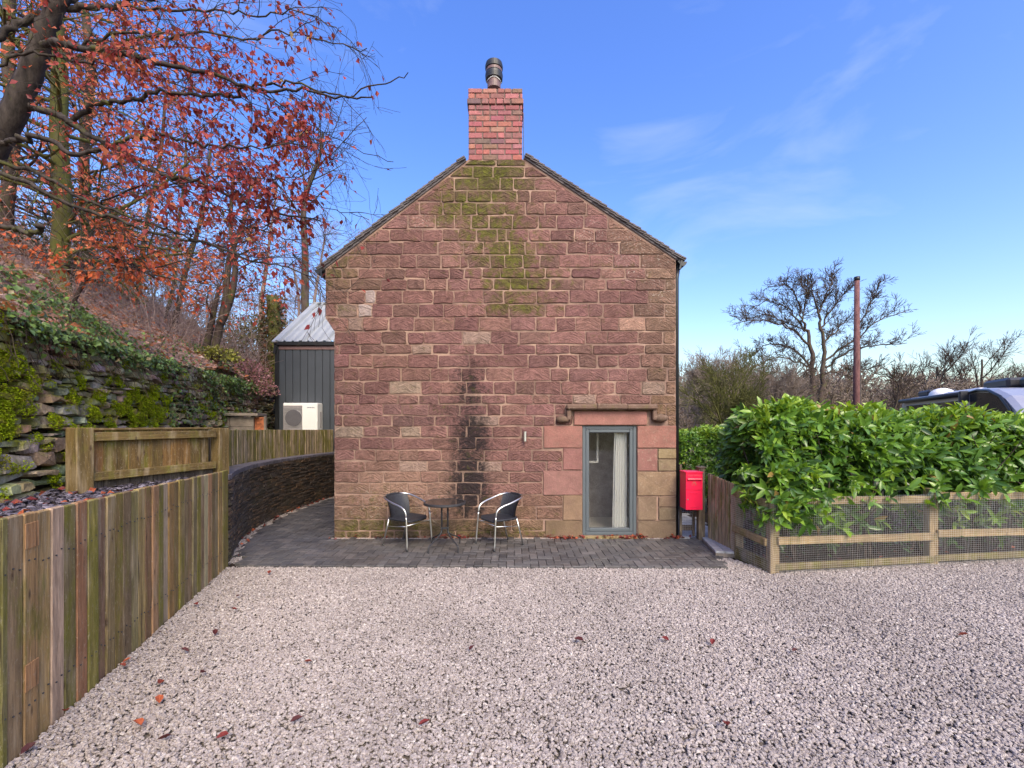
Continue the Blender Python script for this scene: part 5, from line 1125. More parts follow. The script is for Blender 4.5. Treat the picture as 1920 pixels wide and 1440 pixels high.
def leaf_obj(name, mat, pos, d, up, L, W, col, parent=None, origin=(0, 0, 0), kind='diamond', stuff=True, **k):
    V, Fc, m = leaf_geo(pos, d, up, L, W, kind, **k); ob = np_mesh(name, V, Fc, mat, parent, np.repeat(col, m, 0), smooth=kind == 'laurel', origin=origin)
    if stuff: tag(ob, kind='stuff')
    return ob
def single_leaves(mat, pos, d, up, L, W, col, parent, origin, kind, variants, **k):
    """each leaf its own object; alike leaves share one of a few meshes"""
    base = []
    for c in variants:
        V, Fc, m = leaf_geo(np.zeros((1, 3)), np.array([[0, 1., 0]]), np.array([[0, 0, 1.]]), np.ones(1), np.array([float(np.mean(W / L))]), kind, **k)
        me = bpy.data.meshes.new('leaf'); me.from_pydata(V.tolist(), [], Fc.tolist()); a = me.attributes.new('Col', 'FLOAT_COLOR', 'POINT'); a.data.foreach_set('color', np.tile(np.array([*c, 1], 'f'), m)); me.polygons.foreach_set('use_smooth', [True] * len(Fc)); me.materials.append(mat); base.append(me)
    var = np.array(variants)
    for i in range(len(pos)):
        me = base[int(np.argmin(((var - col[i]) ** 2).sum(1)))]; y = Vector(d[i]).normalized(); x = y.cross(Vector(up[i])).normalized(); z = x.cross(y)
        o = bpy.data.objects.new('leaf', me); COL.objects.link(o); o.parent = parent
        s_ = float(L[i]); o.matrix_local = Matrix.Translation(Vector(pos[i]) - Vector(origin)) @ Matrix(((x.x, y.x, z.x, 0), (x.y, y.y, z.y, 0), (x.z, y.z, z.z, 0), (0, 0, 0, 1))) @ Matrix.Scale(s_, 4)
def rnd_dirs(n, zlo=-1, zhi=1):
    z = rng.uniform(zlo, zhi, n); a = rng.uniform(0, 2 * np.pi, n); r = np.sqrt(np.maximum(0, 1 - z * z)); return np.c_[r * np.cos(a), r * np.sin(a), z]

# ------------------------------------------------------------------ branch growth
def grow(rd, p, d, L, r, lev, prm, out, tips):
    n = max(3, int(L / prm['seg'])); pts = [p]; d = d.normalized(); dirs = [d]
    for i in range(n):
        d = (d + Vector((rd.gauss(0, 1), rd.gauss(0, 1), rd.gauss(0, 1))) * prm['wander'] + Vector((0, 0, prm['trop'][min(lev, len(prm['trop']) - 1)]))).normalized()
        p = p + d * (L / n); pts.append(p); dirs.append(d)
    tp = prm.get('taper', 0.45); rs = [max(r * (1 - (1 - tp) * i / n), prm.get('rmin', 0.002)) for i in range(n + 1)]
    out.append((pts, rs, lev))
    if lev >= prm['levels']: tips.append((pts, dirs)); return
    k = prm['kids'][min(lev, len(prm['kids']) - 1)]; k = max(1, int(round(k * rd.uniform(0.75, 1.25)))); t0 = prm.get('t0', [0.3, 0.2, 0.15])[min(lev, 2)]
    for i in range(k):
        t = lerp(t0, 1.0, (i + rd.uniform(0.2, 0.9)) / k); j = min(int(t * n), n); dd = dirs[j]; ax = dd.orthogonal().normalized(); ax = Matrix.Rotation(rd.uniform(0, 6.283), 3, dd) @ ax
        an = R_(rd.uniform(*prm['angle'])) * (1 if t < 0.97 else 0.6); cd = Matrix.Rotation(an, 3, ax) @ dd
        ln = L * rd.uniform(*prm['ratio']) * (1.15 - 0.45 * t); grow(rd, pts[j], cd, ln, max(rs[j] * rd.uniform(0.45, 0.68), prm.get('rmin', 0.002)), lev + 1, prm, out, tips)
def tube_set(mb, out, cond=lambda L: True, nmax=8):
    for pts, rs, lev in out:
        if not cond(lev): continue
        n = nmax if rs[0] > 0.05 else (5 if rs[0] > 0.015 else 3); mb.tube(pts, rs, n, cap=False)
def tree(name, label, cat, base, out, barkmat, split=1, group=None):
    t = thing(name, label, cat, base, group); mb = MB(); tube_set(mb, out, lambda L: L < split); mb.obj('trunk', barkmat, t, base)
    mb = MB(); tube_set(mb, out, lambda L: L >= split)
    if mb.v: mb.obj('branches', barkmat, t, base)
    return t
def jitter_path(px, d0, d1, r0, r1, rd, sub=5):
    pts = [P(u, v, lerp(d0, d1, i / (len(px) - 1))) for i, (u, v) in enumerate(px)]; pts = smooth_pts(pts, sub)
    jt = 0.3 if r0 > .12 else 1; pts = [pts[0]] + [p + Vector((rd.gauss(0, .008), rd.gauss(0, .02), rd.gauss(0, .008))) * jt for p in pts[1:]]; n = len(pts)
    return pts, [lerp(r0, r1, (i / (n - 1)) ** 0.8) for i in range(n)]

# ------------------------------------------------------------------ copper beech leaning in from the left
rd = random.Random(5)
limbs = [
 ([(-115, 600), (-95, 470), (-50, 340), (0, 255), (35, 190), (60, 130), (77, 80), (97, 30), (120, -25)], 4.7, 4.6, 0.145, 0.072),
 ([(97, 22), (125, 13), (190, 10), (215, 8), (270, -2), (330, -20)], 4.6, 4.9, 0.05, 0.02),
 ([(78, 84), (105, 79), (140, 87), (190, 95), (240, 101), (275, 110), (330, 125), (380, 137), (450, 160), (500, 170), (565, 168), (640, 182), (700, 186)], 4.55, 3.9, 0.05, 0.006),
 ([(35, 195), (60, 200), (100, 213), (130, 228), (170, 255), (215, 275), (260, 310), (310, 330), (370, 340), (420, 362), (470, 385), (540, 402), (600, 412)], 4.7, 4.2, 0.055, 0.007),
 ([(130, 230), (165, 205), (185, 195), (220, 192), (270, 180), (310, 173), (340, 178), (400, 180), (440, 178), (470, 162), (540, 156), (600, 168), (650, 180), (720, 155), (765, 142)], 4.6, 3.9, 0.035, 0.004),
 ([(-5, 270), (30, 262), (85, 258), (130, 285), (165, 283), (210, 270), (250, 258), (285, 258), (330, 262), (380, 270), (440, 277), (500, 276), (580, 272)], 4.5, 3.8, 0.04, 0.005),
 ([(-20, 296), (60, 320), (110, 345), (150, 370), (190, 385), (250, 410), (300, 425), (370, 450), (430, 468)], 4.6, 4.0, 0.03, 0.006),
 ([(-20, 322), (50, 340), (90, 365), (150, 390), (220, 410), (270, 430), (340, 450), (400, 460), (470, 488), (530, 498), (590, 520)], 4.4, 3.7, 0.032, 0.005),
 ([(-30, 82), (0, 70), (35, 45), (75, 22)], 4.4, 4.6, 0.03, 0.035), ([(-20, 122), (45, 100), (100, 107), (170, 118), (240, 130), (310, 150), (390, 175)], 4.4, 4.9, 0.022, 0.006),
 ([(-40, 424), (0, 425), (30, 427), (55, 437), (70, 432), (76, 422)], 4.2, 4.1, 0.03, 0.022),
 ([(100, 20), (150, -5), (220, -40)], 4.6, 4.9, 0.04, 0.03), ([(190, 385), (250, 350), (330, 345), (400, 330), (470, 335), (560, 330)], 4.3, 3.9, 0.014, 0.004),
 ([(140, 90), (220, 60), (300, 70), (380, 60), (470, 75), (540, 60), (610, 80), (690, 95)], 4.5, 4.1, 0.02, 0.004), ([(215, 8), (300, 20), (400, 15), (480, 30), (560, 20), (640, 60)], 4.7, 4.3, 0.02, 0.004),
 ([(310, 330), (380, 375), (430, 400), (480, 430), (560, 455)], 4.3, 4.0, 0.012, 0.004), ([(470, 162), (560, 215), (640, 265), (740, 305)], 4.2, 3.8, 0.008, 0.003), ([(470, 385), (560, 372), (630, 395), (690, 410)], 4.2, 3.9, 0.008, 0.003)]
out = []; tw = []
for px, d0, d1, r0, r1 in limbs: p_, r_ = jitter_path(px, d0, d1, r0 * (1 if r0 > .12 else .78), r1, rd); out.append((p_, r_, 0 if r0 > 0.12 else 1))
lpos = []; ldir = []; prob_l = []
def twig(p, d, L, r, lev):
    n = max(4, int(L / 0.06)); pts = [p]; d = d.normalized()
    for i in range(n):
        d = (d + Vector((rd.gauss(0, .16), rd.gauss(0, .16), rd.gauss(0, .13) - 0.03))).normalized(); p = p + d * (L / n); pts.append(p)
    out.append((pts, [max(r * (1 - 0.75 * i / n), 0.0016) for i in range(n + 1)], 2))
    if lev < 2:
        for k in range(rd.randint(2, 5) if lev == 0 else rd.randint(1, 3)):
            j = rd.randint(n // 4, n); s_ = rd.choice((-1, 1)); nd = (d + Vector((rd.gauss(0, .5), rd.gauss(0, .45), rd.gauss(-0.1, .55)))).normalized(); twig(pts[j], nd, L * rd.uniform(0.4, 0.75), r * 0.6, lev + 1)
    for i in range(1, n + 1):
        q = pts[i]; u = 960 + q.x / q.y * F; v = 795 - (q.z - H) / q.y * F
        dens = math.exp(-((v - (10 + u * 0.62 - max(0, u - 380) * .45)) / (190 + max(0, u - 350) * .35)) ** 2) * (1.0 if 190 < u < 580 else (0.35 if u <= 190 else 0.22)) + 0.06
        if u > 620: dens *= 0.35
        if v > 420: dens *= 0.45
        for _ in range(2):
            if rd.random() < dens * (0.19 if lev == 0 else 0.40): lpos.append(q + Vector((rd.gauss(0, .012), rd.gauss(0, .012), 0))); ldir.append(d + Vector((rd.gauss(0, .6), rd.gauss(0, .6), rd.gauss(-.75, .35))))
for px, d0, d1, r0, r1 in limbs[1:]:
    p_, r_ = out[limbs.index((px, d0, d1, r0, r1))][:2]; n = len(p_)
    acc = 0
    for i in range(1, n - 1):
        acc += (p_[i] - p_[i - 1]).length
        if acc > 0.13 or i > n - 4:
            acc = 0; t = (p_[i + 1] - p_[i - 1]).normalized(); s_ = rd.choice((-1, 1)); nd = t * rd.uniform(0.7, 1.2) + Vector((rd.uniform(0, .4), rd.gauss(0, .45), s_ * rd.uniform(0.25, 0.8) - 0.08))
            if px[0][1] in (424,) : continue
            uu = 960 + p_[i].x / p_[i].y * F
            if uu > 600 and rd.random() < 0.55 + (uu - 600) / 300: continue
            twig(p_[i], nd, rd.uniform(0.3, 0.8) * (1 if uu < 520 else 0.6), 0.0048, 0)
    if 960 + p_[-1].x / p_[-1].y * F < 640: twig(p_[-1], p_[-1] - p_[-3], 0.5, 0.004, 0)
bb = P(-115, 600, 4.7)
cb = tree('copper_beech', 'large leaning copper beech with dark red leaves at the top left', 'tree', bb, out, M['bark'], 2)
n = len(lpos); print('beech leaves', n); lp = np.array([tuple(v) for v in lpos]); ld = unit(np.array([tuple(v) for v in ldir])); lu = unit(rnd_dirs(n, 0.1, 1) + np.array([0, -0.5, 0])); LL = rng.uniform(0.04, 0.068, n); LW = LL * rng.uniform(0.6, 0.75, n)
BV = [(0.30, 0.045, 0.04), (0.22, 0.032, 0.036), (0.36, 0.075, 0.05), (0.42, 0.12, 0.06), (0.15, 0.028, 0.032), (0.34, 0.22, 0.09)]
u_ = 960 + lp[:, 0] / lp[:, 1] * F; ci = rng.choice(6, n, p=[.38, .34, .11, .03, .13, .01]); ora = (u_ < 330) & (rng.random(n) < 0.45); ci[ora] = rng.choice([2, 3], ora.sum()); lc = np.array(BV)[ci] * rng.uniform(0.8, 1.2, (n, 1))
key = np.argsort(lp[:, 1] - LL * 20 + np.where((u_ > 0), 0, 50)); a, b = key[:290], key[290:]
single_leaves(M['beech'], lp[a], ld[a], lu[a], LL[a], LW[a], lc[a], cb, bb, 'beech', BV)
leaf_obj('foliage', M['beech'], lp[b], ld[b], lu[b], LL[b], LW[b], lc[b], cb, bb, 'beech')

# ------------------------------------------------------------------ trees of the wooded bank
def base_on_hill(u, d, v=None):
    x = (u - 960) / F * d; return Vector((x, d, hill_z(x, d) - 0.1))
def px_trunk(px, d, r0, r1, lev=0):
    pts = smooth_pts([P(u, v, d + 0.04 * math.sin(i * 1.7)) for i, (u, v) in enumerate(px)], 4); n = len(pts); b = pts[0]; g = hill_z(b.x, b.y) - 0.15
    if b.z > g and px[0] != (413, 606): pts = [Vector((b.x, b.y, g))] + pts; n += 1
    return (pts, [lerp(r0, r1, i / (n - 1)) for i in range(n)], lev)
ORANGE = [(0.56, 0.14, 0.07), (0.48, 0.105, 0.06), (0.60, 0.20, 0.12), (0.40, 0.09, 0.06), (0.54, 0.24, 0.10), (0.60, 0.24, 0.18)]
def foliage(tr, base, tips, per, L, W, cols, mat, side=(0, -0.5, 0), spread=0.05, name='foliage', droop=-0.6):
    ps = []; ds = []
    for pts, dirs in tips:
        for i in range(1, len(pts)):
            for _ in range(per):
                if random.random() < 0.75: ps.append(tuple(pts[i] + Vector((random.gauss(0, spread), random.gauss(0, spread), random.gauss(0, spread))))); ds.append((dirs[i].x + random.gauss(0, .5), dirs[i].y + random.gauss(0, .5), dirs[i].z * 0.3 + random.gauss(droop, .4)))
    n = len(ps)
    if not n: return
    Ls = rng.uniform(L[0], L[1], n); c = np.array(cols)[rng.integers(0, len(cols), n)] * rng.uniform(0.75, 1.25, (n, 1))
    leaf_obj(name, mat, np.array(ps), unit(np.array(ds)), unit(rnd_dirs(n, 0, 1) + np.array(side)), Ls, Ls * W, c, tr, base, 'diamond'); return n
BANK = dict(seg=0.22, wander=0.09, trop=[0.03, 0.0, -0.015, -0.02], levels=3, kids=[9, 6, 5], angle=(30, 75), ratio=(0.4, 0.65), rmin=0.004)
def bank_tree(name, label, stems, d, r0, r1, kids, blen, leaves, seed, bark='barkd', dirbias=Vector((0.5, -0.2, 0)), cols=ORANGE, tmin=0.35, lv=2, per=2, lsz=(0.05, 0.09)):
    rd = random.Random(seed); out = []; tips = []; prm = dict(BANK, levels=lv)
    first = None
    for px in stems:
        s_ = px_trunk(px, d, r0, r1); out.append(s_); first = first or s_[0][0]; n = len(s_[0])
        for k in range(kids):
            j = min(int(lerp(tmin, 1, (k + rd.random()) / kids) * n), n - 1); nd = Vector((rd.gauss(0, 1), rd.gauss(0, .7), rd.uniform(-0.1, 0.7))) + dirbias
            grow(rd, s_[0][j], nd, blen * rd.uniform(0.6, 1.2), max(s_[1][j] * 0.3, 0.012), 1, prm, out, tips)
    t = tree(name, label, 'tree', first, out, M[bark])
    if leaves: foliage(t, first, tips, per, lsz, 0.65, cols, M['beech'])
    return t
bank_tree('beech_tree', 'tall mossy beech trunk with orange leaves behind the leaning copper beech', [[(118, 560), (112, 480), (118, 380), (110, 250), (112, 140), (104, 40), (98, -80)]], 7.6, 0.135, 0.10, 26, 2.3, True, 11, 'barkm', Vector((0.35, -0.25, -0.1)), lv=3, per=2, tmin=0.1, lsz=(0.06, 0.095))
bank_tree('beech_tree', 'slim dark beech with orange leaves right of the tall mossy trunk', [[(168, 540), (165, 450), (160, 380), (158, 280), (170, 150), (160, 20)]], 10.5, 0.12, 0.08, 22, 2.6, True, 12, 'barkd', Vector((0.1, -0.3, -0.1)), lv=3, per=1, tmin=0.1)
bank_tree('beech_tree', 'orange leaved beech at the far left edge of the bank', [[(20, 560), (10, 420), (25, 260), (15, 100), (20, -60)]], 9.2, 0.13, 0.09, 24, 2.5, True, 13, 'barkd', Vector((0.3, -0.2, -0.1)), lv=3, per=2, tmin=0.1)
bank_tree('beech_sapling', 'low orange beech branches drooping over the ivy at the wall top', [[(140, 560), (180, 500), (235, 490), (290, 520)]], 6.2, 0.03, 0.012, 12, 0.85, True, 14, 'barkd', Vector((0.35, -0.2, -0.15)), tmin=0.25, lv=2, per=5, lsz=(0.06, 0.09), cols=[(0.58, 0.14, 0.05), (0.5, 0.11, 0.05), (0.62, 0.2, 0.09)])
bank_tree('young_tree', 'slender bare sapling standing left of the forked tree on the bank', [[(318, 650), (335, 570), (350, 500), (372, 430), (385, 360), (395, 280)]], 12, 0.075, 0.03, 10, 1.7, False, 15, dirbias=Vector((0, 0, .5)), lv=3)
bank_tree('young_tree', 'thin leaning sapling farthest left among the bare stems', [[(295, 640), (325, 540), (332, 440), (345, 340), (350, 240)]], 13.5, 0.06, 0.025, 10, 1.7, True, 16, dirbias=Vector((0, 0, .4)), lv=3, per=1)
bank_tree('forked_tree', 'dark forked tree rooted in ivy at the end of the stone wall', [[(374, 700), (392, 628), (404, 569), (413, 534)], [(392, 706), (406, 640), (423, 560), (428, 498), (440, 458), (455, 425), (470, 350)], [(413, 606), (426, 578), (436, 545), (441, 493), (432, 420), (438, 330)]], 9.6, 0.085, 0.03, 7, 1.1, True, 17, dirbias=Vector((0.1, 0, .3)), lv=3, per=1, cols=[(0.40, 0.08, 0.05), (0.5, 0.14, 0.06)], tmin=0.5)
bank_tree('bare_tree', 'tall bare tree with spreading twigs left of the cottage roof', [[(572, 520), (572, 470), (569, 400), (575, 360), (590, 320), (600, 290), (606, 250)]], 16, 0.14, 0.04, 16, 2.5, False, 18, dirbias=Vector((0.3, 0, .55)), lv=3, tmin=0.3)
bank_tree('bare_tree', 'bare twiggy tree with pale stems between the forked tree and the annexe roof', [[(490, 560), (500, 500), (508, 430), (520, 350)]], 18, 0.09, 0.03, 14, 2.0, False, 19, 'stem', dirbias=Vector((0.1, 0, .5)), lv=3, tmin=0.2)
bank_tree('bare_tree', 'tangled pinkish bare tree rising behind the annexe beside the cottage eave', [[(585, 620), (590, 560), (600, 500), (610, 440)], [(560, 640), (560, 560), (550, 500)], [(630, 620), (640, 560), (650, 480)]], 18.5, 0.08, 0.03, 20, 1.9, False, 20, 'stem', dirbias=Vector((0, 0, .4)), lv=3, tmin=0.1)
bank_tree('young_tree', 'dark bare sapling between the orange beeches and the forked tree', [[(250, 620), (262, 520), (275, 420), (300, 300), (310, 180)]], 11.5, 0.07, 0.03, 12, 1.8, True, 21, dirbias=Vector((0.1, 0, .3)), lv=3, per=1)
for u_, d_, sd_, lb in ((330, 17.0, 61, 'pinkish brown thicket of bare stems high on the bank behind the thin saplings'), (445, 20.0, 62, 'hazy brown thicket of bare stems behind the forked tree'), (230, 14.5, 63, 'pale bare thicket on the bank left of the thin saplings'), (585, 23.0, 64, 'dense bare thicket rising behind the annexe roof beside the cottage'), (500, 26.0, 65, 'dense brown thicket far behind the ivy clad stump')):
    hv = 795 - (hill_z((u_ - 960) / F * d_, d_) - H) / d_ * F
    bank_tree('bare_thicket', lb, [[(u_ + a, hv + 5), (u_ + a * 1.3, hv - 50), (u_ + a * 1.6 + 5, hv - (110 if d_ < 21 else 190) + abs(a))] for a in (-60, -35, -12, 10, 32, 58)], d_, 0.035, 0.012, 12, 1.5, False, sd_, 'stem', Vector((0, 0, .6)), tmin=0.1, lv=3)
st_ = thing('ivy_stump', 'broken tree stump wrapped in ivy behind the annexe roof', 'stump', base_on_hill(515, 14)); sb_ = base_on_hill(515, 14); mb = MB(); top = P(511, 556, 14)
mb.tube(smooth_pts([sb_, lerp(sb_, top, .5) + Vector((.05, 0, 0)), top], 5), [0.24 - 0.006 * i for i in range(11)], 10); mb.obj('trunk', M['barkm'], st_, sb_)
n = 1500; t_ = rng.uniform(0, 1, n); an = rng.uniform(0, 6.28, n); rr = rng.uniform(0.2, 0.34, n); ps = np.array(sb_)[None] + (np.array(top) - np.array(sb_))[None] * t_[:, None] + np.c_[rr * np.cos(an), rr * np.sin(an), rng.uniform(0, .15, n)]
leaf_obj('ivy', M['ivy'], ps, unit(np.c_[np.cos(an), np.sin(an), rng.normal(-.4, .4, n)]), rnd_dirs(n, .2, 1), rng.uniform(.06, .11, n), rng.uniform(.05, .09, n), np.array([(0.10, 0.085, 0.035), (0.16, 0.075, 0.045), (0.06, 0.06, 0.025)])[rng.integers(0, 3, n)], st_, sb_)

# undergrowth : arching bramble and dead stems, evergreen scrub, leaf litter, ivy, moss
mb = MB(); rd = random.Random(77)
for i in range(2600):
    y = rd.uniform(3.5, 24); s_ = abs(rd.gauss(0, 4.5)) + 0.25; x = Wx(y) - s_
    if x < -1.25 * y - 1: continue
    p = Vector((x, y, hill_z(x, y) - 0.02)); d = Vector((rd.gauss(0, .6), rd.gauss(0, .6), 1)).normalized(); L = rd.uniform(0.5, 2.2) * (0.6 if y < 7 else 1); pts = [p]; n = 6
    for k in range(n): d = (d + Vector((rd.gauss(0, .2), rd.gauss(0, .2), -0.22 * rd.random()))).normalized(); p = p + d * (L / n); pts.append(p)
    c = rd.uniform(0.7, 1.3); mb.tube(pts, [max(0.004, rd.choice((.005, .006, .010)) * y / 10) * (1 - .1 * k) for k in range(n + 1)], 3, col=(c, c, c), cap=False)
tag(mb.obj('brambles', M['stem']), 'tangle of bare arching bramble stems over the wooded bank', 'undergrowth', kind='stuff')
n = 16000; y = rng.uniform(3, 26, n); s_ = np.abs(rng.normal(0, 5, n)) + 0.05; x = np.array([Wx(b) for b in y]) - s_; z = np.array([hill_z(a, b) for a, b in zip(x, y)]) + rng.uniform(0, .08, n); L = rng.uniform(.06, .12, n)
leaf_obj('leaf_litter', M['beech'], np.c_[x, y, z], rnd_dirs(n, -.2, .3), rnd_dirs(n, .3, 1), L, L * .7, np.array([(0.40, 0.22, 0.18), (0.50, 0.31, 0.27), (0.34, 0.16, 0.12), (0.50, 0.20, 0.10), (0.46, 0.35, 0.33)])[rng.integers(0, 5, n)] * rng.uniform(.7, 1.2, (n, 1)))
tag(bpy.data.objects['leaf_litter'], 'brown fallen leaves covering the wooded bank', 'leaf litter')
def scrub(name, label, cx, cy, rx, ry, rz, n, cols, size=(0.07, 0.14), mat='ivy', zoff=0.0):
    base = Vector((cx, cy, hill_z(cx, cy) if cx < 0 else 0)); t = thing(name, label, 'shrub', base); d = rnd_dirs(n, -0.15, 1); r = rng.uniform(0.35, 1, n) ** 0.5; lump = 1 + 0.28 * np.sin(d[:, 0] * 5 + cx) * np.sin(d[:, 1] * 6 + 1) * np.cos(d[:, 2] * 5)
    ps = np.array(base)[None] + d * np.array([rx, ry, rz]) * (r * lump)[:, None] + np.array([0, 0, zoff]); L = rng.uniform(*size, n)
    mb = MB()
    for k in range(26): e = Vector(ps[rng.integers(0, n)]); mb.tube([base, base.lerp(e, .5) + Vector((0, 0, .1)), e], [0.02, .012, .005], 4, cap=False)
    mb.obj('stems', M['barkd'], t, base); leaf_obj('foliage', M[mat], ps, unit(d + rng.normal(0, .6, (n, 3))), unit(rnd_dirs(n, 0, 1) + np.array([0, -.4, .3])), L, L * .55, np.array(cols)[rng.integers(0, len(cols), n)] * rng.uniform(.7, 1.3, (n, 1)), t, base); return t
GRN = [(0.045, 0.075, 0.022), (0.03, 0.055, 0.02), (0.07, 0.10, 0.03)]; OLV = [(0.12, 0.105, 0.05), (0.16, 0.13, 0.06), (0.09, 0.085, 0.035)]
scrub('evergreen_shrub', 'olive evergreen shrub on the bank behind the forked tree', -9.6, 17.5, 2.3, 1.6, 2.2, 6500, OLV, (0.08, 0.16))
scrub('evergreen_shrub', 'grey green bush on the skyline right of the forked tree', -8.9, 19.5, 1.7, 1.5, 2.3, 4500, [(0.10, 0.095, 0.06), (0.14, 0.12, 0.08), (0.18, 0.13, 0.09)], (0.08, 0.15))
scrub('evergreen_shrub', 'dark green holly like shrub behind the tall mossy trunk', -9.6, 10.2, 1.3, 1.2, 2.4, 3500, GRN, (0.05, 0.09))
scrub('bank_shrub', 'pink tinged heather like shrub beside the dark clad annexe', -6.35, 10.9, 0.55, 0.7, 0.75, 3200, [(0.42, 0.20, 0.22), (0.32, 0.15, 0.16), (0.15, 0.11, 0.05)], (0.04, 0.07), zoff=-0.25)
scrub('bank_shrub', 'yellow green leafy shrub at the foot of the forked tree', -6.0, 9.2, 0.45, 0.4, 0.26, 800, [(0.26, 0.26, 0.04), (0.20, 0.20, 0.035), (0.13, 0.14, 0.03)], (0.05, 0.08), zoff=0.05)
# ivy along the wall top and hanging down the face
iv = thing('ivy_mass', 'dark glossy ivy hanging over the top of the dry stone wall', 'ivy', (-4.6, 5, 2.6)); IO = (-4.6, 5, 2.6)
ps = []; nr = []; 
for i in range(15000):
    y = random.uniform(2.9, 11.5); s_ = float(np.interp(y, wy, wl))
    if y < 6: z = random.gauss(2.80, 0.14); out_ = abs(random.gauss(0, 0.13)) * (1.2 if y < 5.2 else 0.6)
    else: z = random.gauss(2.68, 0.12); out_ = abs(random.gauss(0, 0.11))
    if random.random() < 0.3 and 7.0 < y < 10.5: z = random.uniform(1.5, 2.5); out_ = abs(random.gauss(.03, 0.05))
    if y > 6.3 and random.random() < 0.3: continue
    if math.sin(y * 3.1) * math.sin(z * 5.3 + y * 1.7) + random.gauss(0, .45) < -0.15: continue
    if z > 2.72:                                    # lies back over the bank
        q = wmap(s_, 2.72, 0); t, nn = wnr(s_); bk = random.uniform(-0.25, 1.3) if y < 5.5 else random.uniform(-0.1, 0.7); q = q - nn * bk; q.z = max(hill_z(q.x, q.y), 2.65 if bk < 0.2 else 0) + random.uniform(0.0, 0.28 if y < 6 else 0.15)
    else: q = wmap(s_, z, out_ + 0.05)
    ps.append(tuple(q)); nr.append(tuple(wnr(s_)[1]))
n = len(ps); ps = np.array(ps); nr = np.array(nr); L = rng.uniform(.035, .07, n); print('ivy', n)
dc = unit(rng.normal(0, .7, (n, 3)) + nr * 0.5 + np.array([0, 0, -.6])); uc = unit(nr + np.array([0, 0, .9]) + rng.normal(0, .45, (n, 3))); lc = np.array([(0.11, 0.18, 0.05), (0.065, 0.11, 0.04), (0.16, 0.25, 0.06), (0.20, 0.16, 0.08)])[rng.choice(4, n, p=[.4, .3, .2, .1])] * rng.uniform(.7, 1.3, (n, 1))
key = np.argsort(ps[:, 1] - 1.5 * (ps[:, 0] > -1.13 * ps[:, 1]) - 8 * L); a, b = key[:280], key[280:]
single_leaves(M['ivy'], ps[a], dc[a], uc[a], L[a], L[a] * .85, lc[a], iv, IO, 'beech', [(0.11, 0.18, 0.05), (0.065, 0.11, 0.04), (0.16, 0.25, 0.06), (0.20, 0.16, 0.08)])
leaf_obj('foliage', M['ivy'], ps[b], dc[b], uc[b], L[b], L[b] * .85, lc[b], iv, IO, 'beech')
mb = MB(); rd = random.Random(8)
for i in range(170):
    y = rd.uniform(3.2, 10.8); s_ = float(np.interp(y, wy, wl)); z = rd.uniform(2.5, 2.78); p = wmap(s_, z, 0.08); d = wnr(s_)[1] * rd.uniform(0, .5) + Vector((rd.gauss(0, .3), rd.gauss(0, .3), -1)); pts = [p]
    for k in range(6): d = (d.normalized() + Vector((rd.gauss(0, .2), rd.gauss(0, .2), -.05))); p = p + d.normalized() * rd.uniform(.05, .13); pts.append(p)
    mb.tube(pts, [0.003] * 7, 3, cap=False)
mb.obj('stems', M['barkd'], iv, IO)
# moss cushions
ps = []; dr_ = []; cs = []
nbl = 0
for i in range(14000):
    y = random.uniform(3.1, 10); s_ = float(np.interp(y, wy, wl)); z = random.uniform(BED, 2.7); m_ = wmoss(s_, z, y)
    if m_ + random.gauss(0, .08) + 0.34 * math.sin(s_ * 9.1 + z * 3) * math.sin(z * 17 - s_ * 2) + 0.12 * math.sin(s_ * 23 + z * 11) < 0.56: continue
    nbl += 1; nn = wnr(s_)[1]; c = wmap(s_, z, 0.05); R = random.uniform(0.03, 0.075); n = 85; d = rnd_dirs(n, -1, 1); d = d[(d @ np.array(nn)) > -0.2]; k = len(d); cc_ = random.choice([(0.27, 0.35, 0.016), (0.34, 0.42, 0.02), (0.19, 0.24, 0.018), (0.24, 0.24, 0.03)])
    dn = d - np.outer(d @ np.array(nn), np.array(nn)) * 0.45; ps.append(np.array(c)[None] + dn * np.array([R, R, R * 0.6]) * rng.uniform(.85, 1.05, (k, 1))); dr_.append(d + rng.normal(0, .5, (k, 3)) + np.array([0, 0, -.35])); cs.append(np.tile(cc_, (k, 1)) * rng.uniform(.6, 1.35, (k, 1)))
    if nbl > 1500: break
ps = np.concatenate(ps); dr_ = np.concatenate(dr_); cs = np.concatenate(cs); n = len(ps); print('moss', nbl, n)
leaf_obj('moss', M['moss'], ps, unit(dr_), rnd_dirs(n, -1, 1), rng.uniform(.011, .022, n), rng.uniform(.009, .016, n), cs); tag(bpy.data.objects['moss'], 'bright green moss cushions on the stones of the dry stone wall', 'moss')

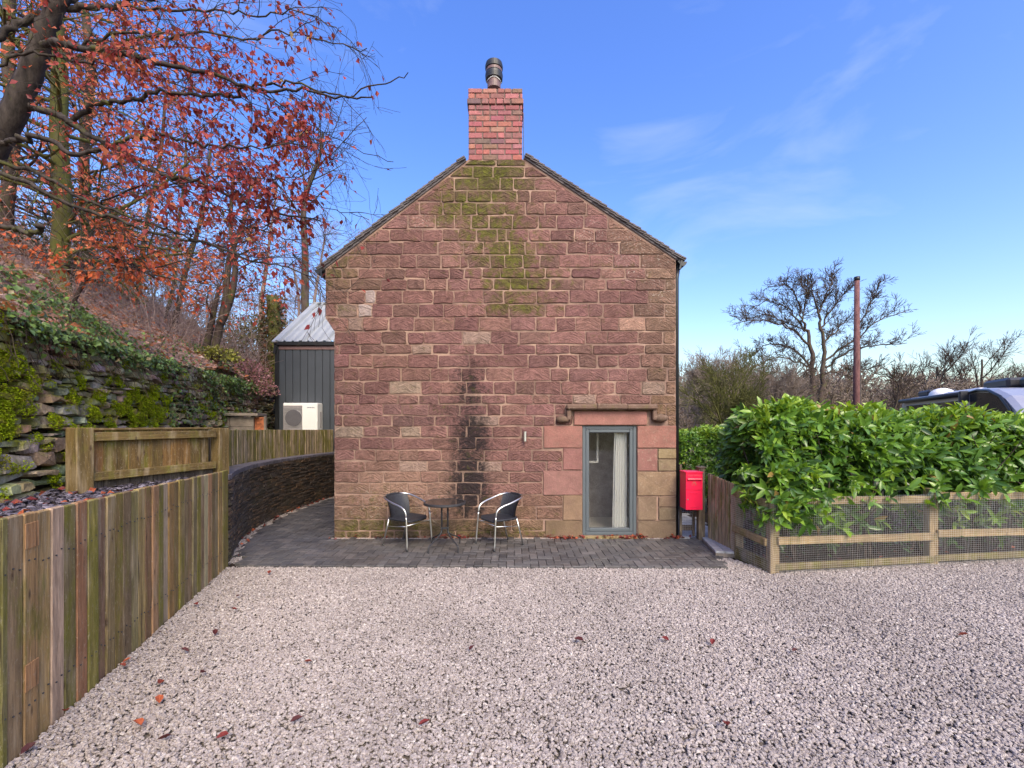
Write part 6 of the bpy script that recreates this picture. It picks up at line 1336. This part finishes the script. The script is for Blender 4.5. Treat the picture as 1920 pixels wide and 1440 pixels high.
# ------------------------------------------------------------------ laurel hedges
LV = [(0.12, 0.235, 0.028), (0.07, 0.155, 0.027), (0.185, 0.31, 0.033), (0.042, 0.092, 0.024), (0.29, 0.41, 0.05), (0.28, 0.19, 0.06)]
def hedge(label, base, shoots, size, n_single, kind, inner, stems):
    t = thing('laurel_hedge', label, 'hedge', base); ps = []; ds = []; us = []; cs = []
    for (p, d, fresh) in shoots:
        d = d.normalized(); k = random.randint(6, 9); ax = d.orthogonal().normalized(); a0 = random.uniform(0, 6.28)
        for i in range(k):
            an = a0 + i * 2.4; r_ = Matrix.Rotation(an, 3, d) @ ax; sp = random.uniform(0.75, 1.25) * (0.55 if i == k - 1 else 1); q = p - d * (0.016 * i); dd = (d * (1.15 - 0.07 * i) + r_ * sp + Vector((0, 0, -0.12 * i / k))).normalized()
            ps.append(tuple(q)); ds.append(tuple(dd)); us.append(tuple((d + Vector((0, 0, 0.4)) - dd * 0.3 + Vector((random.gauss(0, .2),) * 3))))
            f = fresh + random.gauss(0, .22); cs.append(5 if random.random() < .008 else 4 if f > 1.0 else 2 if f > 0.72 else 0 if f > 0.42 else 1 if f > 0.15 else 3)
    n = len(ps); ps = np.array(ps); ds = np.array(ds); us = unit(np.array(us)); cs = np.array(cs); L = rng.uniform(*size, n) * rng.choice([.7, 1, 1, 1.05], n); W = L * rng.uniform(.34, .45, n); col = np.array(LV)[cs] * rng.uniform(0.85, 1.15, (n, 1))
    key = np.argsort(ps[:, 1] - 6 * L); a, b = key[:n_single], key[n_single:]
    single_leaves(M['laurel'], ps[a], ds[a], us[a], L[a], W[a], col[a], t, base, 'laurel', LV, droop=0.16); leaf_obj('foliage', M['laurel'], ps[b], ds[b], us[b], L[b], W[b], col[b], t, base, kind, droop=0.16)
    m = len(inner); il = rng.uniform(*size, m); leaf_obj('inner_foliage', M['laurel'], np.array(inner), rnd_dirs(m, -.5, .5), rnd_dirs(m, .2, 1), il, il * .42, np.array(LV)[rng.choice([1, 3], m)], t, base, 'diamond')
    mb = MB()
    for q in stems: mb.tube(q, [0.016, 0.012, 0.008, 0.005][:len(q)], 5, cap=False)
    mb.obj('stems', M['barkd'], t, base); print(label[:20], n); return t
sh_ = []; inn = []; stm = []
X0, X1 = 3.16, 8.6
def h_top(x): return 1.91 - 0.05 * min(1, max(0, x - 4.6)) + 0.03 * math.sin(x * 2.3) + 0.035 * math.sin(x * 5.1 + 1) - 0.03 * (x - 4) - 0.35 * max(0, 1 - (x - X0) / 0.35) 
def h_face(x, z): return fr_y(x) + 0.44 + 0.13 * math.sin(x * 3.1 + z * 2) * math.sin(z * 4.1 - x) - 0.16 * math.exp(-((z - 1.25) / 0.5) ** 2) + max(0, z - 1.75) * 0.6
for i in range(1300):                              # front face
    x = random.uniform(X0, X1); z = random.uniform(0.88, h_top(x)); y = h_face(x, z) + random.uniform(-0.06, 0.16)
    if x > 7.2 and random.random() < .4: continue
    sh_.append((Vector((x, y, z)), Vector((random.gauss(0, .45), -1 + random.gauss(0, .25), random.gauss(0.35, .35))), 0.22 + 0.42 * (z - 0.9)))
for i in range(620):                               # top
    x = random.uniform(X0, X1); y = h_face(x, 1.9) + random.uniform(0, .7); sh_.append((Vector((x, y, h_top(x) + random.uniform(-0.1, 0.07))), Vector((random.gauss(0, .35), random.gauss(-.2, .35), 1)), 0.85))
for i in range(55):                                # upright sprigs above the top
    x = random.uniform(X0 + .1, X1); y = h_face(x, 1.9) + random.uniform(0, .5); hgt = random.uniform(.03, .14); z = h_top(x); stm.append([(x, y, z - .1), (x, y, z + hgt)]); sh_.append((Vector((x, y, z + hgt)), Vector((random.gauss(0, .2), random.gauss(0, .2), 1)), 1.1)); sh_.append((Vector((x, y, z + hgt * .4)), Vector((random.gauss(0, .5), random.gauss(-.2, .3), .8)), 1.0))
for i in range(190):                               # left end, wrapping back
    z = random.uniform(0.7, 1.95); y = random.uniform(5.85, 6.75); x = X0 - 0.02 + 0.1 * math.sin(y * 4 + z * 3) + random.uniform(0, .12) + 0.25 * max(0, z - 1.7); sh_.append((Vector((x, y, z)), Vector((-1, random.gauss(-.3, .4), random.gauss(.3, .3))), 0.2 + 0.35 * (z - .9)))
for i in range(150):                               # growth spilling over the top rail and the corner post
    x = random.choice([random.uniform(3.0, 3.7), random.uniform(3.0, 3.5), random.uniform(3.0, 7.2)]); z = random.uniform(0.72, 1.15) if x > 3.7 else random.uniform(0.55, 1.2); y = fr_y(x) + random.uniform(-0.14, 0.06) + (0.1 if z > 1 else 0)
    if x < 3.1: y = random.uniform(5.3, 6.0); x -= random.uniform(0, .12)
    sh_.append((Vector((x, y, z)), Vector((random.gauss(0, .6), -0.8, random.gauss(0, .5))), random.uniform(.2, .9)))
for i in range(135):                                # sprays below the rail
    x = random.choice([random.uniform(3.0, 4.2), random.uniform(3.0, 7.3), random.uniform(5.3, 7.0)]); z = random.uniform(0.22, 0.95); y = fr_y(x) + random.uniform(-0.02, 0.5)
    if x < 3.1: y = random.uniform(5.55, 6.1)
    if z < .45 and random.random() < .6: continue
    sh_.append((Vector((x, y, z)), Vector((random.gauss(0, .6), -0.7, random.gauss(-.15, .5))), random.uniform(.1, .8)))
for i in range(5200):
    x = random.uniform(X0 + .08, X1); z = random.uniform(0.75, h_top(x) - .05); inn.append((x, h_face(x, z) + random.uniform(0.12, .75), z))
for i in range(900):
    x = random.uniform(X0 + .05, X1); inn.append((x, fr_y(x) + random.uniform(.5, 1.2), random.uniform(0.0, .8)))
for i in range(150):
    x = random.uniform(X0, X1); y = fr_y(x) + random.uniform(.35, 1.1); stm.append([(x, y, -.05), (x + random.gauss(0, .06), y + random.gauss(0, .06), .4), (x + random.gauss(0, .16), y + random.gauss(0, .12), .9), (x + random.gauss(0, .3), y + random.gauss(0, .2), 1.6)])
hedge('tall glossy laurel hedge in front, behind the post and rail fence', Vector((5.5, 6.5, 0)), sh_, (0.105, 0.185), 295, 'laurel', inn, stm)
sh_ = []; inn = []; stm = []
def f2(x): return 8.9 - (x - 3.2) * 0.1
for i in range(1500):
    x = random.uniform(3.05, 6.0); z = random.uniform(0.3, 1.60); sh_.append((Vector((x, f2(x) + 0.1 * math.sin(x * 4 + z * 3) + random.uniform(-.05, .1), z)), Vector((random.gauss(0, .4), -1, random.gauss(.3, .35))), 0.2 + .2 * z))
for i in range(420): x = random.uniform(3.05, 6.0); sh_.append((Vector((x, f2(x) + random.uniform(0, .8), 1.60 + 0.05 * math.sin(x * 5) + random.uniform(-.08, .07))), Vector((random.gauss(0, .3), random.gauss(-.2, .3), 1)), .95))
for i in range(250): sh_.append((Vector((3.05 + random.uniform(0, .1), f2(3.05) + random.uniform(0, 1.2), random.uniform(.3, 1.56))), Vector((-1, random.gauss(0, .4), random.gauss(.3, .3))), .4))
for i in range(3200): x = random.uniform(3.1, 6.0); inn.append((x, f2(x) + random.uniform(.1, .9), random.uniform(.1, 1.52)))
for i in range(40): x = random.uniform(3.1, 6); stm.append([(x, f2(x) + .4, -.05), (x, f2(x) + .4, .5), (x + .1, f2(x) + .3, 1.2)])
hedge('lower clipped laurel hedge behind the red post box, beside the cottage', Vector((4.5, 9.2, 0)), sh_, (0.06, 0.105), 100, 'laurel', inn, stm)
mb = MB(); bx0, bx1 = P(1368, 786, 8.3), P(1412, 789, 8.3); mb.bar(bx0, bx1, 0.3, 0.05, 0.006, col=(0.5, 0.38, 0.28)); 
for q in (bx0, bx1): mb.bar((q.x, q.y, 0), (q.x, q.y, q.z - .02), 0.08, 0.08, col=(.3, .2, .13))
tag(mb.obj('timber_bench', M['woodh']), 'pale plank on two posts showing between the two laurel hedges', 'bench')

# ------------------------------------------------------------------ right background : trees, pole, motorhome, wood
def free_tree(name, label, u, d, h, lean, r, prm, seed, bark='barkd', stems=1, group=None, spread=0.35):
    rd = random.Random(seed); base = Vector(((u - 960) / F * d, d, -0.1)); out = []; tips = []
    for s_ in range(stems):
        dd = Vector((rd.gauss(0, spread) if stems > 1 else lean, rd.gauss(0, spread * .6), 1)); grow(rd, base + Vector((rd.gauss(0, r), rd.gauss(0, r), 0)), dd, h * rd.uniform(.55, .75), r * rd.uniform(.75, 1), 0, prm, out, tips)
    zs = max(p.z for pts, _, _ in out for p in pts); k = h / zs          # settle the height
    out = [([base + Vector(((p - base).x * k, (p - base).y * k, (p.z - base.z) * k)) for p in pts], rs, lv) for pts, rs, lv in out]
    return tree(name, label, 'tree', base, out, M[bark], 1, group)
OAK = dict(seg=0.6, wander=0.10, trop=[0.05, 0.015, 0.02, 0.03, 0.04], levels=4, kids=[9, 7, 6, 5], angle=(24, 58), ratio=(0.5, 0.72), rmin=0.012, t0=[0.3, 0.25, 0.15], taper=0.4)
ASH = dict(OAK, kids=[7, 5, 5, 4], angle=(20, 50), trop=[0.08, 0.05, 0.04, 0.04])
rd = random.Random(41); OD = 34.0
OAKL = [([(1526, 800), (1524, 740), (1523, 707), (1521, 664), (1513, 622), (1504, 597)], .27, .09, 0), ([(1532, 780), (1543, 730), (1544.6, 692), (1543, 650), (1537.5, 604), (1534, 583)], .22, .09, 0),
 ([(1521, 690), (1488, 657), (1459.6, 646), (1431, 650), (1413, 668)], .13, .03, 1), ([(1516, 646), (1488, 622), (1459, 607), (1424, 600), (1385, 604)], .13, .03, 1), ([(1509, 622), (1488, 590), (1467, 572), (1438, 565), (1410, 579)], .11, .03, 1),
 ([(1504, 597), (1495, 565), (1484, 540), (1467, 533)], .10, .03, 1), ([(1534, 583), (1523, 551), (1520, 526)], .10, .03, 1), ([(1536, 586), (1548, 554), (1559, 530), (1555, 517)], .10, .03, 1), ([(1539, 615), (1559, 579), (1576, 558), (1594, 540)], .11, .03, 1),
 ([(1541, 646), (1566, 625), (1587, 600)], .10, .04, 1), ([(1545, 678), (1580, 650), (1615, 629), (1647, 600), (1700, 583)], .13, .03, 1), ([(1600, 636), (1620, 590), (1637, 561), (1647, 533)], .08, .03, 1), ([(1548, 689), (1594, 657), (1637, 650), (1700, 643)], .12, .03, 1),
 ([(1530, 692), (1488, 678), (1452, 671), (1415, 690)], .10, .03, 1), ([(1504, 597), (1512, 560), (1505, 535)], .08, .03, 1), ([(1513, 622), (1478, 605), (1440, 590), (1400, 596)], .08, .03, 1), ([(1548, 700), (1600, 690), (1650, 700)], .08, .03, 1)]
oo = []; tips = []
OP = dict(seg=0.5, wander=0.13, trop=[0.03, 0.03, 0.05, 0.05, 0.05], levels=4, kids=[5, 5, 5, 4], angle=(22, 58), ratio=(0.5, 0.75), rmin=0.012, taper=0.4, t0=[.2, .2, .15])
for px, r0, r1, lv in OAKL:
    dd = random.uniform(-2.2, 2.2) if lv else 0; p_ = smooth_pts([P(u, v, OD + dd * k / len(px)) for k, (u, v) in enumerate(px)], 4); n = len(p_)
    p_ = [p_[0]] + [q + Vector((rd.gauss(0, .06), 0, rd.gauss(0, .06))) for q in p_[1:]]; rr = [lerp(r0 * (1 if lv == 0 else .65), r1 * .7, k / (n - 1)) for k in range(n)]; oo.append((p_, rr, lv))
    if not lv: continue
    for k in range(18):
        q = int(lerp(.12, 1, (k + rd.random()) / 18) * (n - 1)); t = (p_[min(q + 1, n - 1)] - p_[max(q - 1, 0)]).normalized(); nd = t + Vector((rd.gauss(0, .6), rd.gauss(0, .6), rd.gauss(.3, .6))); grow(rd, p_[q], nd, rd.uniform(0.7, 1.6), max(rr[q] * .45, .02), 2, OP, oo, tips)
ob_ = Vector((oo[0][0][0].x, OD, -0.1)); oo[0][0][0] = ob_.copy()
tree('bare_oak', 'large bare tree with wide spreading crown behind the wooden pole', 'tree', ob_, oo, M['barkd'], 1)
free_tree('mossy_tree', 'small leaning mossy green tree right of the cottage', 1378, 14.5, 4.35, 0, 0.10, dict(ASH, seg=0.3, rmin=0.006, trop=[0.02, 0.04, 0.05, 0.05], wander=0.13), 8, 'barkm', stems=5, spread=0.5)
free_tree('bare_tree', 'bare upright tree above the motorhome roof, nearest the pole', 1765, 42, 10.6, 0, 0.2, ASH, 21, stems=1)
free_tree('bare_tree', 'bare tree with reddish twigs above the motorhome roof vents', 1835, 40, 9.8, 0.1, 0.2, ASH, 22, stems=1)
free_tree('bare_tree', 'bare leaning tree at the right edge above the white roof', 1900, 38, 8.8, 0.35, 0.18, ASH, 23, stems=2)
free_tree('bare_tree', 'short dark bare tree just right of the wooden pole', 1668, 30, 6.4, 0.1, 0.13, ASH, 24)
free_tree('bare_tree', 'low dark bare tree left of the big spreading tree', 1455, 32, 7.2, 0.05, 0.16, ASH, 25, stems=2)
free_tree('wispy_tree', 'pale wispy winter tree close beside the cottage wall on its right', 1300, 26, 6.2, 0.05, 0.09, dict(ASH, seg=0.4, rmin=0.008, kids=[10, 7, 6, 4]), 31, 'twig', stems=3, spread=.25)
free_tree('wispy_tree', 'pale wispy winter tree between the small mossy tree and the spreading tree', 1425, 28, 6.0, 0.05, 0.09, dict(ASH, seg=0.4, rmin=0.008, kids=[10, 7, 6, 4]), 32, 'twig', stems=3, spread=.25)
# distant wood as one mass
tm = []
for k in range(4):
    rd = random.Random(90 + k); o_ = []; tp = []; grow(rd, Vector((0, 0, 0)), Vector((rd.gauss(0, .1), 0, 1)), 4.6, 0.13, 0, dict(ASH, seg=0.8, levels=3, kids=[12, 7, 5], rmin=0.02, t0=[0.1, 0.15, 0.1], angle=(25, 65), ratio=(.4, .65)), o_, tp); mb = MB(); tube_set(mb, o_, nmax=5)
    tri = np.array([q for f in mb.f for q in ((f[0], f[1], f[2]), (f[0], f[2], f[3]))]) ; tm.append((np.array(mb.v), tri))
VV = []; FF = []; o = 0
for i in range(125):
    d = random.uniform(38, 85); u = random.uniform(1215, 2050); x = (u - 960) / F * d; s_ = random.uniform(0.95, 1.45) * (1.0 + (d - 38) * 0.009); a = random.uniform(0, 6.28); v, f = tm[i % 4]; v = v * s_; c_, sn = math.cos(a), math.sin(a)
    VV.append(np.c_[v[:, 0] * c_ - v[:, 1] * sn + x, v[:, 0] * sn + v[:, 1] * c_ + d, v[:, 2] - .1]); FF.append(f + o); o += len(v)
VV = np.concatenate(VV); FF = np.concatenate(FF); wo = np_mesh('woodland', VV, FF, M['twig'], smooth=True); print('wood tris', len(FF)); tag(wo, 'brown bare winter woodland in the distance behind the hedge', 'woodland', kind='stuff')
n = 22000; d = rng.uniform(30, 88, n); u = rng.uniform(1200, 2080, n); x = (u - 960) / F * d; z = rng.uniform(0, 1, n) ** 1.7 * (3.2 + 1.3 * np.sin(x * .35) + .03 * d); L = rng.uniform(.12, .3, n)
leaf_obj('scrub_belt', M['beech'], np.c_[x, d, z], rnd_dirs(n, -.3, 1), rnd_dirs(n, -1, 1), L, L * .5, np.array([(0.15, 0.11, 0.08), (0.19, 0.15, 0.11), (0.12, 0.105, 0.06), (0.20, 0.13, 0.11)])[rng.integers(0, 4, n)] * rng.uniform(.6, 1.2, (n, 1))); tag(bpy.data.objects['scrub_belt'], 'low brown scrub along the foot of the distant wood', 'scrub')
# pole
t = thing('utility_pole', 'tall reddish brown wooden pole in front of the spreading bare tree', 'pole', (15.9, 21, 0)); mb = MB(); mb.tube([(0, 0, -.3), (0, 0, 4), (0.02, 0, 8.42)], [0.145, 0.13, 0.105], 14); mb.obj('shaft', M['pole'], t)
mb = MB(); mb.tube([(0.02, 0, 8.36), (0.02, 0, 8.53)], 0.118, 14); mb.obj('pole_cap', M['black'], t)
mb = MB(); mb.bar((0.14, -.05, 0), (0.12, -.05, 5.2), 0.05, 0.05); mb.obj('cable_cover', M['black'], t)
# motorhome
fw_ = Vector((-2.3, -5.0, 0)).normalized(); rt_ = Vector((-fw_.y, fw_.x, 0)); Zv = Vector((0, 0, 1))
mo_o = Vector((12.75, 14.9, 0)); mh = thing('motorhome', 'grey touring motorhome with dark awning and roof boxes parked behind the hedge', 'motorhome', mo_o)
def mp(t, w, z): return mo_o + fw_ * t + rt_ * w + Zv * z
prof_m = [(0, 0.45), (0, 2.35), (0.15, 2.5), (0.5, 2.56), (4.9, 2.56), (5.5, 2.50), (6.0, 2.33), (6.4, 2.05), (6.65, 1.7), (6.8, 1.2), (6.8, 0.45)]
mb = MB(); n = len(prof_m); ws = [(0, -0.06), (0.1, 0), (2.1, 0), (2.2, -0.06)]; V = []
for w, dz in ws: V += [mp(t, w, z + (dz if z > 1.5 else 0)) for t, z in prof_m]
f = [(j * n + i, j * n + (i + 1) % n, (j + 1) * n + (i + 1) % n, (j + 1) * n + i) for j in range(3) for i in range(n)] + [tuple(range(n)), tuple(3 * n + i for i in range(n - 1, -1, -1))]; mb.add(V, f); mb.obj('body', M['silver'], mh, mo_o)
mb = MB(); pw = [(4.55, 1.5), (4.55, 2.44), (4.9, 2.47), (5.4, 2.43), (5.85, 2.28), (6.2, 2.0), (6.42, 1.65), (6.45, 1.5)]; V = [mp(t, -0.012, z) for t, z in pw] + [mp(t, 0.02, z) for t, z in pw]; m_ = len(pw); mb.add(V, [tuple(range(m_))] + [(i, (i + 1) % m_, m_ + (i + 1) % m_, m_ + i) for i in range(m_)]); mb.obj('side_window', M['tint'], mh, mo_o)
mb = MB(); mb.tube([mp(t, -0.02, z + 0.045) for t, z in pw[1:-1]], 0.03, 8); mb.obj('window_trim', M['black'], mh, mo_o)
mb = MB(); mb.tube([mp(0.25, -0.10, 2.46), mp(4.4, -0.10, 2.46)], 0.062, 12); mb.box(mp(4.43, -0.08, 2.40), (0.05, 0.09, 0.13), ax=(fw_, rt_, Zv), b=0.02); mb.obj('awning', M['dark'], mh, mo_o)
mb = MB(); mb.box(mp(2.2, -0.01, 2.0), (1.7, 0.012, 0.32), ax=(fw_, rt_, Zv), b=0.008); mb.obj('side_window', M['tint'], mh, mo_o)
for tt, w_, s3, mt in ((4.2, 0.95, (0.55, 0.4, 0.12), 'dark'), (5.05, 1.0, (0.24, 0.3, 0.11), 'black'), (0.9, 0.6, (0.4, 0.35, 0.1), 'dark')):
    mb = MB(); mb.box(mp(tt, w_, 2.62 + s3[2] * .5), s3, ax=(fw_, rt_, Zv), b=0.06); mb.obj('roof_box', M[mt], mh, mo_o)
mb = MB(); mb.box(mp(2.9, 1.0, 2.58), (1.0, 0.6, 0.06), ax=(fw_, rt_, Zv), b=0.03); mb.obj('roof_hatch', M['cream'], mh, mo_o)
mb = MB(); V = []; f = []
for i in range(7):
    ph = math.pi / 2 * i / 6
    for k in range(14): a = 2 * math.pi * k / 14; V.append(mp(1.7 + .3 * math.cos(ph) * math.cos(a), .45 + .3 * math.cos(ph) * math.sin(a), 2.56 + .22 * math.sin(ph)))
for i in range(6):
    for k in range(14): f.append((i * 14 + k, i * 14 + (k + 1) % 14, (i + 1) * 14 + (k + 1) % 14, (i + 1) * 14 + k))
mb.add(V, f, smooth=True); mb.obj('satellite_dome', M['cream'], mh, mo_o)
mb = MB(); mb.box(mp(5.9, 1.55, 2.58), (1.1, 0.6, 0.14), ax=(fw_, rt_, Zv), b=0.1); mb.obj('front_cap', M['cream'], mh, mo_o)
for tt in (1.2, 5.2):
    mb = MB(); c = mp(tt, 0.06, 0.34); mb.tube([c - rt_ * .02, c + rt_ * .2], 0.34, 20); mb.obj('wheel', M['black'], mh, mo_o)

# ------------------------------------------------------------------ fallen leaves on the gravel and drifts at the wall foot
FLV = [(0.21, 0.04, 0.04), (0.45, 0.12, 0.06), (0.09, 0.026, 0.028), (0.25, 0.06, 0.045)]; fm = []
for c in FLV:
    V, Fc, m = leaf_geo(np.zeros((1, 3)), np.array([[0, 1., 0]]), np.array([[0, 0, 1.]]), np.ones(1), np.array([0.72]), 'laurel', fold=0.3, droop=-0.25); me = bpy.data.meshes.new('fallen_leaf'); me.from_pydata((V - np.array([0, .5, 0])).tolist(), [], Fc.tolist()); a = me.attributes.new('Col', 'FLOAT_COLOR', 'POINT'); a.data.foreach_set('color', np.tile(np.array([*c, 1], 'f'), m)); me.materials.append(M['beech']); fm.append(me)
FL = [(259, 1360, 1), (417, 1385, 0), (307, 1388, 2), (557, 1353, 2), (238, 1241, 1), (230, 1250, 3), (298, 1188, 2), (367, 1135, 0), (403, 1188, 2), (346, 1222, 2), (300, 1282, 3), (298, 1315, 1), (438, 1144, 0), (447, 1119, 2), (381, 1264, 2), (53, 1408, 2), (578, 1243, 3), (1086, 1203, 2), (1248, 1201, 0), (1336, 1206, 0), (1490, 1222, 2), (1362, 1361, 0), (1806, 1193, 3), (795, 1360, 0), (505, 1075, 3), (885, 1218, 2), (122, 1336, 3)]
FLAB = {(259, 1360): 'large bright orange leaf alone on the gravel near the fence', (1086, 1203): 'dark purple leaf lying on open gravel in the middle', (1362, 1361): 'crumpled red leaf on the gravel at the lower right', (557, 1353): 'dark curled leaf on the gravel at the bottom centre left', (53, 1408): 'dark wet leaf against the foot of the plank fence in the corner'}
FL2 = {(417, 1385): 'red leaf near the bottom edge, right of the large orange leaf', (307, 1388): 'small dark leaf just below the large orange leaf', (238, 1241): 'orange leaf at the fence foot, beside a reddish one', (230, 1250): 'reddish brown leaf at the fence foot, touching an orange one',
 (298, 1188): 'dark leaf against the fence foot, above the orange and reddish pair', (367, 1135): 'red leaf close to the plank fence, about halfway along it', (403, 1188): 'dark leaf on the gravel a step out from the middle of the fence', (346, 1222): 'dark leaf on the gravel level with the orange and reddish pair', (300, 1282): 'reddish leaf on the gravel above a small orange one',
 (298, 1315): 'small orange leaf on the gravel above the large orange one', (438, 1144): 'red leaf on the gravel below the left end of the paving', (447, 1119): 'dark leaf between the paving edge and a red leaf at the far left', (381, 1264): 'dark leaf alone on the gravel between fence and lone reddish leaf', (578, 1243): 'reddish leaf alone on open gravel left of the middle',
 (1248, 1201): 'red leaf on the gravel below the grey window, left of another red one', (1336, 1206): 'red leaf on the gravel below the post box', (1490, 1222): 'dark leaf on the gravel below the corner fence post', (1806, 1193): 'reddish leaf farthest right on the gravel', (795, 1360): 'red leaf near the bottom edge at the middle of the picture', (505, 1075): 'reddish leaf just off the left end of the paving edge', (885, 1218): 'dark leaf on the gravel below the right hand chair', (122, 1336): 'reddish leaf at the fence foot, nearest the bottom left corner'}
for u, v, ci in FL:
    d = F * (H - 0.012) / (v - 795); o = bpy.data.objects.new('fallen_leaf', fm[ci]); COL.objects.link(o); o.location = ((u - 960) / F * d, d, 0.019); o.rotation_euler = (random.gauss(0, .18), random.gauss(0, .18), random.uniform(0, 6.28)); s_ = random.uniform(0.05, 0.072) * (1.15 if (u, v) in FLAB else 1); o.scale = (s_, s_, s_)
    tag(o, FLAB.get((u, v)) or FL2.get((u, v), 'small fallen red beech leaf lying on the pale gravel'), 'leaf', 'fallen leaves on the gravel')
ps = []
for cx, w, k in ((hx(1056), .12, 40), (hx(1150), .3, 50), (hx(1190), .1, 30), (hx(1262), .1, 30), (hx(850), .15, 30), (hx(760), .5, 25)):
    for i in range(k): ps.append((random.gauss(cx, w), 6.91 + random.uniform(-.05, .04), 0.005 + abs(random.gauss(0, .02))))
for i in range(70):
    y = random.uniform(6, 11); ps.append((Cx(y) + random.uniform(.02, .16), y, 0.01 + random.uniform(0, .015)))
for i in range(70):
    y = random.uniform(2, 4.4); x = random.uniform(Wx(y) + .02, Fx(y) - .1); ps.append((x, y, BED + random.uniform(.02, .05)))
for i in range(50): ps.append((random.uniform(3.1, 7), 0, 0));
ps = np.array(ps); k = ps[:, 1] == 0; ps[k] = [(x, fr_y(x) + random.uniform(.02, .5), .01 + random.uniform(0, .03)) for x in ps[k][:, 0]]; n = len(ps); L = rng.uniform(.045, .08, n)
leaf_obj('leaf_drift', M['beech'], ps, rnd_dirs(n, -.2, .4), rnd_dirs(n, .4, 1), L, L * .7, np.array(FLV)[rng.integers(0, 4, n)] * rng.uniform(.8, 1.2, (n, 1)), kind='beech'); tag(bpy.data.objects['leaf_drift'], 'thin drift of red leaves along the foot of the walls', 'leaf litter')
